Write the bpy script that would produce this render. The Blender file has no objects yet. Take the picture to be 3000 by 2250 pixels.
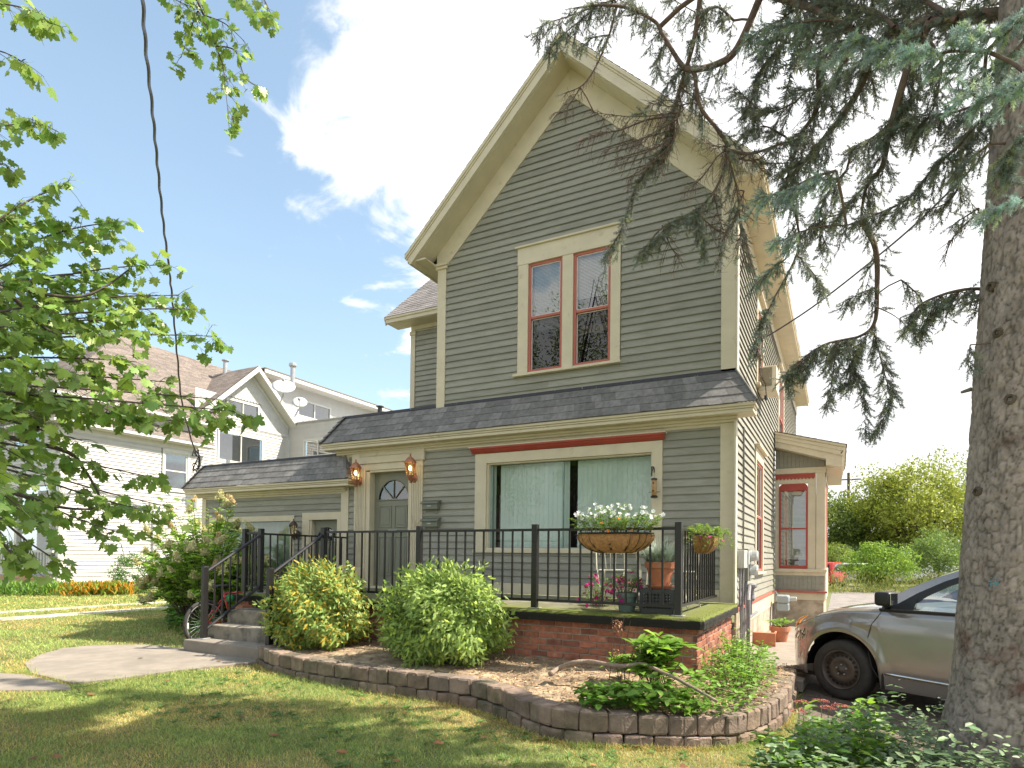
import bpy, bmesh, math, random
import numpy as np
from mathutils import Vector, Matrix
R = math.radians
random.seed(7)
rng = np.random.default_rng(11)
SC = bpy.context.scene
COL = SC.collection

# ------------------------------------------------------------------ camera
F, YAW, PIT, ROL, SY = 1819.6, R(-27.756), R(1.006), R(0.667), 1598.7     # measured on the 3000 px photograph
CAM = Vector((1.24, -8.8, 1.45))
fwd = Vector((math.sin(YAW) * math.cos(PIT), math.cos(YAW) * math.cos(PIT), math.sin(PIT)))
rt0 = Vector((math.cos(YAW), -math.sin(YAW), 0)); up0 = rt0.cross(fwd)
rt = rt0 * math.cos(ROL) + up0 * math.sin(ROL)
up = -rt0 * math.sin(ROL) + up0 * math.cos(ROL)
cd = bpy.data.cameras.new('camera'); cam = bpy.data.objects.new('camera', cd); COL.objects.link(cam)
cam.matrix_world = Matrix(((rt.x, up.x, -fwd.x, CAM.x), (rt.y, up.y, -fwd.y, CAM.y), (rt.z, up.z, -fwd.z, CAM.z), (0, 0, 0, 1)))
cd.sensor_width = 36; cd.lens = F / 3000 * 36; cd.shift_y = (SY - 1125) / 3000
cd.clip_end = 2000; cd.clip_start = .05
SC.camera = cam
def at(px, py, dep):                       # a photo pixel at a distance along the view gives a point in the place
    return CAM + (rt * ((px - 1500) / F) - up * ((py - SY) / F) + fwd) * dep
def onz(px, py, z):
    d = rt * ((px - 1500) / F) - up * ((py - SY) / F) + fwd
    return CAM + d * ((z - CAM.z) / d.z)

# ------------------------------------------------------------------ light
SUN_AZ, SUN_EL = R(66), R(50)              # azimuth from +Y towards +X
sd = Vector((math.sin(SUN_AZ) * math.cos(SUN_EL), math.cos(SUN_AZ) * math.cos(SUN_EL), math.sin(SUN_EL)))
sl = bpy.data.lights.new('sun', 'SUN'); so = bpy.data.objects.new('sun', sl); COL.objects.link(so)
sl.energy = 2.6; sl.angle = R(.6); sl.color = (1, .90, .76)
so.rotation_euler = (-sd).to_track_quat('-Z', 'Y').to_euler()
so.location = (20, 20, 30)
SC.view_settings.view_transform = 'Standard'; SC.view_settings.look = 'None'
SC.view_settings.exposure = 2.02; SC.view_settings.gamma = 1
W = bpy.data.worlds.new('World'); SC.world = W; W.use_nodes = True
nt = W.node_tree; N = nt.nodes; L = nt.links
for n in list(N): N.remove(n)
def nd(t, **k):
    n = N.new(t)
    for a, b in k.items(): setattr(n, a, b)
    return n
out = nd('ShaderNodeOutputWorld'); bg = nd('ShaderNodeBackground'); bg.inputs[1].default_value = .12
sky = nd('ShaderNodeTexSky', sky_type='NISHITA'); sky.sun_disc = False
sky.sun_elevation = SUN_EL; sky.sun_rotation = SUN_AZ; sky.air_density = 1.0; sky.dust_density = 1.0; sky.ozone_density = 1.5
tc = nd('ShaderNodeTexCoord')
sep = nd('ShaderNodeSeparateXYZ'); L.new(tc.outputs['Generated'], sep.inputs[0])
def mth(op, a, b=None, c=None, clamp=False):
    n = nd('ShaderNodeMath', operation=op, use_clamp=clamp)
    for i, v in enumerate((a, b, c)):
        if v is None: continue
        if isinstance(v, (int, float)): n.inputs[i].default_value = v
        else: L.new(v, n.inputs[i])
    return n.outputs[0]
zz = mth('ADD', mth('MAXIMUM', sep.outputs[2], 0.0), .25)
cx = mth('DIVIDE', sep.outputs[0], zz); cy = mth('DIVIDE', sep.outputs[1], zz)
cmb = nd('ShaderNodeCombineXYZ'); L.new(cx, cmb.inputs[0]); L.new(cy, cmb.inputs[1])
def noise(scale, detail, rough, off, dist=0.0):
    mp = nd('ShaderNodeMapping'); mp.inputs['Location'].default_value = off; L.new(cmb.outputs[0], mp.inputs[0])
    t = nd('ShaderNodeTexNoise'); t.inputs['Scale'].default_value = scale; t.inputs['Detail'].default_value = detail
    t.inputs['Roughness'].default_value = rough; t.inputs['Distortion'].default_value = dist
    L.new(mp.outputs[0], t.inputs[0]); return t.outputs[0]
def lobe(px, py, c0, c1):                  # 1 near the direction of that part of the sky, 0 away from it
    d = (rt * ((px - 1500) / F) - up * ((py - SY) / F) + fwd).normalized()
    n = nd('ShaderNodeVectorMath', operation='DOT_PRODUCT'); L.new(tc.outputs['Generated'], n.inputs[0]); n.inputs[1].default_value = d
    m = nd('ShaderNodeMapRange', interpolation_type='SMOOTHSTEP'); m.inputs[1].default_value = math.cos(R(c0)); m.inputs[2].default_value = math.cos(R(c1))
    L.new(n.outputs['Value'], m.inputs[0]); return m.outputs[0]
bias = mth('ADD', mth('MULTIPLY', lobe(1620, -150, 26, 10), .34), mth('MULTIPLY', lobe(2900, 500, 56, 30), 1.1))
bias = mth('ADD', bias, mth('MULTIPLY', lobe(1290, 330, 9, 3), .12))
bias = mth('SUBTRACT', bias, mth('MULTIPLY', lobe(420, 600, 42, 14), .42))
bias = mth('ADD', bias, mth('MULTIPLY', mth('MAXIMUM', mth('MULTIPLY', sep.outputs[1], -1), 0.0), .45))     # more cloud over the street
cn = noise(5.5, 10, .58, (3.4, 1.7, 0), .5)
cn2 = noise(2.2, 5, .5, (6.3, 2.2, 0), .3)
nn_ = mth('ADD', mth('MULTIPLY', mth('SUBTRACT', cn, .5), 2.0), mth('MULTIPLY', mth('SUBTRACT', cn2, .5), 1.5))
cl = nd('ShaderNodeMapRange', interpolation_type='SMOOTHSTEP'); cl.inputs[1].default_value = .04; cl.inputs[2].default_value = .40
L.new(mth('ADD', nn_, bias), cl.inputs[0])
ci = nd('ShaderNodeMapRange', interpolation_type='SMOOTHSTEP'); ci.inputs[1].default_value = .35; ci.inputs[2].default_value = .95
L.new(noise(.8, 5, .6, (7, 2, 0), .6), ci.inputs[0])
wz = nd('ShaderNodeMapRange', interpolation_type='SMOOTHSTEP'); wz.inputs[1].default_value = .56; wz.inputs[2].default_value = .80; wz.inputs[4].default_value = .6
L.new(noise(3.4, 9, .66, (2, 5, 0), 1.4), wz.inputs[0])
thin = mth('MAXIMUM', mth('MULTIPLY_ADD', ci.outputs[0], .35, .2), wz.outputs[0])
hz = nd('ShaderNodeMapRange'); hz.inputs[1].default_value = .0; hz.inputs[2].default_value = .45; hz.inputs[3].default_value = .7; hz.inputs[4].default_value = 0
L.new(sep.outputs[2], hz.inputs[0])
thin = mth('MAXIMUM', thin, hz.outputs[0])
mx1 = nd('ShaderNodeMixRGB'); mx1.inputs[2].default_value = (1.3, 1.75, 2.1, 1); L.new(thin, mx1.inputs[0])
dim = nd('ShaderNodeMixRGB', blend_type='MULTIPLY'); dim.inputs[0].default_value = 1; dim.inputs[2].default_value = (.74, .70, .60, 1); L.new(sky.outputs[0], dim.inputs[1]); L.new(dim.outputs[0], mx1.inputs[1])
shade = nd('ShaderNodeMixRGB'); shade.inputs[1].default_value = (1.85, 1.93, 2.05, 1); shade.inputs[2].default_value = (3.6, 3.55, 3.5, 1)
L.new(noise(2.6, 6, .6, (1, 9, 0)), shade.inputs[0])
mx2 = nd('ShaderNodeMixRGB'); L.new(cl.outputs[0], mx2.inputs[0]); L.new(mx1.outputs[0], mx2.inputs[1]); L.new(shade.outputs[0], mx2.inputs[2])
L.new(mx2.outputs[0], bg.inputs[0]); L.new(bg.outputs[0], out.inputs[0])

# ------------------------------------------------------------------ materials
MATS = {}
def pmat(name, col, rough=.6, var=.15, nscale=6, bump=.0, bscale=60, metal=0, attr=False, transl=0, col2=None, spec=.5, stretch=None, emit=None, c2lo=.5, c2hi=.62, c2scale=3, coat=0):
    if name in MATS: return MATS[name]
    m = bpy.data.materials.new(name); m.use_nodes = True; t = m.node_tree; n = t.nodes; l = t.links
    for q in list(n): n.remove(q)
    o = n.new('ShaderNodeOutputMaterial'); b = n.new('ShaderNodeBsdfPrincipled')
    b.inputs['Roughness'].default_value = rough; b.inputs['Metallic'].default_value = metal
    b.inputs['Specular IOR Level'].default_value = spec
    if coat: b.inputs['Coat Weight'].default_value = coat; b.inputs['Coat Roughness'].default_value = .05
    g = n.new('ShaderNodeTexCoord'); src = g.outputs['Object']
    if stretch:
        mp = n.new('ShaderNodeMapping'); mp.inputs['Scale'].default_value = stretch; l.new(src, mp.inputs[0]); src = mp.outputs[0]
    def nz(scale, det=6):
        x = n.new('ShaderNodeTexNoise'); x.inputs['Scale'].default_value = scale; x.inputs['Detail'].default_value = det; x.inputs['Roughness'].default_value = .6
        l.new(src, x.inputs[0]); return x.outputs[0]
    mixn = n.new('ShaderNodeMixRGB'); mixn.inputs[1].default_value = tuple(c * (1 - var) for c in col) + (1,)
    mixn.inputs[2].default_value = tuple(min(1, c * (1 + var)) for c in col) + (1,)
    rm = n.new('ShaderNodeMapRange'); rm.inputs[1].default_value = .3; rm.inputs[2].default_value = .7
    l.new(nz(nscale), rm.inputs[0]); l.new(rm.outputs[0], mixn.inputs[0]); c = mixn.outputs[0]
    if col2:
        m2 = n.new('ShaderNodeMixRGB'); m2.inputs[2].default_value = tuple(col2) + (1,)
        r2 = n.new('ShaderNodeMapRange'); r2.inputs[1].default_value = c2lo; r2.inputs[2].default_value = c2hi
        l.new(nz(c2scale, 8), r2.inputs[0]); l.new(r2.outputs[0], m2.inputs[0]); l.new(c, m2.inputs[1]); c = m2.outputs[0]
    if attr:
        a = n.new('ShaderNodeAttribute'); a.attribute_name = 'Col'
        mm = n.new('ShaderNodeMixRGB'); mm.blend_type = 'MULTIPLY'; mm.inputs[0].default_value = 1
        l.new(c, mm.inputs[1]); l.new(a.outputs[0], mm.inputs[2]); c = mm.outputs[0]
    l.new(c, b.inputs['Base Color'])
    if bump:
        bp = n.new('ShaderNodeBump'); bp.inputs['Strength'].default_value = bump; bp.inputs['Distance'].default_value = .01
        l.new(nz(bscale, 8), bp.inputs['Height']); l.new(bp.outputs[0], b.inputs['Normal'])
    sh = b.outputs[0]
    if transl:
        tr = n.new('ShaderNodeBsdfTranslucent'); l.new(c, tr.inputs[0])
        ms = n.new('ShaderNodeMixShader'); ms.inputs[0].default_value = transl; l.new(sh, ms.inputs[1]); l.new(tr.outputs[0], ms.inputs[2]); sh = ms.outputs[0]
    if emit:
        b.inputs['Emission Color'].default_value = tuple(emit[:3]) + (1,); b.inputs['Emission Strength'].default_value = emit[3]
    l.new(sh, o.inputs[0]); MATS[name] = m; return m
def glass_mat(name, tint=(1, 1, 1), refl=1.0, base=.04, rough=.0):
    if name in MATS: return MATS[name]
    m = bpy.data.materials.new(name); m.use_nodes = True; t = m.node_tree; n = t.nodes; l = t.links
    for q in list(n): n.remove(q)
    o = n.new('ShaderNodeOutputMaterial'); tr = n.new('ShaderNodeBsdfTransparent'); tr.inputs[0].default_value = tuple(tint) + (1,)
    gl = n.new('ShaderNodeBsdfGlossy'); gl.inputs['Roughness'].default_value = rough
    fr = n.new('ShaderNodeFresnel'); fr.inputs[0].default_value = 1.5
    ma = n.new('ShaderNodeMath'); ma.operation = 'MULTIPLY_ADD'; ma.inputs[1].default_value = refl; ma.inputs[2].default_value = base; ma.use_clamp = True
    nz = n.new('ShaderNodeTexNoise'); nz.inputs['Scale'].default_value = 1.2; tcx = n.new('ShaderNodeTexCoord'); l.new(tcx.outputs['Object'], nz.inputs[0])
    bp = n.new('ShaderNodeBump'); bp.inputs['Strength'].default_value = .08; bp.inputs['Distance'].default_value = .01; l.new(nz.outputs[0], bp.inputs['Height'])
    l.new(bp.outputs[0], gl.inputs['Normal'])
    l.new(fr.outputs[0], ma.inputs[0]); ms = n.new('ShaderNodeMixShader'); l.new(ma.outputs[0], ms.inputs[0]); l.new(tr.outputs[0], ms.inputs[1]); l.new(gl.outputs[0], ms.inputs[2])
    l.new(ms.outputs[0], o.inputs[0]); MATS[name] = m; return m
SIDING = pmat('green_siding_paint', (.283, .277, .226), .55, .10, 3, .5, 60, attr=True, stretch=(1, 1, 4), col2=(.22, .21, .16), c2lo=.5, c2hi=.8, c2scale=2.2)
CREAM = pmat('cream_paint', (.60, .53, .385), .5, .07, 4, .25, 70, col2=(.42, .34, .22), c2lo=.62, c2hi=.8, c2scale=6)
REDP = pmat('red_paint', (.36, .055, .035), .5, .12, 5, .2, 60)
ROSE = pmat('faded_red_paint', (.42, .12, .085), .55, .12, 5, .2, 60)
DOORP = pmat('door_paint', (.20, .205, .155), .45, .06, 3, .1, 60)
SHING = pmat('dark_shingle', (.20, .192, .185), .9, .25, 14, .8, 260, attr=True)
SHING2 = pmat('grey_shingle', (.24, .22, .215), .9, .25, 14, .8, 260, attr=True)
FLASH = pmat('dark_flashing', (.03, .03, .045), .5, .3, 10, .3, 40, col2=(.4, .4, .4), c2lo=.68, c2hi=.7, c2scale=14)
GLASS = glass_mat('window_glass', (.95, .99, .97), 1.1, .08)
GLASSP = glass_mat('picture_glass', (.97, 1, .99), .55, .035)
GLASSU = glass_mat('sash_glass', (.93, .96, .95), 1.3, .17)
GLASSL = glass_mat('screened_glass', (.45, .46, .47), .8, .05)
GLASSD = glass_mat('dark_window_glass', (.8, .85, .85), 1.5, .14)
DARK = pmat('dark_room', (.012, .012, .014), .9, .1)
WHITEP = pmat('white_vinyl', (.72, .72, .70), .4, .05)
BLIND = pmat('pale_blind', (.56, .66, .60), .7, .06, 2, attr=True)
BLINDW = pmat('white_blind', (.75, .77, .74), .7, .06, 2, attr=True)
BLACKM = pmat('black_metal', (.014, .013, .013), .38, .2, 8, .1, 90)
BRICK = pmat('red_brick', (.38, .145, .09), .85, .3, 18, .9, 130, attr=True, col2=(.42, .33, .27), c2lo=.62, c2hi=.8, c2scale=9)
MORTAR = pmat('mortar', (.34, .31, .25), .95, .25, 12, .8, 120)
CONC = pmat('concrete', (.27, .235, .195), .9, .16, 5, .5, 120, col2=(.19, .17, .14), c2lo=.45, c2hi=.72, c2scale=1.6)
CONCD = pmat('stained_concrete', (.26, .235, .19), .9, .25, 6, .6, 100, col2=(.06, .055, .045), c2lo=.48, c2hi=.66, c2scale=4)
STONE = pmat('field_stone', (.42, .35, .27), .9, .35, 3, .8, 30, col2=(.25, .17, .12), c2lo=.5, c2hi=.7, c2scale=5)
METAL = pmat('galvanised_metal', (.42, .43, .44), .4, .15, 10, metal=.6)
GREYP = pmat('grey_box_paint', (.4, .41, .4), .5, .08)
PIPE = pmat('grey_pipe', (.2, .2, .21), .5, .15, 12)

# ------------------------------------------------------------------ helpers
def tag(o, label=None, cat=None, group=None, kind=None):
    if label: o['label'] = label
    if cat: o['category'] = cat
    if group: o['group'] = group
    if kind: o['kind'] = kind
    return o
def thing(name, label, cat, loc=(0, 0, 0), group=None):
    o = bpy.data.objects.new(name, None); COL.objects.link(o); o.location = loc; o.empty_display_size = .1
    return tag(o, label, cat, group)
def wloc(o):
    v = Vector(o.location)
    p = o.parent
    return v if p is None else v + Vector((0, 0, 0))
def link(name, me, mat, parent=None):
    o = bpy.data.objects.new(name, me); COL.objects.link(o)
    for m in (mat if isinstance(mat, (list, tuple)) else [mat]): me.materials.append(m)
    if parent is not None:
        o.parent = parent
        base = parent
        while base.parent: base = base.parent
        if parent.parent is None: o.matrix_parent_inverse = Matrix.Translation(-Vector(parent.location))
    return o
class Fr:                                   # a wall's own frame: a runs along it, n points out of it, z is up
    def __init__(s, O, a, n): s.O, s.a, s.n = Vector(O), Vector(a), Vector(n)
    def __call__(s, a, n, z): return s.O + s.a * a + s.n * n + Vector((0, 0, z))
WORLD = Fr((0, 0, 0), (1, 0, 0), (0, 1, 0))
FRONT = Fr((0, 0, 0), (1, 0, 0), (0, -1, 0))
SIDE = Fr((0, 0, 0), (0, 1, 0), (1, 0, 0))
class MB:
    def __init__(s): s.v, s.f, s.c = [], [], []
    def face(s, pts, col=1.0):
        i = len(s.v); s.v += [tuple(p) for p in pts]; s.f.append(tuple(range(i, i + len(pts)))); s.c.append(col)
    def box(s, a0, a1, n0, n1, z0, z1, fr=WORLD, col=1.0):
        P = [fr(a, n, z) for a in (a0, a1) for n in (n0, n1) for z in (z0, z1)]
        i = len(s.v); s.v += [tuple(p) for p in P]
        for q in ((0, 1, 3, 2), (4, 6, 7, 5), (0, 4, 5, 1), (2, 3, 7, 6), (0, 2, 6, 4), (1, 5, 7, 3)):
            s.f.append(tuple(i + k for k in q)); s.c.append(col)
        return s
    def prism(s, poly, n0, n1, fr=WORLD, col=1.0):       # poly of (a, z), extruded along n
        k = len(poly); i = len(s.v)
        s.v += [tuple(fr(a, n0, z)) for a, z in poly] + [tuple(fr(a, n1, z)) for a, z in poly]
        s.f.append(tuple(i + j for j in range(k))); s.f.append(tuple(i + k + j for j in range(k - 1, -1, -1))); s.c += [col, col]
        for j in range(k):
            s.f.append((i + j, i + (j + 1) % k, i + k + (j + 1) % k, i + k + j)); s.c.append(col)
        return s
    def slab(s, poly, z0, z1, col=1.0):                  # poly of (x, y), between two heights
        k = len(poly); i = len(s.v)
        s.v += [(x, y, z0) for x, y in poly] + [(x, y, z1) for x, y in poly]
        s.f.append(tuple(i + j for j in range(k - 1, -1, -1))); s.f.append(tuple(i + k + j for j in range(k))); s.c += [col, col]
        for j in range(k):
            s.f.append((i + j, i + (j + 1) % k, i + k + (j + 1) % k, i + k + j)); s.c.append(col)
        return s
    def tube(s, path, r, n=8, col=1.0, caps=True):
        path = [Vector(p) for p in path]; rs = r if isinstance(r, (list, tuple)) else [r] * len(path)
        ref = None; rings = []
        for k, p in enumerate(path):
            d = (path[min(k + 1, len(path) - 1)] - path[max(k - 1, 0)])
            if d.length < 1e-9: d = Vector((0, 0, 1))
            d.normalize()
            if ref is None: ref = d.orthogonal().normalized()
            ref = (ref - d * ref.dot(d))
            if ref.length < 1e-6: ref = d.orthogonal()
            ref.normalize(); b = d.cross(ref); i = len(s.v)
            for j in range(n):
                t = 2 * math.pi * j / n; s.v.append(tuple(p + (ref * math.cos(t) + b * math.sin(t)) * rs[k]))
            rings.append(i)
        for a, b in zip(rings, rings[1:]):
            for j in range(n): s.f.append((a + j, a + (j + 1) % n, b + (j + 1) % n, b + j)); s.c.append(col)
        if caps and n > 2:
            s.f.append(tuple(rings[0] + j for j in range(n - 1, -1, -1))); s.f.append(tuple(rings[-1] + j for j in range(n))); s.c += [col, col]
        return s
    def lathe(s, prof, c=(0, 0, 0), n=20, col=1.0, M=None, sx=1, sy=1, rot=0, cap=True):     # prof of (radius, height)
        rings = []
        for r, z in prof:
            i = len(s.v)
            for j in range(n):
                t = 2 * math.pi * (j + .5) / n + rot; p = Vector((r * math.cos(t) * sx, r * math.sin(t) * sy, z))
                if M is not None: p = M @ p
                s.v.append(tuple(p + Vector(c)))
            rings.append(i)
        for a, b in zip(rings, rings[1:]):
            for j in range(n): s.f.append((a + j, a + (j + 1) % n, b + (j + 1) % n, b + j)); s.c.append(col)
        for rg, rev in ((rings[0], True), (rings[-1], False)) if cap else ():
            q = tuple(rg + j for j in range(n)); s.f.append(q[::-1] if rev else q); s.c.append(col)
        return s
    def ball(s, c, r, n=10, sz=1.0, col=1.0):
        pr = [(max(1e-4, r * math.sin(math.pi * k / (n // 2 + 1))), -r * sz * math.cos(math.pi * k / (n // 2 + 1))) for k in range(n // 2 + 2)]
        return s.lathe(pr, c, n, col)
    def build(s, name, mat, parent=None, smooth=False, bevel=0, seg=2, jit=0, fix=True):
        me = bpy.data.meshes.new(name); me.from_pydata(s.v, [], s.f); me.update()
        if any(c != 1.0 for c in s.c):
            at_ = me.color_attributes.new('Col', 'FLOAT_COLOR', 'CORNER')
            arr = []
            for f, c in zip(s.f, s.c):
                cc = (c, c, c, 1) if isinstance(c, (int, float)) else tuple(c) + (1,)
                arr += list(cc) * len(f)
            at_.data.foreach_set('color', arr)
        elif True:
            at_ = me.color_attributes.new('Col', 'FLOAT_COLOR', 'CORNER'); at_.data.foreach_set('color', [1.0] * 4 * sum(len(f) for f in s.f))
        if fix or bevel:
            bm = bmesh.new(); bm.from_mesh(me)
            if fix: bmesh.ops.recalc_face_normals(bm, faces=bm.faces)
            if bevel:
                bmesh.ops.bevel(bm, geom=bm.edges[:] , offset=bevel, segments=seg, affect='EDGES', profile=.5, clamp_overlap=True)
            if jit:
                for v in bm.verts: v.co += Vector((random.gauss(0, jit), random.gauss(0, jit), random.gauss(0, jit)))
            bm.to_mesh(me); bm.free()
        if smooth: me.polygons.foreach_set('use_smooth', [True] * len(me.polygons))
        return link(name, me, mat, parent)
def cv(j=.1): return 1 + random.uniform(-j, j)
def siding(name, fr, a0, a1, z0, z1, parent, holes=(), clip=None, exp=.11, mat=SIDING, drop=0, thick=.0245, jit=.11):
    m = MB(); z = z0
    while z < z1 - 1e-4:
        zt = min(z + exp, z1); segs = [(a0, a1, z, zt)]
        if clip:
            lo, hi = clip(z); segs = [(max(a0, lo), min(a1, hi), z, zt)]
            if segs[0][1] - segs[0][0] < .02: break
        for (h0, h1, g0, g1) in holes:
            ns = []
            for s0, s1, y0, y1 in segs:
                if h1 <= s0 or h0 >= s1 or g1 <= y0 or g0 >= y1: ns.append((s0, s1, y0, y1)); continue
                if h0 > s0: ns.append((s0, h0, y0, y1))
                if h1 < s1: ns.append((h1, s1, y0, y1))
                b0, b1 = max(s0, h0), min(s1, h1)
                if g0 - y0 > .012: ns.append((b0, b1, y0, g0))
                if y1 - g1 > .012: ns.append((b0, b1, g1, y1))
            segs = ns
        for s0, s1, y0, y1 in segs:
            cuts = [s0]
            while s1 - cuts[-1] > 3.2: cuts.append(cuts[-1] + random.uniform(1.4, 3))
            cuts.append(s1)
            for c0, c1 in zip(cuts, cuts[1:]):
                if c1 - c0 < .01: continue
                c = cv(jit); w = random.uniform(-.0015, .0015)
                def dep(q): return thick * max(0, 1 - (q - z) / exp) + .001
                if clip:
                    lt, ht = clip(y1); t0 = max(c0, lt) if c0 == s0 else c0; t1 = min(c1, ht) if c1 == s1 else c1
                    if t1 <= t0: t0 = t1 = (c0 + c1) / 2
                else: t0, t1 = c0, c1
                m.face([fr(c0, dep(y0), y0 + w), fr(c1, dep(y0), y0 - w), fr(t1, dep(y1), y1 + .017), fr(t0, dep(y1), y1 + .017)], c)
                if y0 == z: m.face([fr(c0, dep(y0) - .002, z + .015), fr(c0, -.006, z + .017), fr(c1, -.006, z + .017), fr(c1, dep(y0) - .002, z + .015)], c)
        z = zt
    return m.build(name, mat, parent, fix=False)
def shingles(name, P0, P1, Q0, Q1, course, tab, parent, mat=SHING, th=.006, jit=.22, extra=None, out=None):
    """P0-P1 the lower edge, Q0-Q1 the upper edge"""
    P0, P1, Q0, Q1 = map(Vector, (P0, P1, Q0, Q1)); m = MB()
    H = ((Q0 + Q1) / 2 - (P0 + P1) / 2).length; n = max(1, round(H / course))
    nrm = (P1 - P0).cross((Q0 + Q1) - (P0 + P1)).normalized()
    if out is not None and nrm.dot(Vector(out)) < 0: nrm = -nrm
    for k in range(n):
        f0, f1 = k / n, min(1, (k + 1.12) / n)
        A, B = P0.lerp(Q0, f0), P1.lerp(Q1, f0); Cq, D = P0.lerp(Q0, f1), P1.lerp(Q1, f1)
        L0 = (B - A).length; u = random.uniform(0, tab); us = [0]
        while u < L0: us.append(u); u += tab * random.uniform(.72, 1.25)
        us.append(L0)
        for u0, u1 in zip(us, us[1:]):
            if u1 - u0 < .01: continue
            s0, s1 = u0 / L0, u1 / L0; c = 1 + random.uniform(-jit, jit); t = th + random.uniform(0, .004); dz = random.uniform(-.008, .004)
            dn = (P0 - Q0).normalized() * dz
            a, b = A.lerp(B, s0) + nrm * t - dn, A.lerp(B, s1) + nrm * t - dn
            m.face([a, b, Cq.lerp(D, s1) + nrm * .001, Cq.lerp(D, s0) + nrm * .001], c)
            m.face([a, b, A.lerp(B, s1) - nrm * .006 - dn, A.lerp(B, s0) - nrm * .006 - dn], c * .8)
    o4 = -nrm * .009
    m.face([P0 + o4, P1 + o4, Q1 + o4, Q0 + o4], .6)
    return m.build(name, mat, parent, fix=False)
def inst_mesh(name, T, tf, pos, X, Y, size, mat, parent=None, cols=None, smooth=False):
    """bakes one leaf shape many times: T (k,3) template, tf its faces, X/Y (n,3) axes, size (n,) or (n,3)"""
    pos, X, Y = (np.asarray(a, float) for a in (pos, X, Y)); n = len(pos); T = np.asarray(T, float)
    X /= np.linalg.norm(X, axis=1)[:, None] + 1e-9
    Z = np.cross(X, Y); Z /= np.linalg.norm(Z, axis=1)[:, None] + 1e-9; Y = np.cross(Z, X)
    size = np.asarray(size, float); size = size[:, None] if size.ndim == 1 else size
    S = np.broadcast_to(size, (n, 3)) if size.shape[1] == 1 else size
    V = pos[:, None, :] + (T[None, :, 0:1] * X[:, None, :]) * S[:, None, 0:1] + (T[None, :, 1:2] * Y[:, None, :]) * S[:, None, 1:2] + (T[None, :, 2:3] * Z[:, None, :]) * S[:, None, 2:3]
    V = V.reshape(-1, 3); k = len(T)
    me = bpy.data.meshes.new(name)
    lens = np.array([len(f) for f in tf]); flat = np.concatenate([np.array(f) for f in tf])
    loops = (flat[None, :] + (np.arange(n) * k)[:, None]).ravel(); lt = np.tile(lens, n); ls = np.concatenate([[0], np.cumsum(lt)[:-1]])
    me.vertices.add(len(V)); me.vertices.foreach_set('co', V.ravel().astype(np.float32))
    me.loops.add(len(loops)); me.loops.foreach_set('vertex_index', loops.astype(np.int32))
    me.polygons.add(len(lt)); me.polygons.foreach_set('loop_start', ls.astype(np.int32)); me.polygons.foreach_set('loop_total', lt.astype(np.int32))
    me.update(calc_edges=True)
    if cols is None: cols = np.ones((n, 3))
    ca = me.color_attributes.new('Col', 'FLOAT_COLOR', 'CORNER')
    cc = np.concatenate([np.repeat(cols, len(flat), axis=0), np.ones((len(loops), 1))], axis=1)
    ca.data.foreach_set('color', cc.ravel().astype(np.float32))
    if smooth: me.polygons.foreach_set('use_smooth', [True] * len(me.polygons))
    return link(name, me, mat, parent)
def rdir(n):
    v = rng.normal(size=(n, 3)); return v / np.linalg.norm(v, axis=1)[:, None]
def hue(n, base=(1, 1, 1), j=.2, alt=None, p=.0):
    c = np.ones((n, 3)) * np.array(base) * (1 + rng.uniform(-j, j, (n, 1))) * (1 + rng.uniform(-j / 3, j / 3, (n, 3)))
    if alt is not None:
        k = rng.random(n) < p; c[k] = np.array(alt) * (1 + rng.uniform(-j, j, (k.sum(), 1)))
    return c
OVATE = ([(0, 0, 0), (.3, .28, .06), (.3, -.28, .06), (.72, .22, .03), (.72, -.22, .03), (1, 0, -.08), (.3, 0, 0), (.72, 0, -.03)],
         [(0, 6, 1), (0, 2, 6), (6, 7, 3, 1), (6, 2, 4, 7), (7, 5, 3), (7, 4, 5)])
_mo = [(0, 0), (.12, .2), (.0, .42), (.22, .36), (.32, .56), (.44, .40), (.62, .50), (.66, .34), (.60, .20), (.78, .22), (1.0, 0)]
MAPLE_V = [(.42, 0, .0)] + [(x, y, .10 * y) for x, y in _mo] + [(x, -y, .10 * y) for x, y in _mo[1:-1]][::-1]
MAPLE_V = [(x, y, z - .12 * x * x) for x, y, z in MAPLE_V]
MAPLE_F = [(0, i, i + 1 if i + 1 < len(MAPLE_V) else 1) for i in range(1, len(MAPLE_V))]
MAPLE = (MAPLE_V, MAPLE_F)
def frond():
    v, f = [], []
    def tri(x, y, dx, dy, w):
        i = len(v); l = math.hypot(dx, dy); nx, ny = -dy / l * w, dx / l * w
        v.extend([(x - nx, y - ny, 0), (x + nx, y + ny, 0), (x + dx, y + dy, random.uniform(-.06, .03))]); f.append((i, i + 1, i + 2))
    tri(0, 0, 1, 0, .05)
    for k in range(7):
        x = .04 + .12 * k; l = .46 * (1 - .10 * k)
        for sgn in (1, -1): tri(x, 0, l * .85, sgn * l * .55, .05)
    return v, f
FROND = frond()
LEAFG = pmat('leaf_green', (.16, .30, .05), .5, .1, 2, attr=True, transl=.42)
LEAFY = pmat('leaf_bright_green', (.24, .40, .07), .5, .1, 2, attr=True, transl=.42)
WOODB = pmat('bark_twig', (.10, .075, .055), .9, .3, 20, .5, 90)
PETAL = pmat('petals', (.8, .8, .8), .6, .03, attr=True, transl=.4)
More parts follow.
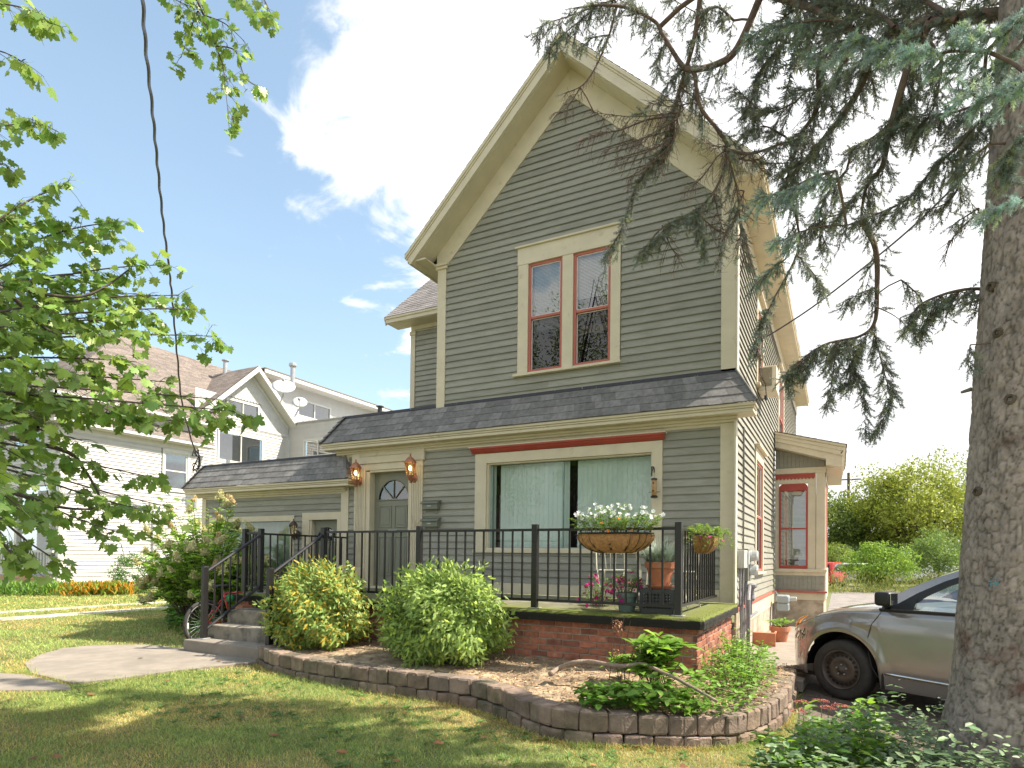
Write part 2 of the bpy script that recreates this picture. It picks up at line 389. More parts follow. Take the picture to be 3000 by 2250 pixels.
# ================================================================== ground
def sst(a, b, x): t = min(1, max(0, (x - a) / (b - a))); return t * t * (3 - 2 * t)
def gz(x, y):
    z = min(.10, max(-.08, -.025 * (x + 2)))
    return z - .12 * sst(-13, -21, x)
def grid_sheet(name, xs, ys, zf, mat, kind='structure', off=0.0):
    v = [(x, y, zf(x, y) + off) for y in ys for x in xs]; nx = len(xs)
    f = [(j * nx + i, j * nx + i + 1, (j + 1) * nx + i + 1, (j + 1) * nx + i) for j in range(len(ys) - 1) for i in range(nx - 1)]
    me = bpy.data.meshes.new(name); me.from_pydata(v, [], f); o = link(name, me, mat); tag(o, kind=kind); return o
def rng_list(a, b, s): n = int(round((b - a) / s)); return [a + (b - a) * i / n for i in range(n + 1)]
LAWN = pmat('lawn_soil_and_thatch', (.13, .15, .055), .95, .35, 2.2, .6, 90, col2=(.25, .20, .11), c2lo=.5, c2hi=.72, c2scale=3)
xs = [-500, -250, -120, -60] + rng_list(-40, 20, .5) + [40, 80, 200, 500]
ys = [-60, -30, -15] + rng_list(-10, 14, .5) + [20, 30, 45, 70, 120, 300, 700]
tag(grid_sheet('lawn', xs, ys, gz, LAWN), 'mown lawn running round the house', None)
GRAVEL = pmat('gravel', (.25, .225, .205), .95, .35, 26, 1, 70, col2=(.15, .13, .115), c2lo=.45, c2hi=.7, c2scale=2)
DIRT = pmat('driveway_dirt', (.13, .10, .08), .95, .4, 14, 1, 60, col2=(.26, .21, .17), c2lo=.5, c2hi=.7, c2scale=1.6)
grid_sheet('gravel_driveway', rng_list(.95, 30, .5), rng_list(5, 34, 1), gz, GRAVEL, off=.006)
grid_sheet('dirt_driveway', rng_list(.9, 9, .3), rng_list(-3.3, 5, .3), gz, DIRT, off=.005)
GRAVL = pmat('pale_gravel', (.50, .45, .38), .95, .3, 20, 1, 60, col2=(.2, .22, .1), c2lo=.55, c2hi=.7, c2scale=2)
for q, (x0, x1) in enumerate(((-15.6, -14.7), (-13.7, -12.9))):
    tag(grid_sheet('gravel_drive', rng_list(x0, x1, .3), rng_list(-20, 20, 1), gz, GRAVL, off=.008), None)
# curved concrete walk up to the steps
def conc_sheet(name, poly, z0, th, label=None):
    m = MB(); m.slab(poly, z0 - th, z0); o = m.build(name, CONC, None, bevel=.008); tag(o, label, None, kind='structure'); return o
walk = [(-5.05, -3.36), (-5.3, -3.95), (-5.42, -4.35), (-5.5, -4.9), (-5.62, -5.28), (-6.55, -5.22), (-7.3, -4.95), (-7.85, -4.55), (-8.2, -4.1), (-8.15, -3.7), (-7.6, -3.3), (-6.7, -3.2)]
conc_sheet('concrete_path', walk, .122, .1, 'flared concrete path at the foot of the steps')
conc_sheet('concrete_path', [(-5.35, -5.42), (-5.6, -5.32), (-6.57, -5.26), (-9, -5.9), (-14, -7.4), (-14, -8.8), (-8.4, -7.0), (-6.2, -6.0)], .112, .1, 'older concrete path slab at the left edge')
conc_sheet('concrete_walk', [(.12, -.9), (.88, -1.0), (1.0, 1.0), (1.1, 5.0), (.03, 5.5), (.03, 0)], .07, .12, 'narrow concrete walk between the house and the driveway')

# planting bed behind the block wall
wall_top = [(-5.16, -3.40, .305), (-4.71, -3.62, .30), (-3.93, -3.76, .29), (-3.20, -3.76, .285), (-2.6, -3.74, .28), (-2.2, -3.70, .27), (-1.86, -3.67, .26), (-1.44, -3.85, .25), (-1.09, -4.08, .24), (-.88, -4.17, .23), (-.66, -4.18, .22), (-.44, -4.10, .212), (-.23, -3.99, .206), (-.02, -3.88, .20), (.23, -3.74, .195), (.45, -3.58, .19), (.60, -3.35, .19), (.70, -3.05, .193), (.76, -2.75, .20), (.80, -2.4, .203), (.82, -1.98, .21), (.80, -1.03, .22)]
wall_line = [(x, y) for x, y, z in wall_top]
def ztop(x, y): return min(((x - a) ** 2 + (y - b) ** 2, z) for a, b, z in wall_top)[1]
BED = pmat('bed_soil_and_mulch', (.24, .17, .11), .95, .45, 30, 1, 80, col2=(.42, .34, .22), c2lo=.45, c2hi=.62, c2scale=7)
def bedz(x, y): return .285 - .055 * max(0, -2.3 - y) - .05 * sst(-.1, .7, x)
m = MB(); inner = [(x * .985, y + .10) for x, y in wall_line]
poly = inner + [(.72, -.95), (0.0, -.9), (-.05, -2.3), (-5.16, -2.3)]

rows = []
for (x, y, z) in wall_top:
    f_ = Vector((x * .985 - (.03 if x > .3 else 0), y + (.10 if x < .6 else .02), z - .05)); bk_ = Vector((x, -2.25, .29)) if x < -.06 else Vector((-.06, min(-2.25, -2.25) if y < -2.6 else y, .27))
    rows.append([f_.lerp(bk_, k / 8) for k in range(9)])
for r0, r1 in zip(rows, rows[1:]):
    for p0, p1, p2, p3 in zip(r0, r1, r1[1:], r0[1:]): m.face([p0, p1, p2, p3])
o = m.build('planting_bed', BED, None); tag(o, kind='structure')
# mulch chips and dry litter on it
def inpoly(x, y, P):
    c = False; j = len(P) - 1
    for i in range(len(P)):
        if (P[i][1] > y) != (P[j][1] > y) and x < (P[j][0] - P[i][0]) * (y - P[i][1]) / (P[j][1] - P[i][1]) + P[i][0]: c = not c
        j = i
    return c
def scatter(n, P, x0, x1, y0, y1):
    out_ = []
    while len(out_) < n:
        x, y = random.uniform(x0, x1), random.uniform(y0, y1)
        if inpoly(x, y, P): out_.append((x, y))
    return np.array(out_)
pp = scatter(9000, poly, -5.2, .9, -4.6, -.9); k = len(pp)
X = rdir(k); X[:, 2] *= .25; Y = rdir(k); Y[:, 2] *= .3
MULCH = pmat('mulch_chips', (.36, .25, .15), .9, .3, 9, attr=True)
o = inst_mesh('mulch', [(0, -.15, 0), (1, -.12, 0), (1, .1, 0), (0, .15, 0)], [(0, 1, 2, 3)], np.c_[pp, np.array([bedz(x, y) for x, y in pp]) + rng.uniform(-.004, .018, k)], X, Y, rng.uniform(.012, .045, k), MULCH, None, hue(k, (1, 1, 1), .45, (1.5, 1.4, 1.2), .3))
tag(o, 'brown mulch and dry litter in the raised bed', 'mulch', kind='stuff')

# block wall
def walk_line(P, step):
    segs = [(Vector((*P[i], 0)), Vector((*P[i + 1], 0))) for i in range(len(P) - 1)]; tot = sum((b - a).length for a, b in segs)
    n = int(tot / step); outp = []
    for k in range(n + 1):
        d = tot * k / n; 
        for a, b in segs:
            l = (b - a).length
            if d <= l + 1e-9: outp.append(a.lerp(b, d / l)); break
            d -= l
    return outp
BLOCK = pmat('retaining_block', (.225, .175, .14), .95, .3, 9, 1.0, 45, attr=True, col2=(.085, .08, .05), c2lo=.46, c2hi=.68, c2scale=3.2)
wall = thing('retaining_wall', 'low curving wall of tumbled concrete blocks round the raised bed', 'retaining wall', (-2, -4, 0))
for cname, (z0, z1, offs, shift) in (('block_course', (-.16, -.158, .02, .5)), ('cap_course', (-.153, 0, 0, 0))):
    P = walk_line(wall_line, .235); m = MB()
    if shift: P = [P[0]] + [(a + b) / 2 for a, b in zip(P, P[1:])] + [P[-1]]
    for a, b in zip(P, P[1:]):
        if (b - a).length < .05: continue
        d = (b - a).normalized(); nn = Vector((d.y, -d.x, 0))          # outwards, to the viewer
        g = .0035; a2, b2 = a + d * g, b - d * g; r_ = random.uniform(-.006, .006)
        o1 = nn * (offs + r_); i1 = nn * (-.19 if a.x < .55 else -.36)
        q = [a2 + o1, b2 + o1, b2 + i1 - d * .012, a2 + i1 + d * .012]
        c = cv(.22); base = Vector(((c * random.uniform(.97, 1.08)), c, c * random.uniform(.93, 1.02)))
        mid = (q[0] + q[1]) / 2 + nn * .016; zc_ = ztop(a.x, a.y) * .5 + ztop(b.x, b.y) * .5
        m.slab([(q[0].x, q[0].y), (mid.x, mid.y), (q[1].x, q[1].y), (q[2].x, q[2].y), (q[3].x, q[3].y)], (zc_ + z0 if not shift else -.2), zc_ + z1 + random.uniform(-.004, .004), tuple(base))
    m.build(cname, BLOCK, wall, bevel=.019, seg=3, jit=.003)

# ================================================================== porch
porch = thing('brick_porch', 'red brick porch platform with a mossy black edged concrete slab', 'porch', (-3.5, -1.2, 0))
m = MB(); m.box(-5.2, -.045, -2.285, -.01, -.1, .74)
m.box(-7.0, -6.55, -2.285, -.01, -.1, .74); m.box(-6.56, -5.19, -2.2, -.01, -.1, .74)
m.build('mortar_core', MORTAR, porch)
def bricks(fr, a0, a1, z0, z1, nf, parent, name='brickwork'):
    m = MB(); z = z0; k = 0; L_, H_, J = .205, .060, .012
    while z < z1 - .02:
        a = a0 - (L_ / 2 if k % 2 else 0) + random.uniform(-.01, .01); h = min(H_, z1 - z)
        while a < a1:
            b0, b1 = max(a, a0), min(a + L_ - J, a1)
            if b1 - b0 > .02:
                t = random.random(); c = Vector((1, 1, 1)) * cv(.22)
                if t < .15: c = Vector((.62, .62, .7)) * cv(.15)
                elif t < .27: c = Vector((1.15, 1.45, 1.5)) * cv(.1)
                e = random.uniform(-.004, .005)
                m.box(b0, b1, nf - .03, nf + .012 + e, z, z + h - random.uniform(0, .003), fr, tuple(c))
            a += L_
        z += H_ + J; k += 1
    return m.build(name, BRICK, parent, bevel=.004, seg=1, jit=.0012)
bricks(FRONT, -5.2, -.033, .02, .735, 2.285, porch)
bricks(Fr((-.045, 0, 0), (0, 1, 0), (1, 0, 0)), -2.297, -.02, .02, .735, 0, porch)
bricks(FRONT, -7.0, -6.6, .02, .735, 2.285, porch)
# slab with rounded, lumpy edge
def slab_mat():
    m = pmat('mossy_slab', (.20, .19, .14), .95, .3, 5, .7, 60)
    t = m.node_tree; n = t.nodes; l = t.links; b = next(x for x in n if x.type == 'BSDF_PRINCIPLED')
    g = n.new('ShaderNodeNewGeometry'); s = n.new('ShaderNodeSeparateXYZ'); l.new(g.outputs['Position'], s.inputs[0])
    nz = n.new('ShaderNodeTexNoise'); nz.inputs['Scale'].default_value = 7; nz.inputs['Detail'].default_value = 8; nz.inputs['Roughness'].default_value = .7; l.new(g.outputs['Position'], nz.inputs[0])
    nb = n.new('ShaderNodeTexNoise'); nb.inputs['Scale'].default_value = 1.3; nb.inputs['Detail'].default_value = 6; l.new(g.outputs['Position'], nb.inputs[0])
    old = b.inputs['Base Color'].links[0].from_socket
    def mix(f, a, c):
        x = n.new('ShaderNodeMixRGB'); l.new(f, x.inputs[0]); l.new(a, x.inputs[1]); x.inputs[2].default_value = c + (1,); return x.outputs[0]
    def ma(op, a, b_, c_=None):
        x = n.new('ShaderNodeMath'); x.operation = op
        for i, v in enumerate((a, b_, c_)):
            if v is None: continue
            if isinstance(v, (int, float)): x.inputs[i].default_value = v
            else: l.new(v, x.inputs[i])
        return x.outputs[0]
    def mr(v, a, c):
        x = n.new('ShaderNodeMapRange'); x.inputs[1].default_value = a; x.inputs[2].default_value = c; l.new(v, x.inputs[0]); return x.outputs[0]
    z = ma('MULTIPLY_ADD', nz.outputs[0], .07, s.outputs[2])      # height with ragged edge
    crust = mr(z, .865, .85)                                      # black weathered crust low on the edge
    edge = mr(ma('MULTIPLY_ADD', nz.outputs[0], -.5, ma('MAXIMUM', ma('MULTIPLY', s.outputs[1], -1), ma('ADD', s.outputs[0], 2.38))), 1.55, 2.0)
    moss0 = mr(nb.outputs[0], .38, .62)
    c = mix(moss0, old, (.11, .115, .04))
    c = mix(edge, c, (.13, .16, .022))
    c = mix(mr(nz.outputs[0], .50, .66), c, (.13, .11, .06))
    c = mix(crust, c, (.013, .013, .009))
    l.new(c, b.inputs['Base Color']); return m
def lumpy_slab():
    x0, x1, y0, y1, z0, z1 = -7.05, .045, -2.41, 0.0, .735, .85
    prof = [(0, z0), (.0, z0 + .03), (-.004, z0 + .06), (.0, z1 - .03), (.012, z1 - .010), (.035, z1 - .001), (.07, z1)]
    v, f = [], []; xs_ = rng_list(x0 + .05, x1 - .05, .045); ys_ = rng_list(y0 + .05, y1, .045)
    ring = [(x, y0, 0, -1) for x in xs_] + [(x1 - .05 + .05 * math.sin(t), y0 + .05 - .05 * math.cos(t), math.sin(t), -math.cos(t)) for t in (.4, .8, 1.2)] + [(x1, y, 1, 0) for y in ys_]
    for (x, y, nx, ny) in ring:
        w = random.uniform(-.004, .004)
        for dpt, z in prof:
            j = random.uniform(-.003, .003) + w
            v.append((x - nx * (dpt + j), y - ny * (dpt + j), z + random.uniform(-.002, .002)))
    k = len(prof)
    for i in range(len(ring) - 1):
        for j in range(k - 1): f.append((i * k + j, (i + 1) * k + j, (i + 1) * k + j + 1, i * k + j + 1))
    top = [v[i * k + k - 1] for i in range(len(ring))]; b = len(v)
    v += [(x0, y0 + .07, z1), (x0, 0, z1)]
    f.append(tuple([i * k + k - 1 for i in range(len(ring))] + [b + 1, b]))
    v += [(x0, y0, z0), (x0, 0, z0), (x1, 0, z0)]; f.append(tuple([i * k for i in range(len(ring))][::-1] + [b + 2, b + 3]))
    f.append((b + 2, b, b + 1, b + 3))
    me = bpy.data.meshes.new('slab'); me.from_pydata(v, [], f); return link('slab', me, slab_mat(), porch)
lumpy_slab()
pos = []                                                           # moss tufts on the slab edges
for _ in range(9000):
    if random.random() < .7: x, y, z = random.uniform(-5.2, .03), -2.41 + abs(random.gauss(0, .05)), .85
    else: x, y, z = .04 - abs(random.gauss(0, .16)), random.uniform(-2.4, 0), .85
    if y < -2.385 or x > .02: z -= random.uniform(0, .025)
    pos.append((x, y, z - .004))
pos = np.array(pos); k = len(pos); d = rdir(k) * .5 + np.array([0, 0, .8])
MOSS = pmat('moss', (.15, .19, .02), .95, .2, 9, attr=True, transl=.25)
tag(inst_mesh('moss', [(0, -.2, 0), (1, 0, 0), (0, .2, 0)], [(0, 1, 2)], pos, d, rdir(k), rng.uniform(.004, .011, k), MOSS, porch, hue(k, (1, .9, 1), .35, (.35, .4, .5), .4)), kind='stuff')

steps = thing('concrete_steps', 'weathered concrete steps up to the porch', 'steps', (-5.9, -2.9, 0))
for z0, z1, yf, x0, x1 in ((-.05, .27, -3.37, -6.66, -5.17), (.05, .45, -3.06, -6.58, -5.22), (.05, .64, -2.77, -6.56, -5.24)):
    m = MB(); m.box(x0, x1, yf, -2.42 if z1 < .6 else -2.2, z0, z1); m.build('step', CONCD if z1 > .3 else CONC, steps, bevel=.014, jit=.0)

# ================================================================== house
house = thing('clapboard_house', 'two storey grey green clapboard house with cream trim and a steep front gable', 'house', (-3, 3, 0))
def box_part(name, mat, parent, *boxes, fr=WORLD, bevel=0.004, smooth=False):
    m = MB()
    for b in boxes: m.box(*b, fr=fr)
    return m.build(name, mat, parent, bevel=bevel, seg=1)
# --- front wall siding, lower storey
bw = (-4.08, -.98, 1.51, 3.23)           # big window with its trim
mdoor = (-6.68, -5.14, .8, 3.5)          # main door with its casing
siding('front_siding', FRONT, -6.86, -6.6, 1.03, 3.27, house)
siding('front_siding', FRONT, -5.2, -.1, 1.03, 3.27, house, holes=(bw,))
siding('wing_siding', FRONT, -10.9, -7.0, .55, 2.6, house, holes=((-10.74, -8.21, .9, 2.2), (-7.99, -7.0, .3, 2.24)))
# --- upper storey front with the gable
gx, gap, gs = -2.45, 8.62, .975
siding('gable_siding', FRONT, -4.8, -.1, 3.98, 8.62, house, holes=((-3.33, -1.61, 4.36, 6.38),), clip=lambda z: (gx - (gap - z) / gs, gx + (gap - z) / gs) if z > 6.2 else (-9, 9))
siding('side_siding', SIDE, .1, 13.2, .82, 6.5, house, holes=((2.05, 3.32, 1.2, 3.38), (5.75, 8.9, .7, 4.0), (2.2, 3.2, 4.35, 5.9), (6.3, 8.0, 3.9, 5.9)), jit=.05)

# back left block
BK = Fr((0, 2.05, 0), (1, 0, 0), (0, -1, 0))
siding('back_siding', BK, -6.9, -4.6, 4.0, 6.32, house)
# trims
T = .03
box_part('corner_board', CREAM, house, (-.19, 0.0, 0, .03, .86, 3.30), (0.0, .028, -.03, .12, .86, 3.30), fr=FRONT)
m = MB(); m.box(-.19, .0, -.02, .03, 4.0, 6.52, FRONT); m.box(0.0, .028, -.12, .03, 4.0, 6.5, FRONT); m.build('corner_board', CREAM, house, bevel=.004, seg=1)
m = MB(); m.box(-4.88, -4.71, -.02, .032, 3.98, 6.36, FRONT); m.box(-4.91, -4.68, -.02, .055, 6.36, 6.41, FRONT); m.box(-4.93, -4.66, -.02, .075, 6.41, 6.455, FRONT)
m.build('corner_board', CREAM, house, bevel=.004, seg=1)
m = MB(); m.box(-7.0, -6.88, -.02, .032, 3.98, 5.99 + .28, BK); m.box(-7.02, -6.86, -.02, .05, 6.22, 6.30, BK); m.box(-7.0, -4.6, -.02, .02, 6.3, 6.55, BK); m.build('corner_board', CREAM, house, bevel=.004, seg=1)
m = MB(); m.box(-7.0, -6.82, -.02, .034, .86, 3.42, FRONT); m.build('corner_board', CREAM, house, bevel=.004, seg=1)
m = MB(); m.box(-10.98, -10.85, -.02, .034, .3, 2.62, FRONT); m.build('corner_board', CREAM, house, bevel=.004, seg=1)
box_part('base_board', CREAM, house, (-5.14, -.19, 0, .022, .86, 1.03), fr=FRONT)
box_part('frieze_board', CREAM, house, (-6.88, 0.0, 0, .026, 3.262, 3.44), fr=FRONT)
box_part('frieze_board', CREAM, house, (-10.98, -7.0, 0, .026, 2.595, 2.84), fr=FRONT)
# side base
box_part('water_table', ROSE, house, (.0, 5.8, 0, .05, .755, .80), fr=SIDE)
box_part('side_skirt_board', CREAM, house, (.0, 5.8, 0, .03, .50, .75), fr=SIDE)
m = MB(); m.box(.0, 5.9, -.1, .02, -.2, .5, SIDE); m.build('stone_foundation', STONE, house)
# side wall beyond the bay
# pent roof over the ground floor: hipped, shingled, with fascia and soffit
def pent(xl, xr, zt, ze, ov, nm, right_side=False, left_side=False, zl=None):
    el, er = xl - (ov if left_side else 0), xr + (ov if right_side else 0)
    shingles(nm + 'roof', (el, -ov, ze), (er, -ov, ze), (xl, -.012, zt), (xr, -.012, zt), .135, .19, house, out=(0, -1, .6))
    if right_side:
        shingles('hip_shingles', (er + .004, -ov - .004, ze), (er, ov * .30, ze), (xr, -.03, zt + .012), (xr + .004, .06, zt + .012), .13, .4, house, th=.012, out=(1, 0, .6))
        m = MB(); m.tube([(er, -ov, ze + .012), (xr, -.01, zt + .02)], .018, 6, .9)
        m.build('hip_cap', SHING, house)
    if left_side:
        m = MB(); n_ = 5
        for k in range(n_):
            a = Vector((el, -ov, ze)).lerp(Vector((xl, -.02, zt)), k / n_); b = Vector((el, -ov, ze)).lerp(Vector((xl, -.02, zt)), (k + 1.1) / n_)
            u_ = Vector((-.62, -.62, .55)).normalized(); s_ = Vector((.09, -.02, .01)); o_ = Vector((-.02, .09, 0))
            m.face([a + u_ * .022 + s_, a + u_ * .03, b + u_ * .012, b + u_ * .006 + s_], cv(.2)); m.face([a + u_ * .03, a + u_ * .022 + o_, b + u_ * .006 + o_, b + u_ * .012], cv(.2))
            m.face([a + s_, a + u_ * .022 + s_, a + u_ * .03, a + u_ * .022 + o_, a + o_], .6)
        m.build('hip_cap', SHING, house, fix=False)
        shingles('hip_shingles', (el, .0, ze), (el, -ov, ze), (xl, .06, zt), (xl, -.012, zt), .135, .2, house, out=(-1, 0, .6))
pent(-7.0, 0.0, 4.0, 3.5, .30, 'pent_', True, True)
pent(-11.0, -6.93, 3.32, 2.83, .30, 'wing_', True, True)
m = MB()
for z0, xl, xr, lw in ((3.5, -7.3, .30, -7.3), (2.83, -11.3, -6.6, -11.3)):
    yy = -.285
    # stepped mouldings under the roof edge: crown, fascia, bed moulding
    for dz0, dz1, o_ in ((-.005, -.045, .0), (-.045, -.075, .02), (-.075, -.125, .035)):
        m.box(xl + .01 + o_, xr - .01 - o_, yy + o_, .0, z0 + dz1, z0 + dz0 - .001)
    m.box(xl + .2, xr - .26, -.10, -.02, z0 - .165, z0 - .125); m.box(xl + .2, xr - .27, -.07, -.02, z0 - .20, z0 - .165)
m.box(.0, .255, 0.0, .12, 3.38, 3.49)
m.build('eave_moulding', CREAM, house, bevel=.006, seg=1)
m = MB(); m.box(-7.02, .0, -.02, 2.4, 3.985, 4.01); m.box(-11.0, -6.98, 0, 2.6, 3.30, 3.335); m.build('flat_roof', FLASH, house)
box_part('roof_flashing', FLASH, house, (-7.0, 0.01, 0.0, .03, 3.985, 4.035), (-11.02, -7.0, 0.0, .03, 3.31, 3.35), fr=FRONT, bevel=.003)
box_part('wing_end_wall', SIDING, house, (-10.97, -10.95, 0.01, 2.6, .3, 3.0), (-10.95, -7.0, 2.55, 2.6, .3, 3.3), bevel=0)
box_part('corner_siding', SIDING, house, (-7.0, -6.97, .02, 2.0, 3.3, 3.98), bevel=0)

# --- front gable roof
ya = -.42; ax, az, ex, ez = gx, 9.32, 2.84, 6.55          # apex, half span of the eaves, eave height
sl_ = (az - ez) / ex; nv = Vector((-sl_, 0, 1)).normalized()
for s in (-1, 1):
    e = Vector((ax + s * ex, 0, ez)); a = Vector((ax, 0, az))
    shingles('gable_roof', (e.x, 13.3, e.z) if s < 0 else (e.x, ya, e.z), (e.x, ya, e.z) if s < 0 else (e.x, 13.3, e.z), (a.x, 13.3, a.z) if s < 0 else (a.x, ya, a.z), (a.x, ya, a.z) if s < 0 else (a.x, 13.3, a.z), .14, .3, house, SHING2, out=(s, 0, 1))
    # rake boards: a stack of mouldings following the slope, shown as slanted prisms at increasing depth
    m = MB()
    def strip(d0, d1, y0, y1, u0=0.0, u1=0.0):
        # d: distance below the roof line (vertical), from y0 to y1
        P = [(a.x, a.z - d0), (e.x + s * u0, e.z - d0 - u0 * sl_), (e.x + s * u1, e.z - d1 - u1 * sl_), (a.x, a.z - d1)]
        m.prism(P if s > 0 else P[::-1], y0, y1)
    strip(.012, .075, ya - .012, ya + .04, .0, .0)
    strip(.075, .115, ya + .006, ya + .045, .0, -.02)
    strip(.115, .30, ya + .02, ya + .06, -.02, -.12)
    strip(.24, .30, ya + .0, ya + .02, -.08, -.12)
    m.build('rake_board', CREAM, house, bevel=.003, seg=1)
    m = MB(); strip(.285, .31, ya + .06, .0, -.12, -.14); m.build('rake_soffit', CREAM, house)
    # frieze board against the wall
    m = MB()
    P = [(a.x, a.z - .31), (a.x + s * 2.45, a.z - .31 - 2.45 * sl_), (a.x + s * 2.45, a.z - .31 - 2.45 * sl_ - .28), (a.x + s * 2.24, a.z - .72 - 2.24 * sl_), (a.x, a.z - .72)]
    m.prism(P if s > 0 else P[::-1], -.034, .0); m.build('rake_frieze', CREAM, house, bevel=.003, seg=1)
    # eave box along the side
    m = MB(); x0_, x1_ = sorted((a.x + s * 2.45, e.x - s * .02))
    m.box(x0_, x1_, ya + .05, 13.25, ez - .13, ez - .10); xo = e.x - s * .03
    m.box(min(xo, xo - s * .04), max(xo, xo - s * .04), ya + .05, 13.28, ez - .14, ez - .01); m.box(min(xo, xo + s * .03), max(xo, xo + s * .03), ya + .0, 13.28, ez - .05, ez - .005)
    # sloping return closing the end of the box at the front
    m.build('eave_box', CREAM, house, bevel=.003, seg=1)
    if s > 0: box_part('side_frieze', CREAM, house, (0.1, 13.2, 0, .03, 6.15, 6.42), fr=SIDE)
box_part('left_upper_wall', SIDING, house, (-4.87, -4.85, .02, 4.0, 3.98, 6.5), bevel=0)
m = MB(); m.tube([(ax, ya, az + .01), (ax, 13.3, az + .01)], .03, 6); m.build('ridge_cap', SHING2, house)
# --- cross roof at the back left
y0c, z0c, rise = 1.64, 6.56, .9
shingles('cross_roof', (-7.42, y0c, z0c), (-4.0, y0c, z0c), (-7.42, y0c + 2.9, z0c + 2.61), (-3.0, y0c + 2.9, z0c + 2.61), .13, .3, house, SHING2, out=(0, -1, 1))
m = MB(); m.box(-7.4, -4.2, y0c + .02, y0c + .06, z0c - .13, z0c - .01); m.box(-7.4, -4.2, y0c + .0, y0c + .03, z0c - .05, z0c - .004); m.box(-7.38, -4.2, y0c + .05, 2.06, z0c - .14, z0c - .11)
m.prism([(1.64, 6.55), (4.54, 9.16), (4.54, 8.98), (1.7, 6.40)], 0, .03, Fr((-7.44, 0, 0), (0, 1, 0), (1, 0, 0)))
m.build('cross_eave', CREAM, house, bevel=.003, seg=1)
box_part('cross_wall', SIDING, house, (-6.99, -6.95, 2.08, 7.0, 3.98, 6.5), bevel=0)

# ------------------------------------------------------------------ windows and doors of the house
def sash_window(fr, a0, a1, z0, z1, parent, frame=ROSE, fw=.045, blinds=None, mid=.5, inner=True, glass=GLASSU, name='window', blindmat=BLINDW, low=None, depth=.06):
    w = MB(); zm = z0 + (z1 - z0) * mid
    for b in ((a0, a0 + fw, z0, z1), (a1 - fw, a1, z0, z1), (a0 + fw, a1 - fw, z1 - fw, z1), (a0 + fw, a1 - fw, z0, z0 + fw), (a0 + fw, a1 - fw, zm - fw * .45, zm + fw * .45)):
        w.box(b[0], b[1], -depth, .012, b[2], b[3], fr)
    o = w.build(name, frame, parent, bevel=.004, seg=1)
    g0, g1 = a0 + fw, a1 - fw
    for za, zb, dn in ((z0 + fw, zm - fw * .45, -.035), (zm + fw * .45, z1 - fw, -.012)):
        if inner:
            q = MB(); t = .012
            for b in ((g0, g0 + t, za, zb), (g1 - t, g1, za, zb), (g0, g1, zb - t, zb), (g0, g1, za, za + t)): q.box(b[0], b[1], dn - .005, dn + .008, b[2], b[3], fr)
            q.build('sash', WHITEP, o)
        q = MB(); q.face([fr(g0, dn, za), fr(g1, dn, za), fr(g1, dn, zb), fr(g0, dn, zb)]); q.build('pane', glass if za > z0 + fw + .01 or glass is not GLASSU else GLASSL, o, fix=False)
    if blinds:
        bz0 = z0 + fw + (z1 - z0) * blinds; q = MB(); z = bz0
        while z < z1 - fw - .01:
            q.face([fr(g0 + .01, -.075, z), fr(g1 - .01, -.075, z), fr(g1 - .01, -.095, z + .024), fr(g0 + .01, -.095, z + .024)], cv(.05)); z += .022
        q.build('blind', blindmat, o, fix=False)
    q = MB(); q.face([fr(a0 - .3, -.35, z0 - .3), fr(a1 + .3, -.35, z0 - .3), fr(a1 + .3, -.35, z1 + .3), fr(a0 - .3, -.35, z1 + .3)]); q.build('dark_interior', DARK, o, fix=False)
    return o
# upper pair
m = MB(); m.box(-3.32, -3.14, -.02, .034, 4.36, 6.11, FRONT); m.box(-2.55, -2.37, -.02, .034, 4.36, 6.11, FRONT); m.box(-1.77, -1.62, -.02, .034, 4.36, 6.11, FRONT)
m.box(-3.33, -1.61, -.02, .04, 6.11, 6.38, FRONT); m.box(-3.37, -1.59, -.02, .07, 6.38, 6.41, FRONT); m.box(-3.38, -1.60, -.02, .08, 4.32, 4.36, FRONT)
m.build('window_casing', CREAM, house, bevel=.003, seg=1)
sash_window(FRONT, -3.14, -2.55, 4.37, 6.11, house, blinds=.36, mid=.50)
w2 = sash_window(FRONT, -2.37, -1.77, 4.37, 6.11, house, blinds=.58, mid=.48)
m = MB(); m.box(-2.32, -1.82, -.16, -.14, 4.9, 5.02, FRONT); m.box(-2.32, -1.82, -.16, -.14, 5.1, 5.17, FRONT); m.build('shade_rail', pmat('tan_shade', (.4, .3, .2)), w2)
m = MB(); m.box(-2.28, -1.84, -.2, -.12, 4.41, 4.46, FRONT); m.build('orange_cushion', pmat('orange_cloth', (.5, .16, .05)), w2)
# big picture window
m = MB(); m.box(-4.08, -3.87, -.02, .034, 1.56, 3.13, FRONT); m.box(-1.13, -.98, -.02, .034, 1.56, 3.13, FRONT); m.box(-3.87, -1.13, -.02, .034, 2.97, 3.13, FRONT)
m.box(-4.1, -.96, -.02, .055, 1.51, 1.56, FRONT); m.box(-4.17, -.92, 0, .125, 3.225, 3.245, FRONT)
m.box(-3.87, -3.84, -.10, .0, 1.58, 2.97, FRONT); m.box(-1.15, -1.13, -.10, .0, 1.58, 2.97, FRONT); m.box(-3.84, -1.15, -.10, .0, 2.945, 2.968, FRONT); m.box(-3.87, -1.13, -.12, .02, 1.56, 1.585, FRONT)
m.build('window_casing', CREAM, house, bevel=.003, seg=1)
m = MB(); m.prism([(.03, 3.135), (.05, 3.135), (.07, 3.16), (.085, 3.165), (.10, 3.19), (.12, 3.20), (.12, 3.224), (.03, 3.224)], -4.13, -.95, Fr((0, 0, 0), (0, -1, 0), (1, 0, 0)))
m.build('window_crown', REDP, house)
m = MB(); m.face([FRONT(a, -.075, z) for a, z in ((-3.84, 1.585), (-1.15, 1.585), (-1.15, 2.945), (-3.84, 2.945))]); pw = m.build('picture_window', GLASSP, house, fix=False)
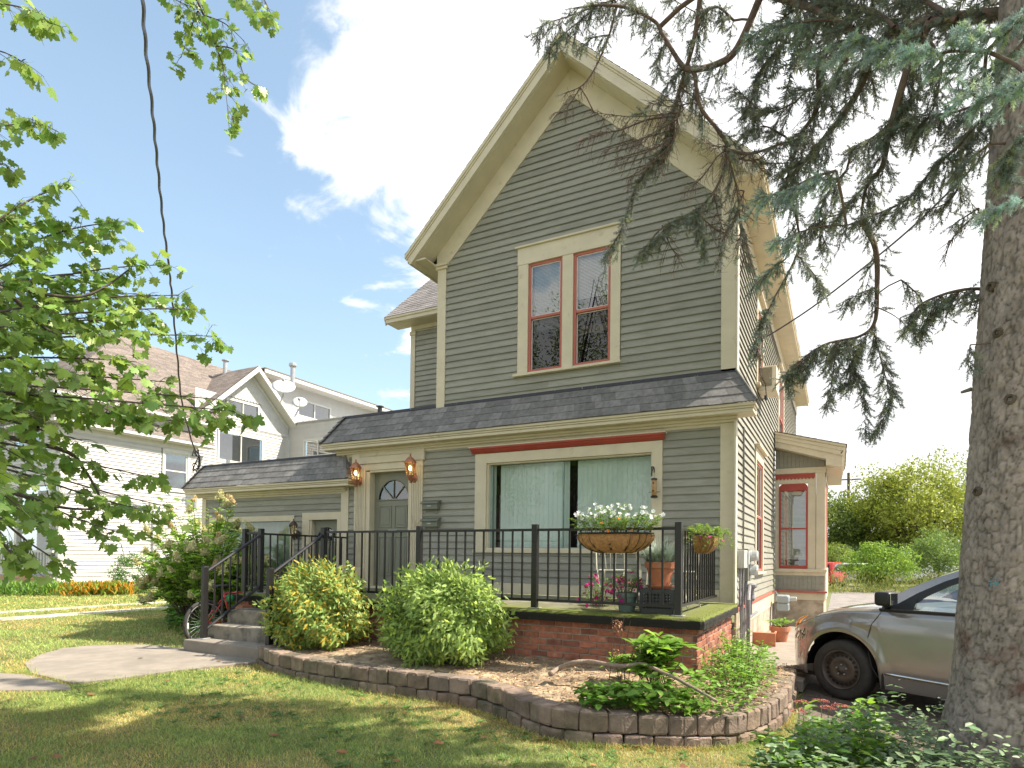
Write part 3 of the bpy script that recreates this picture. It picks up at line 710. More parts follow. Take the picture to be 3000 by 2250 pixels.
m = MB(); m.box(-3.84, -1.15, -.09, -.07, 1.585, 1.60, FRONT); m.box(-2.55, -2.535, -.10, -.062, 1.6, 2.93, FRONT); m.box(-3.84, -3.8, -.09, -.07, 1.6, 2.94, FRONT); m.build('window_frame', pmat('teal_frame', (.25, .35, .32)), pw)
def vblinds(a0, a1, z0, z1, n=-.17):
    m = MB(); a = a0
    while a < a1:
        w = .085; c = cv(.03); k = random.uniform(-.001, .001)
        m.face([FRONT(a, n + k, z0), FRONT(min(a + w, a1), n + .006, z0), FRONT(min(a + w, a1), n + .006, z1), FRONT(a, n + k, z1)], c); a += .078
    return m
vblinds(-3.70, -2.47, 1.6, 2.95).build('vertical_blind', BLIND, pw, fix=False)
vblinds(-2.34, -1.13, 1.6, 2.95).build('vertical_blind', BLIND, pw, fix=False)
vblinds(-3.87, -3.78, 1.6, 2.95).build('vertical_blind', BLIND, pw, fix=False)
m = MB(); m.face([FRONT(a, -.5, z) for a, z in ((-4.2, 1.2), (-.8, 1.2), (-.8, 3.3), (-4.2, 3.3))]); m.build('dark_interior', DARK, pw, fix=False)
# main door with fluted pilasters
m = MB()
for a0, a1 in ((-6.68, -6.42), (-5.42, -5.14)):
    m.box(a0, a1, -.02, .034, .87, 2.99 + .12, FRONT); m.box(a0, a1, .034, .05, .87, 1.2, FRONT)
    fl = 6
    for k in range(fl): 
        w = (a1 - a0 - .06) / fl; m.box(a0 + .03 + k * w + .005, a0 + .03 + (k + 1) * w - .009, .034, .046, 1.24, 3.03, FRONT)
m.box(-6.42, -5.42, -.02, .03, 2.99, 3.11, FRONT); m.box(-6.72, -5.1, -.02, .06, 3.11, 3.33, FRONT); m.box(-6.76, -5.06, -.02, .09, 3.33, 3.45, FRONT); m.box(-6.45, -5.35, .06, .075, 3.235, 3.245, FRONT)
m.box(-6.42, -6.33, -.16, .01, .87, 2.97, FRONT); m.box(-5.46, -5.42, -.16, .01, .87, 2.97, FRONT); m.box(-6.33, -5.46, -.16, .01, 2.95, 2.99, FRONT); m.box(-6.42, -5.42, -.16, .03, .85, .885, FRONT)
m.build('door_casing', CREAM, house, bevel=.003, seg=1)
def door(fr, a0, a1, z0, z1, dn, parent):
    m = MB(); w = a1 - a0; H = z1 - z0; cx_ = (a0 + a1) / 2
    r = w * .40; zc = z1 - .135 - r * 1.05; b = []
    # slab with a half round opening
    arc = [(cx_ + r * math.cos(math.pi * k / 18), zc + r * 1.05 * math.sin(math.pi * k / 18)) for k in range(19)]
    for (p, q) in zip(arc, arc[1:]): m.face([fr(p[0], dn, p[1]), fr(q[0], dn, q[1]), fr(q[0], dn, z1), fr(p[0], dn, z1)])
    for x0_, x1_, zz0, zz1 in ((a0, cx_ - r, zc, z1), (cx_ + r, a1, zc, z1), (a0, a1, z0, zc)): m.face([fr(x0_, dn, zz0), fr(x1_, dn, zz0), fr(x1_, dn, zz1), fr(x0_, dn, zz1)])
    d = m.build('door', DOORP, parent, fix=False)
    m = MB()
    def ring(x0_, x1_, zz0, zz1, t=.018, o=.012):
        for bb in ((x0_, x1_, zz1 - t, zz1), (x0_, x1_, zz0, zz0 + t), (x0_, x0_ + t, zz0 + t, zz1 - t), (x1_ - t, x1_, zz0 + t, zz1 - t)): m.box(bb[0], bb[1], dn, dn + o, bb[2], bb[3], fr)
        m.box(x0_ + .05, x1_ - .05, dn, dn + .007, zz0 + .05, zz1 - .05, fr)
    pw_ = w * .33
    for xa in (a0 + w * .13, a1 - w * .13 - pw_):
        ring(xa, xa + pw_, zc - .50, zc - .10); ring(xa, xa + pw_, z0 + .2, zc - .66)
    m.build('door_panel', DOORP, d, bevel=.004, seg=1)
    m = MB(); m.face([fr(x, dn - .02, z) for x, z in arc]); m.build('fanlight', GLASSD, d, fix=False)
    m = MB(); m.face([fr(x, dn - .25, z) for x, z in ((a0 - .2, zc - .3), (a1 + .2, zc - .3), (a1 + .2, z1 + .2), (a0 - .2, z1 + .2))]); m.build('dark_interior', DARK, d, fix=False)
    m = MB()
    for an in (45, 90, 135):
        m.tube([fr(cx_ + .04 * math.cos(R(an)), dn - .005, zc + .03), fr(cx_ + r * math.cos(R(an)), dn - .005, zc + r * 1.05 * math.sin(R(an)))], .011, 5)
    m.tube([fr(x, dn + .002, z) for x, z in arc], .013, 5); m.tube([fr(cx_ - r, dn, zc), fr(cx_ + r, dn, zc)], .014, 5); m.build('muntin', DOORP, d)
    return d
d1 = door(FRONT, -6.33, -5.46, .885, 2.95, -.13, house)
m = MB(); m.box(-5.99, -5.80, -.13, -.112, 1.86, 1.91, FRONT); m.box(-5.97, -5.82, -.112, -.104, 1.872, 1.898, FRONT); m.build('mail_slot', METAL, d1, bevel=.003)
m = MB(); m.ball(FRONT(-5.5, -.09, 1.78), .022); m.build('door_knob', METAL, d1, smooth=True)
# house number 110, raised on the right pilaster, running down at a slant
m = MB()
for (x, z) in ((-5.335, 2.07), (-5.27, 2.00)): m.tube([FRONT(x - .012, .052, z + .055), FRONT(x + .004, .052, z + .07), FRONT(x + .002, .052, z - .055)], .006, 5)
m.tube([FRONT(-5.195 + .026 * math.cos(t), .052, 1.98 + .05 * math.sin(t)) for t in [k * math.pi / 8 for k in range(17)]], .006, 5)
m.tube([FRONT(-5.275, .052, 1.80), FRONT(-5.277, .052, 1.68)], .006, 5)
m.build('house_number', CREAM, house)
# wing door
m = MB(); m.box(-7.99, -7.80, -.02, .034, .3, 2.11, FRONT); m.box(-7.09, -7.0, -.02, .034, .3, 2.11, FRONT); m.box(-7.99, -7.0, -.02, .034, 2.11, 2.25, FRONT); m.box(-7.8, -7.76, -.1, .01, .3, 2.11, FRONT)
m.build('door_casing', CREAM, house, bevel=.003, seg=1)
door(FRONT, -7.76, -7.09, .4, 2.11, -.07, house)
# wing window
m = MB(); m.box(-10.74, -10.6, -.02, .034, 1.0, 2.1, FRONT); m.box(-8.31, -8.21, -.02, .034, 1.0, 2.1, FRONT); m.box(-10.74, -8.21, -.02, .034, 2.1, 2.21, FRONT); m.box(-10.76, -8.19, -.02, .05, .94, 1.0, FRONT)
m.build('window_casing', CREAM, house, bevel=.003, seg=1)
m = MB(); m.face([FRONT(a, -.05, z) for a, z in ((-10.6, 1.0), (-8.31, 1.0), (-8.31, 2.1), (-10.6, 2.1))]); ww = m.build('wing_window', GLASS, house, fix=False)
vblinds(-10.6, -8.31, 1.0, 2.1, -.15).build('vertical_blind', BLIND, ww, fix=False)
# side windows
def side_win(a0, a1, z0, z1, head=True):
    m = MB(); t = .11; m.box(a0, a0 + t, -.02, .034, z0, z1, SIDE); m.box(a1 - t, a1, -.02, .034, z0, z1, SIDE); m.box(a0, a1, -.02, .034, z1, z1 + .2, SIDE); m.box(a0 - .04, a1 + .04, -.02, .1, z1 + .2, z1 + .235, SIDE); m.box(a0 - .03, a1 + .03, -.02, .08, z0 - .04, z0, SIDE)
    m.build('window_casing', CREAM, house, bevel=.003, seg=1)
    sash_window(SIDE, a0 + t, a1 - t, z0, z1, house, blinds=.5)
side_win(2.08, 3.3, 1.24, 3.12); side_win(2.2, 3.2, 4.4, 5.7); side_win(6.35, 7.95, 3.95, 5.65)

# ------------------------------------------------------------------ bay on the side
BF = Fr((0, 5.8, 0), (1, 0, 0), (0, -1, 0)); BS = Fr((.98, 0, 0), (0, 1, 0), (1, 0, 0))
m = MB(); m.box(0.03, .96, 5.82, 9.0, -.2, .6); m.build('bay_foundation', STONE, house)
m = MB(); m.box(.02, .98, -.03, .0, .60, .755, BF); m.box(.02, 1.0, -.03, .012, 1.12, 1.19, BF); m.box(.01, 1.02, -.03, .06, 1.19, 1.26, BF)
m.box(.01, .095, -.03, .012, 1.26, 3.30, BF); m.box(.655, .81, -.03, .012, 1.26, 3.30, BF); m.box(.095, .655, -.03, .012, 3.08, 3.30, BF); m.box(.815, .985, -.05, .03, 1.26, 3.30, BF); m.box(.01, 1.0, -.03, .035, 3.30, 3.42, BF)
m.box(5.85, 9, -.02, .02, .60, 1.26, BS); m.box(5.85, 6.1, -.02, .02, 1.26, 3.4, BS); m.box(7.0, 7.3, -.02, .02, 1.26, 3.4, BS); m.box(5.85, 9, -.02, .02, 3.2, 3.45, BS)
m.build('bay_trim', CREAM, house, bevel=.004, seg=1)
m = MB(); m.box(.0, 1.03, -.02, .06, .755, .80, BF); m.build('water_table', ROSE, house, bevel=.004, seg=1)
m = MB()
def vboards(z0f, z1f, n=12):
    for k in range(n):
        a0, a1 = .02 + .95 * k / n, .02 + .95 * (k + 1) / n - .003; c = cv(.05)
        m.prism([(a0, z0f(a0)), (a1, z0f(a1)), (a1, z1f(a1)), (a0, z1f(a0))], -.02, .004, BF, c)
m.box(.02, .97, -.03, -.012, .8, 1.12, BF); vboards(lambda a: .8, lambda a: 1.12); m.build('bay_panelling', SIDING, house); m = MB()
m.prism([(.02, 3.42), (.97, 3.42), (.97, 3.5), (.02, 3.8)], -.03, -.012, BF); vboards(lambda a: 3.42, lambda a: 3.86 - .31 * a)
m.build('bay_panelling', SIDING, house)
m = MB()                                                  # saw tooth board
n = 11
for k in range(n):
    a0, a1 = .02 + .77 * k / n, .02 + .77 * (k + 1) / n; m.prism([(a0, 3.29), (a0, 3.205), ((a0 + a1) / 2, 3.17), (a1, 3.205), (a1, 3.29)], .013, .03, BF, cv(.06))
m.build('saw_tooth_board', REDP, house)
# bay window with rounded top corners
fr_out = [(.095, 1.26), (.655, 1.26), (.655, 3.0)] + [(.575 + .08 * math.cos(t), 3.0 + .08 * math.sin(t)) for t in (.4, .8, 1.2, 1.57)] + [(.175 + .08 * math.cos(t), 3.0 + .08 * math.sin(t)) for t in (1.57, 2.0, 2.4, 2.8)] + [(.095, 3.0)]
m = MB(); m.prism([(.095, 2.93)] + [(.655, 2.93)] + fr_out[2:], .0, .03, BF); m.box(.095, .13, .0, .03, 1.26, 2.93, BF); m.box(.62, .655, .0, .03, 1.26, 2.93, BF); m.box(.13, .62, .0, .03, 1.26, 1.33, BF); m.box(.13, .62, .0, .03, 2.10, 2.135, BF)
bwin = m.build('bay_window', REDP, house, bevel=.004, seg=1)
m = MB(); m.face([BF(a, .012, z) for a, z in ((.13, 1.33), (.62, 1.33), (.62, 2.93), (.13, 2.93))]); m.build('pane', GLASSD, bwin, fix=False)
m = MB(); z = 1.46
while z < 2.9: m.face([BF(.13, -.05, z), BF(.62, -.05, z), BF(.62, -.06, z + .022), BF(.13, -.06, z + .022)], cv(.05)); z += .026
m.build('blind', BLINDW, bwin, fix=False)
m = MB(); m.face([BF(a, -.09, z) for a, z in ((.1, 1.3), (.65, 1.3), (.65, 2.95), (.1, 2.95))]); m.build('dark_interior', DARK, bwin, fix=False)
m = MB(); m.box(6.1, 7.0, .0, .03, 1.3, 3.1, BS); m.build('bay_side_window', REDP, house, bevel=.004)
# bay roof: slopes down away from the wall
m = MB(); y0_, y1_ = 5.43, 9.3
for d0, d1, yo in ((0, .05, -.01), (.05, .12, .015), (.12, .20, .03)):
    m.prism([(.03, 4.17 - d0), (1.36 - yo, 3.80 - d0), (1.36 - yo - d1 * .3, 3.80 - d1 - .0), (.03, 4.17 - d1)], y0_ + yo, y0_ + yo + .04, WORLD)
for d0, d1, xo in ((0, .05, .01), (.05, .14, -.015), (.14, .22, -.03)):
    m.box(1.33 + xo - .03, 1.35 + xo, y0_ + .03, y1_, 3.80 - d1, 3.80 - d0)
m.build('bay_fascia', CREAM, house, bevel=.004, seg=1)
m = MB(); m.prism([(.03, 3.98), (1.31, 3.60), (1.31, 3.36), (1.25, 3.36), (1.0, 3.42), (1.0, 3.54), (.03, 3.85)], y0_ + .06, 5.76, WORLD); m.box(1.0, 1.30, 5.76, 9.2, 3.38, 3.62)
m.build('bay_soffit', CREAM, house, bevel=.004, seg=1)
shingles('bay_roof', (1.38, y0_ - .02, 3.80), (1.38, y1_, 3.80), (.02, y0_ - .02, 4.18), (.02, y1_, 4.18), .14, .3, house, SHING2, out=(0, 0, 1))
# ================================================================== railings
def post(x, y, z0, h, parent, w=.07, plate=True):
    m = MB(); m.box(x - w / 2, x + w / 2, y - w / 2, y + w / 2, z0, z0 + h); m.box(x - w / 2 - .002, x + w / 2 + .002, y - w / 2 - .002, y + w / 2 + .002, z0 + h, z0 + h + .01)
    o = m.build('post', BLACKM, parent, bevel=.005, seg=2)
    if plate:
        m = MB(); m.box(x - .065, x + .065, y - .06, y + .06, z0, z0 + .012); m.build('base_plate', METAL, o, bevel=.003, seg=1)
    return o
def rail_bay(p, q, z0, z1, n, parent, w=.034):
    p, q = Vector(p), Vector(q); d = q - p
    for z in (z0, z1):
        m = MB(); a, b = p + Vector((0, 0, z)), q + Vector((0, 0, z)); m.tube([a, b], w * .62, 4); m.build('rail', BLACKM, parent)
    for k in range(1, n + 1):
        c = p + d * (k / (n + 1)); r = .0095
        c0, c1 = c + Vector((0, 0, z0)), c + Vector((0, 0, z1))
        m = MB(); m.box(c0.x - r, c0.x + r, c0.y - r, c0.y + r, c0.z, c1.z); m.build('baluster', BLACKM, parent)
PX = [-.24, -1.9, -3.56, -5.22]; PY = -2.25
rl = thing('porch_railing', 'long black metal railing along the front edge of the porch', 'railing', (-2.7, PY, .85), 'black metal porch railings')
for x in PX: post(x, PY, .85, .97, rl)
for a, b in zip(PX, PX[1:]): rail_bay((a - .035, PY, 0), (b + .035, PY, 0), .95, 1.765, 11, rl)
rl = thing('porch_railing', 'short black metal railing from the corner post back to the house wall', 'railing', (-.24, -1.1, .85), 'black metal porch railings')
rail_bay((-.24, PY + .035, 0), (-.24, -.01, 0), .95, 1.765, 15, rl)
rl = thing('porch_railing', 'black metal railing closing the left side of the porch behind the steps', 'railing', (-6.85, -1.1, .85), 'black metal porch railings')
post(-6.85, PY, .85, .97, rl); post(-6.5, PY, .85, .97, rl)
rail_bay((-6.815, PY, 0), (-6.535, PY, 0), .95, 1.765, 3, rl); rail_bay((-6.85, PY + .035, 0), (-6.85, -.01, 0), .95, 1.765, 14, rl)
for x, lab in ((-6.5, 'black metal handrail on the left side of the concrete steps'), (-5.22, 'black metal handrail on the right side of the concrete steps')):
    h = thing('stair_handrail', lab, 'handrail', (x, -3.18, .27), 'handrails of the concrete steps'); post(x, -3.18, .27, .99, h)
    A, B = Vector((x, -3.15, 1.2)), Vector((x, PY - .03, 1.72)); A2, B2 = Vector((x, -3.15, .40)), Vector((x, PY - .03, .95))
    for a, b in ((A, B), (A2, B2)):
        m = MB(); m.tube([a, b], .021, 6); m.build('rail', BLACKM, h)
    for k in range(1, 7):
        a, b = A.lerp(B, k / 7), A2.lerp(B2, k / 7); m = MB(); m.box(x - .0095, x + .0095, a.y - .0095, a.y + .0095, b.z, a.z); m.build('baluster', BLACKM, h)

# ================================================================== lanterns
COPPER = pmat('copper', (.40, .17, .10), .5, .25, 14, .1, 60, metal=.35)
BRONZE = pmat('dark_bronze', (.075, .045, .035), .45, .2, 14, metal=.3)
LGLASS = glass_mat('lantern_glass', (1, .93, .72), 1.0, .04)
BULB = pmat('lit_bulb', (1, .85, .5), .4, 0, emit=(1, .74, .36, 3.2))
BULBOFF = pmat('bulb', (.7, .7, .65), .4, 0)
def lantern(x, z, xp, zp, label, M_, lit, s=1.0, group='lanterns beside the doors'):
    c = Vector((x, -.2, z)); t = thing('wall_lantern', label, 'lantern', (xp, 0, zp), group)
    pr = [(.012, .245), (.016, .22), (.008, .205), (.022, .20), (.03, .185), (.045, .18), (.085, .135), (.105, .10), (.108, .09), (.10, .088)]
    m = MB(); m.lathe([(r * s, h * s) for r, h in pr][::-1], c, 6); m.build('roof', M_, t)
    m = MB(); m.lathe([(.004, -.26), (.014, -.245), (.006, -.225), (.02, -.21), (.05, -.165), (.068, -.13), (.068, -.12)], c, 6) if s == 1 else m.lathe([(r * s, h * s) for r, h in ((.004, -.26), (.014, -.245), (.006, -.225), (.02, -.21), (.05, -.165), (.068, -.13), (.068, -.12))], c, 6); m.build('base', M_, t)
    m = MB()
    for j in range(6):
        a = 2 * math.pi * (j + .5) / 6; u = Vector((math.cos(a), math.sin(a), 0)); m.tube([c + u * .062 * s + Vector((0, 0, -.12 * s)), c + u * .095 * s + Vector((0, 0, .09 * s))], .005, 4)
    m.build('glazing_bars', M_, t)
    m = MB(); m.lathe([(.058 * s, -.118 * s), (.09 * s, .088 * s)], c, 6); m.build('lantern_glass', LGLASS, t, fix=False)
    m = MB(); m.ball(c + Vector((0, 0, .0)), .028 * s, 10, 1.5); m.build('bulb', BULB if lit else BULBOFF, t, smooth=True)
    m = MB(); m.tube([c + Vector((0, 0, -.12)), c + Vector((0, 0, -.05))], .014, 8); m.build('candle_tube', CREAM, t)
    m = MB(); P = Vector((xp, -.055, zp)); B = c + Vector((0, 0, -.19 * s)); m.tube([P, P + Vector((0, -.06, -.05)), (P + B) / 2 + Vector((0, -.02, -.07)), B + Vector((0, .03, -.02)), B], [.016, .018, .014, .012, .01], 8); m.build('arm', M_, t, smooth=True)
    m = MB(); m.lathe([(.001, 0), (.06, .0), (.055, .015), (.03, .03), (.001, .032)], (xp, -.034, zp), 14, M=Matrix.Rotation(R(90), 3, 'X'), sy=1.5); m.build('wall_plate', M_, t, smooth=True)
lantern(-6.50, 2.93, -6.53, 2.80, 'lit copper lantern on the left pilaster of the main door', COPPER, True)
lantern(-5.28, 2.95, -5.30, 2.80, 'lit copper lantern above the house number right of the main door', COPPER, True)
lantern(-8.04, 1.93, -8.1, 1.83, 'unlit dark bronze lantern between the wing window and the wing door', BRONZE, False, .8)

# ================================================================== mailboxes, feeder
GPAINT = pmat('mailbox_paint', (.15, .16, .12), .45, .08)
for zc, lab in ((2.33, 'upper small green mailbox on the siding right of the main door'), (2.03, 'lower small green mailbox on the siding right of the main door')):
    t = thing('mailbox', lab, 'mailbox', (-4.93, 0, zc), 'mailboxes beside the main door')
    m = MB(); m.box(-5.09, -4.77, .012, .11, zc - .09, zc + .03, FRONT); m.build('box', GPAINT, t, bevel=.006)
    m = MB(); m.prism([(.012, zc + .075), (.125, zc + .035), (.135, zc + .01), (.125, zc + .012), (.012, zc + .06)], -5.11, -4.75, Fr((0, 0, 0), (0, -1, 0), (1, 0, 0)))
    for k in range(15): m.box(-5.11 + .024 * k, -5.11 + .024 * k + .014, .128, .137, zc + .0, zc + .016, FRONT)
    m.build('lid', GPAINT, t, bevel=.002, seg=1)
    for dx in (-5.05, -4.81):
        m = MB(); m.tube([FRONT(dx, .03, zc - .09), FRONT(dx, .04, zc - .15), FRONT(dx - .01, .07, zc - .175), FRONT(dx - .015, .10, zc - .16), FRONT(dx - .01, .105, zc - .13)], .005, 5); m.build('newspaper_hook', GPAINT, t)
    m = MB(); m.box(-4.98, -4.90, .11, .113, zc - .04, zc - .025, FRONT); m.build('name_plate', METAL, t)
t = thing('bird_feeder', 'clear tube bird feeder full of seed on the window casing', 'bird feeder', (-1.07, -.12, 2.3))
SEED = pmat('bird_seed', (.42, .26, .12), .8, .4, 60)
m = MB(); m.lathe([(.034, 2.33), (.034, 2.555)], (-1.07, -.12, 0), 14); m.build('seed_tube', SEED, t, smooth=True)
m = MB(); m.lathe([(.03, 2.553), (.043, 2.557), (.043, 2.575), (.02, 2.585)], (-1.07, -.12, 0), 14); m.build('cap', BLACKM, t)
m = MB(); m.lathe([(.03, 2.30), (.047, 2.305), (.05, 2.322), (.036, 2.335)], (-1.07, -.12, 0), 14); m.build('base', BLACKM, t)
for z in (2.385,):
    m = MB(); m.tube([(-1.15, -.12, z), (-.99, -.12, z)], .004, 5); m.build('perch', BLACKM, t)
for z in (2.40, 2.51):
    m = MB(); m.ball((-1.075, -.153, z), .011, 8, 1.3); m.build('feeding_port', BLACKM, t)
m = MB(); m.tube([(-1.07, -.12, 2.58), (-1.07, -.12, 2.66)], .0015, 4); m.build('hanging_wire', BLACKM, t)
t = thing('wall_bracket', 'small black iron bracket above the bird feeder', 'bracket', (-1.12, -.035, 2.72))
m = MB(); m.tube([(-1.13, -.036, 2.76), (-1.13, -.036, 2.62)], .009, 6); m.build('back_plate', BLACKM, t)
m = MB(); m.tube([(-1.13, -.04, 2.745), (-1.10, -.09, 2.75), (-1.075, -.13, 2.735), (-1.065, -.14, 2.70), (-1.07, -.12, 2.665), (-1.075, -.10, 2.68)], .008, 6); m.tube([(-1.13, -.04, 2.65), (-1.11, -.07, 2.70), (-1.08, -.11, 2.74)], .006, 5); m.build('hook', BLACKM, t)

# ================================================================== coconut fibre baskets on the railings
COIR = pmat('coconut_fibre', (.36, .19, .08), .95, .35, 30, 1.0, 60, attr=True)
def half_basket(cen, ax_, out_, L_, D_, H_, name, label, straps):
    t = thing(name, label, 'planter', tuple(cen), 'coconut fibre baskets hung on the railing'); cen = Vector(cen); ax_ = Vector(ax_); out_ = Vector(out_)
    nu, nv_ = 40, 9; v, f = [], []
    for i in range(nu + 1):
        th = math.pi * i / nu
        for j in range(nv_):
            p = j / (nv_ - 1); s = math.cos(p * math.pi / 2 * .93) ** .38; lump = 1 + .06 * math.cos(th * straps * 2.0) * (s) + random.uniform(-.012, .012)
            cx_, sy_ = math.copysign(abs(math.cos(th)) ** .55, math.cos(th)), math.sin(th) ** .7
            v.append(tuple(cen + ax_ * (L_ / 2 * cx_ * s * lump) + out_ * (D_ * sy_ * s * lump) - Vector((0, 0, H_ * p ** .9)) + Vector((0, 0, random.uniform(-.004, .004)))))
    for i in range(nu):
        for j in range(nv_ - 1): f.append((i * nv_ + j, (i + 1) * nv_ + j, (i + 1) * nv_ + j + 1, i * nv_ + j + 1))
    f.append(tuple(i * nv_ for i in range(nu + 1)))
    me = bpy.data.meshes.new('fibre_liner'); me.from_pydata(v, [], f); me.polygons.foreach_set('use_smooth', [True] * len(f))
    ca = me.color_attributes.new('Col', 'FLOAT_COLOR', 'CORNER'); ca.data.foreach_set('color', [1.0] * 4 * len(me.loops)); link('fibre_liner', me, COIR, t)
    # loose fibres
    fr = MB()
    for _ in range(int(500 * L_)):
        q = Vector(random.choice(v)); d = Vector((random.gauss(0, 1), random.gauss(0, 1), random.gauss(-.4, .6))) * .016; n_ = Vector((.0012, 0, .0006)); fr.face([q, q + n_, q + d], cv(.3))
    fr.build('loose_fibre', COIR, t, fix=False)
    m = MB(); rim = []
    for i in range(nu + 1):
        th = math.pi * i / nu; rim.append(cen + ax_ * (L_ / 2 * 1.02 * math.copysign(abs(math.cos(th)) ** .55, math.cos(th))) + out_ * (D_ * 1.03 * math.sin(th) ** .7) + Vector((0, 0, .012)))
    m.tube(rim, .009, 5); m.tube([rim[0], rim[-1]], .007, 5); m.build('rim', BLACKM, t)
    for k in range(1, straps):
        th = math.pi * k / straps; path = []
        for j in range(9):
            p = j / 8; s = math.cos(p * math.pi / 2 * .93) ** .38 * 1.03 + .01
            path.append(cen + ax_ * (L_ / 2 * math.copysign(abs(math.cos(th)) ** .55, math.cos(th)) * s) + out_ * (D_ * math.sin(th) ** .7 * s) - Vector((0, 0, H_ * p ** .9)))
        m = MB()
        for a, b in zip(path, path[1:]):
            w = ax_ * .012; m.face([a - w, a + w, b + w, b - w])
        m.build('strap', BLACKM, t, fix=False)
    return t
half_basket((-.90, PY - .045, 1.70), (1, 0, 0), (0, -1, 0), .80, .24, .20, 'trough_basket', 'long coconut fibre trough hung on the front railing', 10)
half_basket((-.20, -1.45, 1.71), (0, 1, 0), (1, 0, 0), .56, .22, .20, 'half_round_basket', 'smaller coconut fibre basket hung on the side railing by the porch corner', 8)

# leafy, stemmy clump: stems fan out from a root area, leaves along them
def clump(name, cen, n, spread, height, leaf, lsize, mat, cols, label=None, cat='plant', parent=None, nst=60, droop=.1, tmpl=OVATE, stem=WOODB, stemr=.0018, up_=.7, group=None, flowers=None, base=.3, flat=False, kind=None):
    cen = Vector(cen); t = thing(name, label, cat, tuple(cen), group) if label else parent
    sx, sy = spread; ends, roots = [], []
    for _ in range(nst):
        a = random.uniform(0, 2 * math.pi); r = math.sqrt(random.random()); h = height * (random.uniform(.45, 1) * (1 - .45 * r * r))
        roots.append(cen + Vector((math.cos(a) * r * sx * base, math.sin(a) * r * sy * base, 0))); ends.append(cen + Vector((math.cos(a) * r * sx, math.sin(a) * r * sy, h)))
    m = MB(); P, X, S = [], [], []; tips = []
    for r0, e in zip(roots, ends):
        mid = r0.lerp(e, .5) + Vector((0, 0, height * .14)); pts = []
        for k in range(6):
            u = k / 5; pts.append(r0 * (1 - u) ** 2 + mid * 2 * u * (1 - u) + e * u * u - Vector((0, 0, droop * height * u ** 3)))
        m.tube(pts, [stemr * (1.2 - .6 * k / 5) for k in range(6)], 4, caps=False); tips.append(pts[-1])
        for _ in range(max(1, n // nst)):
            u = random.uniform(.15, 1) ** .8; k = min(4, int(u * 5)); p = pts[k].lerp(pts[k + 1], u * 5 - k)
            ang = random.uniform(0, 6.28); d = Vector((math.cos(ang), math.sin(ang), random.uniform(-.2, up_))); P.append(tuple(p)); X.append(tuple(d)); S.append(lsize * random.uniform(.55, 1.15))
    m.build('stems', stem, t, fix=False)
    P, X, S = np.array(P), np.array(X), np.array(S); Yv = np.cross(np.tile([0, 0, 1.], (len(P), 1)), X) + rng.normal(size=X.shape) * (.15 if flat else .35)
    inst_mesh('leaves', tmpl[0], tmpl[1], P, X, Yv, np.c_[S, S * leaf, S], mat, t, cols(len(P)))
    if kind: t['kind'] = kind
    return t, tips
def star(n, r=.5, cup=.3):
    v = [(0, 0, 0)]; f = []
    for k in range(n):
        a = 2 * math.pi * k / n; w = math.pi / n * .95
        i = len(v); v += [(r * .75 * math.cos(a - w), r * .75 * math.sin(a - w), cup * .7), (r * math.cos(a), r * math.sin(a), cup), (r * .75 * math.cos(a + w), r * .75 * math.sin(a + w), cup * .7)]; f.append((0, i, i + 1, i + 2))
    return v, f
FLOWER = star(5)
def blossoms(name, pts, size, col, parent, j=.012, face_=(0.2, -.8, .5), n=1):
    P = np.array([tuple(p) for p in pts for _ in range(n)]); P = P + rng.normal(size=P.shape) * j; k = len(P)
    Z = np.array(face_) + rng.normal(size=(k, 3)) * .5; X = np.cross(Z, rng.normal(size=(k, 3))); Y = np.cross(Z, X)
    return inst_mesh(name, FLOWER[0], FLOWER[1], P, X, Y, size * rng.uniform(.8, 1.15, k), PETAL, parent, hue(k, col, .12))
random.seed(21)
t, tips = clump('white_petunias', (-.90, -2.40, 1.69), 3600, (.60, .19), .40, .45, .038, LEAFG, lambda n: hue(n, (1.25, 1.15, 1.3), .3, (1.6, .9, .7), .16), 'white flowering plants spilling from the long trough basket', 'plant', nst=170, base=.68, stemr=.0014)
hi = sorted(tips, key=lambda p: -p.z)[:85]; blossoms('flowers', hi, .046, (1.1, 1.1, 1.12), t)
blossoms('orange_flowers', [(-1.0, -2.56, 1.80), (-.80, -2.58, 1.86), (-.66, -2.55, 1.74), (-.9, -2.57, 1.72)], .04, (1.0, .3, .02), t)
t, tips = clump('mixed_basket_plant', (-.10, -1.45, 1.70), 2800, (.32, .60), .34, .45, .036, LEAFY, lambda n: hue(n, (1.0, .95, .9), .3, (1.3, .8, .7), .08), 'yellow green trailing plant with a few pink flowers in the corner basket', 'plant', nst=80, droop=.8, base=.6, stemr=.0014)
blossoms('pink_flowers', sorted(tips, key=lambda p: -p.z)[:14], .045, (.75, .08, .35), t)

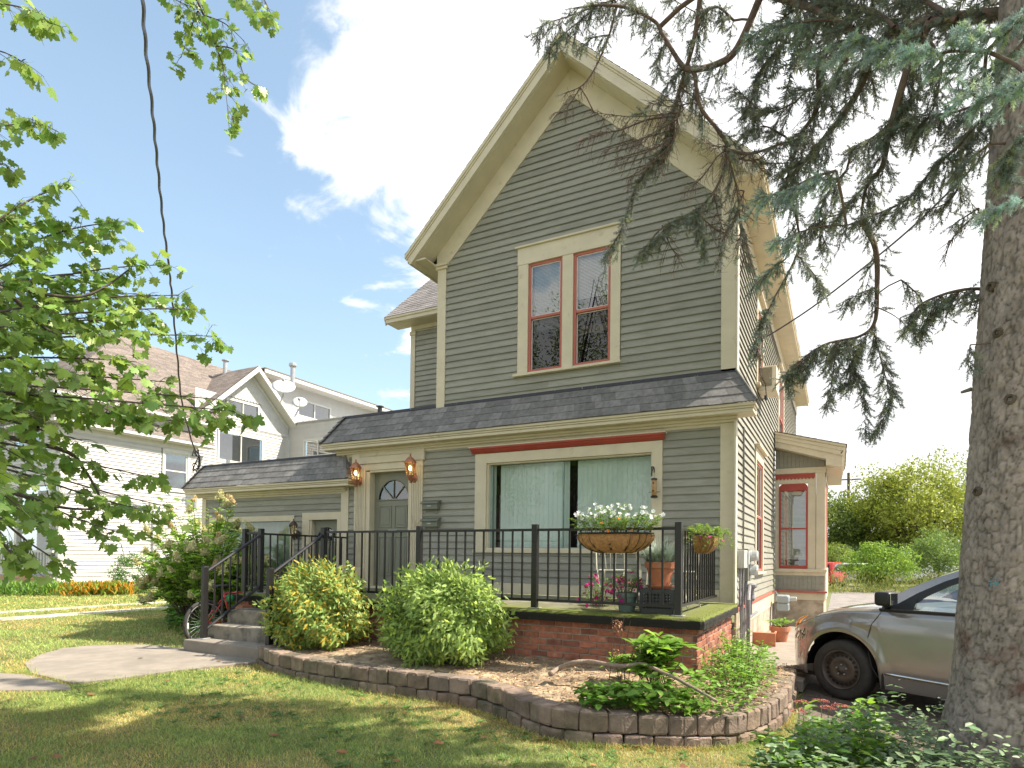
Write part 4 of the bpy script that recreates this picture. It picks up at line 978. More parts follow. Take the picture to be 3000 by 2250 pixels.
# ================================================================== pots on the porch
TERRA = pmat('terracotta', (.44, .165, .085), .8, .15, 7, .3, 60, col2=(.5, .3, .2), c2lo=.58, c2hi=.75, c2scale=5)
SOIL = pmat('potting_soil', (.05, .035, .025), .95, .3, 30, .8, 60)
def pot(name, label, cen, r0, r1, h, mat, rim=.035, group=None, saucer=None):
    t = thing(name, label, 'pot', cen, group); x, y, z = cen
    m = MB(); m.lathe([(r0 * .5, z + .002), (r0, z), (r1 - rim * .45, z + h - rim * 1.6), (r1, z + h - rim * 1.5), (r1 + .004, z + h), (r1 - .015, z + h), (r1 - .03, z + h - .05)], (x, y, 0), 28)
    m.build('pot_body', mat, t, smooth=False, bevel=0); m = MB(); m.lathe([(.001, z + h - .045), (r1 - .02, z + h - .047)], (x, y, 0), 20); m.build('soil', SOIL, t)
    if saucer:
        m = MB(); m.lathe([(saucer * .8, z - .02), (saucer, z + .008), (saucer + .004, z + .018), (saucer - .01, z + .018), (saucer - .02, z - .005), (.01, z - .006)], (x, y, 0), 28); m.build('saucer', mat, t)
    return t
CR = pmat('grey_plastic', (.035, .038, .043), .45, .1)
def crate(cen, w, d, h, yaw):
    t = thing('milk_crate', 'dark grey perforated plastic crate on the porch under the terracotta pot', 'crate', tuple(cen))
    c, s = math.cos(yaw), math.sin(yaw)
    def wallp(a, n_, half, nh):
        fr = Fr(Vector(cen) + n_ * half, a, n_); L_ = nh / 2; m = MB()
        m.box(-L_, L_, -.012, 0, 0, .05, fr); m.box(-L_, L_, -.012, .008, h - .045, h, fr); m.box(-L_, -L_ + .03, -.012, .006, .05, h - .045, fr); m.box(L_ - .03, L_, -.012, .006, .05, h - .045, fr)
        nx, nz_ = 8, 5; z0, z1 = .05, h - .045; dx = (2 * L_ - .06) / nx; dz = (z1 - z0) / nz_
        for i in range(nx):
            for j in range(nz_):
                cx_, cz = -L_ + .03 + dx * (i + .5), z0 + dz * (j + .5); hole = [(cx_ + .34 * dx * math.cos(k * math.pi / 4 + .39), cz + .36 * dz * math.sin(k * math.pi / 4 + .39)) for k in range(8)]
                sq = [(cx_ + .5 * dx * u, cz + .5 * dz * v) for u, v in ((1, .4), (.4, 1), (-.4, 1), (-1, .4), (-1, -.4), (-.4, -1), (.4, -1), (1, -.4))]
                cor = [(cx_ + .5 * dx * u, cz + .5 * dz * v) for u, v in ((1, 1), (-1, 1), (-1, -1), (1, -1))]
                for k in range(8):
                    k2 = (k + 1) % 8; m.face([fr(*p_) for p_ in ((hole[k][0], -.002, hole[k][1]), (hole[k2][0], -.002, hole[k2][1]), (sq[k2][0], -.002, sq[k2][1]), (sq[k][0], -.002, sq[k][1]))])
                for k, cc in zip((0, 2, 4, 6), cor): m.face([fr(sq[k][0], -.002, sq[k][1]), fr(cc[0], -.002, cc[1]), fr(sq[k + 1][0], -.002, sq[k + 1][1])])
        m.build('side_wall', CR, t, fix=False)
    A, B = Vector((c, s, 0)), Vector((-s, c, 0))
    for a, n_, hf, nh in ((A, B, d / 2, w), (A, -B, d / 2, w), (B, A, w / 2, d), (B, -A, w / 2, d)): wallp(a, n_, hf, nh)
    m = MB(); m.box(-w / 2, w / 2, -d / 2, d / 2, h - .012, h - .004, Fr(Vector(cen), A, B)); m.build('crate_base', CR, t)
crate((-.50, -2.02, .852), .36, .30, .265, R(4))
pot('terracotta_pot', 'large terracotta pot with saucer standing on the plastic crate', (-.49, -2.02, 1.14), .105, .165, .27, TERRA, .045, saucer=.15)
# silver grassy plant
def grassy(name, label, cen, n, L_, w, col, mat, spread=.12, group=None, upz=.9, cat='plant', droop=1.0):
    t = thing(name, label, cat, cen, group); v, f, cols = [], [], []
    for _ in range(n):
        a = random.uniform(0, 6.283); r = random.random() * spread; p = Vector(cen) + Vector((math.cos(a) * r, math.sin(a) * r, 0)); a2 = a + random.gauss(0, .8)
        d = Vector((math.cos(a2) * random.uniform(.2, 1), math.sin(a2) * random.uniform(.2, 1), upz)).normalized(); l = L_ * random.uniform(.5, 1.1); s_ = Vector((-d.y, d.x, 0)).normalized() * w
        i = len(v); q = p
        for k in range(4): v += [tuple(q - s_ * (1 - k / 3.3)), tuple(q + s_ * (1 - k / 3.3))]; q = q + d * l / 3; d = (d + Vector((0, 0, -.38 * droop))).normalized()
        c = cv(.25)
        for k in range(3): f.append((i + 2 * k, i + 2 * k + 1, i + 2 * k + 3, i + 2 * k + 2)); cols += [col[0] * c, col[1] * c, col[2] * c, 1] * 4
    me = bpy.data.meshes.new('blades'); me.from_pydata(v, [], f); ca = me.color_attributes.new('Col', 'FLOAT_COLOR', 'CORNER'); ca.data.foreach_set('color', cols); link('blades', me, mat, t); return t
SILV = pmat('silvery_leaf', (.36, .44, .37), .6, .1, attr=True, transl=.25)
t = grassy('silver_grass_plant', 'silvery blue grassy plant in the terracotta pot', (-.49, -2.02, 1.38), 1000, .38, .004, (1, 1, 1), SILV, .13)
STRAW = pmat('dry_straw', (.45, .32, .16), .8, .2, attr=True, transl=.2)
grassy('dry_stalks', 'dry tan stalks sticking out of the silvery plant', (-.45, -2.02, 1.38), 14, .42, .003, (1, 1, 1), STRAW, .1, upz=1.1)
pot('green_plastic_pot', 'grey green plastic pot on the porch by the railing', (-.86, -2.03, .852), .085, .125, .21, pmat('sage_plastic', (.14, .20, .175), .5, .08), .03)
t, tips = clump('magenta_petunias', (-.88, -2.0, 1.04), 900, (.26, .2), .52, .5, .035, LEAFG, lambda n: hue(n, (1.2, 1.15, 1.0), .3, (1.7, 1.2, .7), .12), 'leggy magenta petunias growing in the sage green pot', 'plant', nst=46, base=.3, droop=.35)
blossoms('magenta_flowers', [p for p in tips if random.random() < .6] , .062, (.62, .015, .25), t, .02)
t, tips = clump('magenta_petunias', (-1.25, -1.92, .86), 700, (.24, .2), .62, .5, .035, LEAFG, lambda n: hue(n, (1.2, 1.15, 1.0), .3, (1.7, 1.2, .7), .12), 'tall magenta petunias left of the sage green pot, behind the railing', 'plant', nst=36, base=.3, droop=.3)
blossoms('magenta_flowers', [p for p in tips if random.random() < .7], .062, (.68, .015, .28), t, .02)

# patio furniture: cream iron, mostly behind the pots
CREAMI = pmat('cream_iron', (.60, .55, .44), .5, .08)
def iron_chair(cx_, cy_, yaw, label):
    t = thing('iron_chair', label, 'chair', (cx_, cy_, .85), 'cream iron porch chairs'); c, s = math.cos(yaw), math.sin(yaw)
    def P(x, y, z): return (cx_ + c * x - s * y, cy_ + s * x + c * y, .85 + z)
    for sx in (-.19, .19):
        for sy in (-.18, .18):
            m = MB(); m.tube([P(sx * .95, sy * .95, .44), P(sx * .8, sy * .8, .22), P(sx * 1.1, sy * 1.15, .005)], .009, 6); m.build('leg', CREAMI, t)
    m = MB(); rr = [P(.2 * math.cos(k * .3307), .2 * math.sin(k * .3307), .44) for k in range(20)]; m.tube(rr, .010, 6)
    for k in range(-3, 4): m.tube([P(-.19 * math.cos(k * .45), .056 * k, .442), P(.19 * math.cos(k * .45), .056 * k, .442)], .005, 5)
    m.build('seat', CREAMI, t)
    m = MB(); m.tube([P(-.19, .16, .44)] + [P(-.19 * math.cos(k * math.pi / 10), .2, .66 + .2 * math.sin(k * math.pi / 10)) for k in range(11)] + [P(.19, .16, .44)], .010, 6); m.tube([P(-.15 * math.cos(k * math.pi / 10), .2, .64 + .17 * math.sin(k * math.pi / 10)) for k in range(11)], .007, 5)
    for k in (-1, 0, 1): m.tube([P(.06 * k, .17, .45), P(.09 * k, .2, .79)], .005, 5)
    m.build('back', CREAMI, t)
iron_chair(-.52, -1.05, R(-10), 'cream iron chair with an arched back behind the terracotta pot')
iron_chair(-1.30, -1.15, R(35), 'cream iron chair behind the magenta petunias')
t = thing('iron_table', 'small round cream iron table between the two porch chairs', 'table', (-.92, -1.2, .85))
m = MB(); m.lathe([(.01, 1.55), (.19, 1.555), (.2, 1.57), (.19, 1.585), (.01, 1.585)], (-.92, -1.2, 0), 26); m.build('table_top', CREAMI, t)
for k in range(3):
    a = k * 2.094 + .4; u = Vector((math.cos(a), math.sin(a), 0)); c0 = Vector((-.92, -1.2, 0)); m = MB()
    m.tube([c0 + u * .16 + Vector((0, 0, 1.55)), c0 + u * .06 + Vector((0, 0, 1.3)), c0 + u * .05 + Vector((0, 0, 1.12)), c0 + u * .2 + Vector((0, 0, .86))], .009, 6); m.build('leg', CREAMI, t)

# ================================================================== meters, pipes, AC on the side wall
t = thing('meter_box', 'light grey utility box nearest the porch corner on the side wall', 'utility box', (.03, .2, 1.4)); m = MB(); m.box(.02, .37, .012, .12, 1.33, 1.575, SIDE); m.build('box', GREYP, t, bevel=.008)
m = MB(); m.box(.30, .33, .12, .15, 1.38, 1.56, SIDE); m.build('hinge_flap', WHITEP, t, bevel=.003)
t = thing('electric_meters', 'grey green meter panel with two round glass electric meters on the side wall', 'electric meter', (.03, .7, 1.4))
m = MB(); m.box(.5, .86, .012, .11, 1.14, 1.60, SIDE); m.build('panel', pmat('meter_panel', (.17, .17, .14), .5, .1), t, bevel=.006)
GD = pmat('meter_glass', (.55, .57, .57), .12, .1, metal=.3)
for zc in (1.50, 1.30):
    m = MB(); m.lathe([(.085, 0), (.088, .02), (.078, .025), (.078, .10), (.06, .115), (.001, .118)], (.11, .68, zc), 22, M=Matrix.Rotation(R(90), 3, 'Y')); m.build('meter', GD, t, smooth=False)
m = MB()
t = thing('conduits', 'grey conduits and cable running down the side wall below the meters', 'conduit', (.05, .4, .5))
for pts, r_ in (([(.06, .12, 1.33), (.05, .14, .9), (.06, .2, .5), (.06, .2, .0)], .016), ([(.07, .30, 1.33), (.06, .33, .8), (.06, .35, .0)], .018), ([(.06, .62, 1.14), (.05, .65, .8), (.05, .6, .3)], .016), ([(.06, .76, 1.14), (.05, .80, .9), (.05, .78, .4)], .014)):
    m = MB(); m.tube(pts, r_, 6); m.build('conduit', PIPE, t)
t = thing('wall_cable', 'black cable running up the side wall from the meter panel', 'cable', (.03, .55, 1.6)); m = MB()
m.tube([(.03, .6, 1.6), (.035, .57, 1.9), (.028, .6, 2.3), (.033, .57, 2.8), (.03, .6, 3.35)], .012, 6); m.tube([(.03, .66, 1.6), (.03, .7, 2.4), (.03, .67, 3.35)], .004, 5)
m.build('cable', pmat('weathered_cable', (.12, .11, .10), .7), t)
t = thing('gas_regulator', 'gas pipe with an iron regulator below the electric meters', 'gas pipe', (.12, .5, .6))
for pts, r_ in (([(.16, .15, .0), (.16, .15, .90), (.15, .25, .97), (.10, .75, 1.06)], .026), ([(.10, .85, 1.0), (.10, .85, .62)], .03), ([(.12, .3, .62), (.12, 1.5, .64)], .02)):
    m = MB(); m.tube(pts, r_, 8); m.build('gas_pipe', PIPE, t)
m = MB(); m.lathe([(.03, .84), (.05, .88), (.035, .93), (.035, 1.02), (.075, 1.05), (.075, 1.08), (.03, 1.10)], (.12, .85, 0), 12); m.build('regulator', PIPE, t)
t = thing('gas_meter', 'grey gas meter against the stone foundation beside the bay', 'gas meter', (.2, 5.0, .6))
GM = pmat('gas_meter_paint', (.30, .35, .37), .45, .12, 14)
m = MB(); m.box(.13, .36, 4.75, 5.0, .42, .58); m.build('lower_case', GM, t, bevel=.03, seg=3); m = MB(); m.box(.12, .37, 4.72, 5.02, .58, .74); m.build('upper_case', GM, t, bevel=.045, seg=3)
m = MB(); m.lathe([(.04, 0), (.045, .02), (.045, .12), (.03, .13)], (.37, 4.87, .67), 12, M=Matrix.Rotation(R(90), 3, 'Y')); m.build('index_glass', GD, t)
m = MB(); m.tube([(.14, 4.87, .72), (.10, 4.87, .80), (.04, 4.87, .80)], .02, 8); m.tube([(.14, 4.9, .6), (.06, 4.9, .55), (.06, 4.9, .0)], .02, 8); m.build('gas_pipe', PIPE, t)
t = thing('window_air_conditioner', 'beige window air conditioner sticking out of the upper side window', 'air conditioner', (.2, 2.6, 4.3))
ACM = pmat('beige_enamel', (.68, .60, .47), .45, .06)
m = MB(); m.box(.02, .31, 2.42, 2.95, 4.30, 4.72); m.build('case', ACM, t, bevel=.012)
m = MB()
for k in range(20): m.box(.045, .24, 2.412, 2.421, 4.38 + .016 * k, 4.384 + .016 * k)  # thin dark bars paint in the shade of the slits in the grille
m.build('painted_slit_shade', pmat('grille_shadow', (.06, .05, .04), .8), t)
m = MB(); m.tube([(.03, 2.38, 4.9), (.05, 2.36, 4.6), (.14, 2.36, 4.4), (.16, 2.34, 4.2), (.10, 2.3, 4.1), (.03, 2.2, 4.25)], .008, 5); m.box(.13, .17, 2.32, 2.37, 4.12, 4.20); m.build('power_cord', BLACKM, t)
# pots on the walk
t = pot('terracotta_pot', 'round terracotta pot on the concrete walk beside the house', (.36, 2.65, .072), .11, .165, .25, TERRA, .05)
clump('potted_seedling', (.38, 2.7, .28), 90, (.22, .2), .28, .5, .12, LEAFY, lambda n: hue(n, (1, 1, 1), .2), 'bright green leafy plant in the round terracotta pot on the walk', 'plant', nst=12)
t = thing('terracotta_planter', 'rectangular terracotta planter in front of the round pot on the walk', 'planter', (.18, 2.05, .07)); m = MB()
m.prism([(-.13, .072), (.13, .072), (.19, .28), (.16, .28), (.15, .25), (-.15, .25), (-.16, .28), (-.19, .28)], 1.85, 2.25, Fr((.16, 0, 0), (1, 0, 0), (0, 1, 0))); m.build('planter_body', TERRA, t, bevel=.006)
m = MB(); m.box(-.04, .36, 1.84, 1.87, .075, .285); m.build('end_wall', TERRA, t, bevel=.006)
# ================================================================== white neighbouring house
NX = -23.04
NS = Fr((NX, 0, 0), (0, 1, 0), (1, 0, 0)); NG = Fr((NX - .25, 0, 0), (0, 1, 0), (1, 0, 0)); NU = Fr((NX - 1.5, 0, 0), (0, 1, 0), (1, 0, 0))
NF = Fr((0, 3.1, 0), (1, 0, 0), (0, -1, 0)); NA = Fr((0, 13.5, 0), (1, 0, 0), (0, -1, 0)); NAS = Fr((-19.2, 0, 0), (0, 1, 0), (1, 0, 0))
ga_ = 11.19
NW = pmat('white_siding_paint', (.52, .51, .49), .55, .05, 3, attr=True)
NT = pmat('white_trim_paint', (.58, .57, .54), .5, .04)
TAN = pmat('tan_shingle', (.185, .155, .135), .9, .2, 10, .5, 120, attr=True)
NGL = glass_mat('neighbour_window_glass', (.7, .75, .75), 1.6, .25)
nb = thing('neighbour_house', 'white clapboard house with tan shingle roofs left of the driveway', 'house', (NX, 8, 0))
w1 = (6.76, 8.0, 3.98, 5.68)
siding('side_siding', NS, 3.2, 8.3, .42, 6.0, nb, holes=(w1,), exp=.135, mat=NW, jit=.03, thick=.03)
siding('side_siding', NS, 3.2, 8.3, 6.5, 6.8, nb, exp=.135, mat=NW, jit=.03, thick=.03)
siding('gable_siding', NG, 8.3, 13.5, 2.0, 7.4, nb, holes=((9.45, 12.0, 5.55, 7.0),), exp=.135, mat=NW, jit=.03, thick=.03)
gclip = lambda z: (ga_ - (9.95 - z) / .93 + .18, ga_ + (9.95 - z) / .93 - .16)
# scalloped shingles in the gable
m = MB(); z = 7.42; k = 0
while z < 9.9:
    lo, hi = gclip(z); a = lo - (.09 if k % 2 else 0)
    while a < hi:
        if not (9.85 < a + .08 < 11.75 and 7.6 < z + .05 < 8.6) and a + .17 > lo:
            pts = [(a + .165, z + .19), (a, z + .19), (a, z + .05)] + [(a + .0825 - .0825 * math.cos(t), z + .05 - .06 * math.sin(t)) for t in (.5, 1.05, 1.57, 2.1, 2.6)] + [(a + .165, z + .05)]
            m.face([NG(p, .02 - (q - z) * .08, q) for p, q in pts], cv(.05))
        a += .17
    z += .13; k += 1
m.build('scalloped_shingles', NW, nb, fix=False)
siding('upper_siding', NU, 12.5, 22.6, 7.6, 10.45, nb, holes=((15.2, 17.7, 8.85, 9.85), (20.1, 22, 8.9, 9.8)), exp=.135, mat=NW, jit=.03, thick=.03)
siding('addition_siding', NA, NX - .2, -19.2, 2.5, 7.95, nb, holes=((-22.2, -20.3, 6.2, 7.12),), exp=.135, mat=NW, jit=.03, thick=.03)
siding('addition_siding', NAS, 13.5, 22, 2.5, 7.9, nb, exp=.135, mat=NW, jit=.03, thick=.03)
siding('front_siding', NF, -29, NX - .1, 4.0, 6.8, nb, holes=((-26.3, -24.3, 5.2, 6.7),), exp=.135, mat=NW, jit=.03, thick=.03)
PB = Fr((0, 5.2, 0), (1, 0, 0), (0, -1, 0)); siding('porch_back_wall', PB, -29, NX, .5, 4.0, nb, holes=((-25.6, -24.6, .5, 3.0),), exp=.135, mat=NW, jit=.03, thick=.03)
def npart(name, mat, *boxes, fr=WORLD, bevel=.004):
    m = MB()
    for b in boxes: m.box(*b, fr=fr)
    return m.build(name, mat, nb, bevel=bevel, seg=1)
npart('stone_foundation', STONE, (3.15, 8.36, -.3, -.01, -.3, .3), (8.36, 13.5, -.5, -.26, -.3, 2.0), fr=NS)
npart('corner_board', NT, (3.08, 3.32, -.0, .035, .42, 6.0), (8.2, 8.37, 0, .035, .42, 6.0), (3.08, 3.3, 0, .035, 6.45, 6.85), fr=NS)
npart('corner_board', NT, (NX - .14, NX + .035, 0, .03, .42, 6.0), (NX - .14, NX + .035, 0, .03, 6.4, 6.85), fr=NF)
npart('corner_board', NT, (13.35, 13.5, 0, .03, 2, 7.4), fr=NG)
npart('sill_board', NT, (3.05, 8.4, 0, .06, .30, .42), fr=NS); npart('frieze_board', NT, (3.2, 8.3, 0, .03, 6.78, 7.0), fr=NS); npart('frieze_board', NT, (3.2, 8.3, .0, .03, 5.75, 6.02), fr=NS)
npart('belt_board', NT, (8.3, 13.6, 0, .05, 7.32, 7.42), fr=NG)
# skirt roof
shingles('skirt_roof', (NX + .42, 2.75, 6.08), (NX + .42, 8.95, 6.08), (NX + .01, 3.1, 6.58), (NX + .01, 8.3, 6.58), .12, .25, nb, TAN, out=(1, 0, 1))
shingles('skirt_roof', (NX - 6, 2.68, 6.08), (NX + .42, 2.68, 6.08), (NX - 6, 3.08, 6.58), (NX + .01, 3.08, 6.58), .12, .25, nb, TAN, out=(0, -1, 1))
npart('gutter', NT, (NX + .3, NX + .43, 2.72, 8.95, 5.96, 6.06), (NX, NX + .36, 2.8, 8.9, 5.93, 5.97), (NX - 6, NX + .43, 2.66, 2.76, 5.96, 6.06))
# main roof, hipped
E0, Rz, Rx = NX + .42, 10.9, -26.6
shingles('main_roof', (E0, 2.66, 7.02), (E0, 9.0, 7.02), (Rx, 6.9, Rz), (Rx, 15, Rz), .15, .3, nb, TAN, out=(1, 0, 1))
shingles('main_roof', (Rx * 2 - E0, 2.66, 7.02), (E0, 2.66, 7.02), (Rx, 6.9, Rz), (Rx, 6.9, Rz), .15, .3, nb, TAN, out=(0, -1, 1))
npart('gutter', NT, (E0 - .12, E0 + .02, 2.64, 8.9, 6.9, 7.01), (NX, E0 - .02, 2.7, 8.8, 6.86, 6.9), (-30, E0 + .02, 2.62, 2.74, 6.9, 7.01), (-30, E0, 2.7, 3.1, 6.86, 6.9))
# gable roof facing the driveway
ga, gz_, gs_ = 11.19, 10.22, .96
for s in (-1, 1):
    e0 = Vector((NX + .25, ga + s * 2.95, gz_ - 2.95 * .93)); a0 = Vector((NX + .25, ga, gz_)); e1 = e0.copy(); a1 = a0.copy(); e1.x = a1.x = -27.5
    shingles('gable_roof', e0, e1, a0, a1, .15, .3, nb, TAN, out=(0, s, 1))
    m = MB(); P = [(ga, gz_ - .02), (ga + s * 2.95, gz_ - .02 - 2.95 * .93), (ga + s * 2.95, gz_ - .27 - 2.95 * .93), (ga, gz_ - .27)]
    m.prism(P, .27, .33, NS if True else NS); m.prism([(ga, gz_ - .2), (ga + s * 2.9, gz_ - .2 - 2.9 * .93), (ga + s * 2.9, gz_ - .24 - 2.9 * .93), (ga, gz_ - .24)], -.25, .28, NS)
    m.prism([(ga, gz_ - .27), (ga + s * 2.7, gz_ - .27 - 2.7 * .93), (ga + s * 2.7, gz_ - .45 - 2.7 * .93), (ga, gz_ - .45)], -.25, -.215, NS)
    m.build('rake_board', NT, nb)
npart('gable_back', NW, (NX - .3, NX - .28, 8.4, 13.5, 7.3, 8.6), bevel=0)
# upper flat roof edge and soffit
npart('upper_eave', NT, (NX - 1.5, NX - .75, 12.4, 22.6, 10.40, 10.44), (NX - .78, NX - .7, 12.4, 22.7, 10.38, 10.56))
npart('upper_roof', TAN, (-30, NX - .68, 12.4, 22.7, 10.57, 10.62), bevel=0)
npart('addition_roof', METAL, (NX - .9, -19.1, 13.4, 22, 7.95, 8.0), bevel=0)
def slider(fr, a0, a1, z0, z1, dark=None, casing=.1):
    m = MB(); c = casing; m.box(a0 - c, a0, -.02, .04, z0 - c, z1 + c, fr); m.box(a1, a1 + c, -.02, .04, z0 - c, z1 + c, fr); m.box(a0, a1, -.02, .04, z1, z1 + c, fr); m.box(a0, a1, -.02, .04, z0 - c, z0, fr)
    am = (a0 + a1) / 2; m.box(am - .03, am + .03, -.05, .02, z0, z1, fr); w = m.build('window', NT, nb, bevel=.003, seg=1)
    m = MB(); m.face([fr(a, -.02, z) for a, z in ((a0, z0), (a1, z0), (a1, z1), (a0, z1))]); m.build('pane', NGL, w, fix=False)
    m = MB(); m.face([fr(a, -.12, z) for a, z in ((a0, z0), (a1, z0), (a1, z1), (a0, z1))]); m.build('window_shade', pmat('grey_shade', (.25, .25, .25)) if not dark else DARK, w, fix=False)
slider(NG, 9.58, 11.88, 5.68, 6.88); slider(NG, 9.98, 11.62, 7.72, 8.42); slider(NU, 15.31, 17.6, 8.97, 9.75); slider(NU, 20.2, 21.9, 9.0, 9.7); slider(NA, -22.11, -20.4, 6.3, 7.02)
m = MB(); m.box(6.80, 6.90, -.02, .04, 3.98, 5.68, NS); m.box(7.9, 8.0, -.02, .04, 3.98, 5.68, NS); m.box(6.9, 7.9, -.02, .04, 5.56, 5.7, NS); m.box(6.76, 8.04, -.02, .06, 3.95, 4.05, NS); m.build('window_casing', NT, nb, bevel=.003, seg=1)
sash_window(NS, 6.9, 7.9, 4.05, 5.56, nb, frame=NT, blinds=.03, glass=NGL, blindmat=pmat('grey_blind', (.3, .3, .32), attr=True))
slider(NF, -26.2, -24.4, 5.3, 6.6, True)
# porch at the front
npart('porch_deck', NT, (-29, NX - .05, 2.9, 5.2, .42, .55), (-29, NX - .05, 2.95, 3.02, .0, .38)); npart('porch_floor_edge', pmat('tan_board', (.5, .3, .15)), (-29, NX - .05, 2.86, 2.92, .44, .56), (-29, NX - .05, 2.84, 2.9, .36, .42))
npart('porch_post', NT, (-23.6, -23.42, 3.0, 3.18, .55, 4.0)); npart('porch_post', NT, (-25.9, -25.72, 3.0, 3.18, .55, 4.0)); npart('porch_beam', NT, (-29, NX, 2.95, 3.2, 3.8, 4.1))
npart('front_door', pmat('brown_door', (.22, .06, .035)), (-25.5, -24.7, 5.1, 5.22, .55, 2.9))
rl = thing('porch_railing', 'white wooden railing on the front porch of the white house', 'railing', (-25, 3.0, .55))
m = MB(); m.box(-29, NX - .1, 2.96, 3.06, 1.40, 1.48); m.build('top_rail', NT, rl); m = MB(); m.box(-29, NX - .1, 2.96, 3.06, .66, .74); m.build('bottom_rail', NT, rl)
for k in range(30):
    m = MB(); x = NX - .3 - k * .2; m.box(x - .025, x + .025, 2.985, 3.035, .74, 1.40); m.build('baluster', NT, rl)
# vents, dishes, wires
def vent(px, py0, py1, dep, r, label, mat=METAL):
    b = at(px, py1, dep); tp = at(px, py0, dep); t = thing('roof_vent', label, 'vent pipe', tuple(b)); m = MB(); h = tp.z - b.z
    m.lathe([(r, -.3), (r, h * .8)], b, 12); m.build('pipe', mat, t); m = MB(); m.lathe([(r * 1.2, h * .78), (r * 1.7, h * .84), (r * 1.7, h * .95), (r * 1.2, h)], b, 12); m.build('cap', mat, t)
vent(660, 1053, 1082, 30, .1, 'short metal vent pipe on the tan roof ridge'); vent(857, 1063, 1122, 28, .1, 'tall metal vent pipe on the flat roof edge'); vent(1113, 1189, 1212, 33, .12, 'small black vent on the far end of the flat roof', BLACKM)
DISH = pmat('dish_grey', (.62, .62, .60), .45, .05)
def dish(px, py, dep, r, label, aim, foot):
    c = at(px, py, dep); t = thing('satellite_dish', label, 'satellite dish', tuple(c), 'satellite dishes on the white house'); aim = Vector(aim).normalized()
    q = aim.to_track_quat('Z', 'Y').to_matrix(); m = MB(); m.lathe([(.001, 0), (r * .5, .03 * r * 2), (r, .2 * r), (r * 1.01, .22 * r), (r * .5, .08 * r), (.001, .04)], c, 24, M=q, sy=.85); m.build('reflector', DISH, t, smooth=True)
    f_ = at(*foot, dep - .1); m = MB(); m.tube([c - aim * .03, c - aim * .15 + Vector((0, 0, -.1)), f_], .03, 8); m.build('mast', METAL, t)
    l_ = c + aim * r * 1.2 + Vector((0, 0, -.2 * r)); m = MB(); m.tube([c + Vector((0, 0, -r * .8)), l_], .015, 6); m.ball(l_, .07); m.build('feed_arm', METAL, t)
dish(831, 1137, 26.2, .47, 'larger satellite dish on the roof edge by the gable', (.75, -.75, .75), (822, 1178)); dish(878, 1181, 27.0, .31, 'smaller satellite dish below the larger one', (.75, -.8, .5), (862, 1222))
t = thing('meter_cables', 'tangle of service cables on the corner of the white house', 'cable', tuple(at(580, 1345, 26))); m = MB()
for k in range(6):
    p = [at(574 + random.uniform(-12, 14), 1320 + 12 * j + random.uniform(-6, 6), 24.6) for j in range(6)]; m.tube(p, .02, 4)
m.build('cable_tangle', BLACKM, t); m = MB(); m.tube([at(577, 1370, 24.7), at(576, 1500, 24.7)], .05, 6); m.build('conduit', NT, t)
t = thing('outdoor_outlet', 'small white box low on the white siding', 'utility box', (NX + .05, 5.6, 1.1)); m = MB(); m.box(5.45, 5.75, .0, .12, .98, 1.22, NS); m.build('box', NT, t, bevel=.02)
# overhead wires
def wire(name, label, pts, r, twist=False):
    P = [Vector(p) for p in pts]; m = MB(); m.tube(P, r, 5); o = m.build(name, BLACKM, None)
    tag(o, label, 'cable'); return o
CAB = [(415, -60, 9), (425, 120, 10.5), (446, 320, 12.4), (462, 490, 14.3), (478, 650, 16.3), (494, 780, 18.2), (505, 880, 19.8), (520, 1050, 21.8), (535, 1190, 23.2), (575, 1335, 24.6)]
def smooth_path(P, n):
    P = [np.array(p) for p in P]; out_ = []
    for i in range(len(P) - 1):
        p0, p1, p2, p3 = P[max(i - 1, 0)], P[i], P[i + 1], P[min(i + 2, len(P) - 1)]
        for k in range(n):
            t_ = k / n; out_.append(.5 * (2 * p1 + (p2 - p0) * t_ + (2 * p0 - 5 * p1 + 4 * p2 - p3) * t_ ** 2 + (3 * p1 - p0 - 3 * p2 + p3) * t_ ** 3))
    out_.append(P[-1]); return out_
sp = smooth_path([at(*c) for c in CAB], 16); sp = [p + np.array([.018 * math.sin(i * .9), .0, .018 * math.cos(i * .9)]) for i, p in enumerate(sp)]
wire('service_cable', 'twisted black service cable dropping from the top of the sky to the white house', sp, .030)
wire('service_wire', 'thin dark wire slanting from the spruce to the side wall of the clapboard house', smooth_path([at(3050, 280, 5.2), at(2890, 450, 6.2), at(2700, 640, 7.2), at(2560, 760, 8), at(2380, 900, 9), at(2240, 990, 9.9), (.03, 1.9, 5.0)], 8), .012)
# ================================================================== silver car
TH = R(30); CW = Vector((1.25, -1.1, -.075)); cf = Vector((-math.cos(TH), math.sin(TH), 0)); cr_ = Vector((cf.y, -cf.x, 0))
def CP(a, b, z): return CW + cf * a + cr_ * b + Vector((0, 0, z))
PAINT = pmat('grey_car_paint', (.33, .31, .295), .25, .03, 2, metal=.55, coat=1.0)
TRIMB = pmat('black_car_trim', (.012, .012, .013), .45, .1)
CHROME = pmat('chrome', (.75, .75, .76), .12, .02, metal=1)
RUB = pmat('tyre_rubber', (.04, .036, .033), .8, .3, 12, .3, 80)
RIM = pmat('rusty_steel_rim', (.10, .082, .072), .5, .3, 8, .2, 60, metal=.3, col2=(.17, .085, .05), c2lo=.5, c2hi=.75, c2scale=30)
AMB = pmat('headlamp_lens', (.42, .39, .33), .12, .06, 3, coat=1, metal=.3)
AMB2 = pmat('amber_lens', (.75, .27, .03), .2, .1, coat=1)
CGL = glass_mat('car_glass', (.72, .80, .80), 1.7, .14)
car = thing('parked_car', 'grey crossover car with a rusty steel front wheel parked beside the house', 'car', tuple(CW + cr_ * .9 - cf * 1.4))
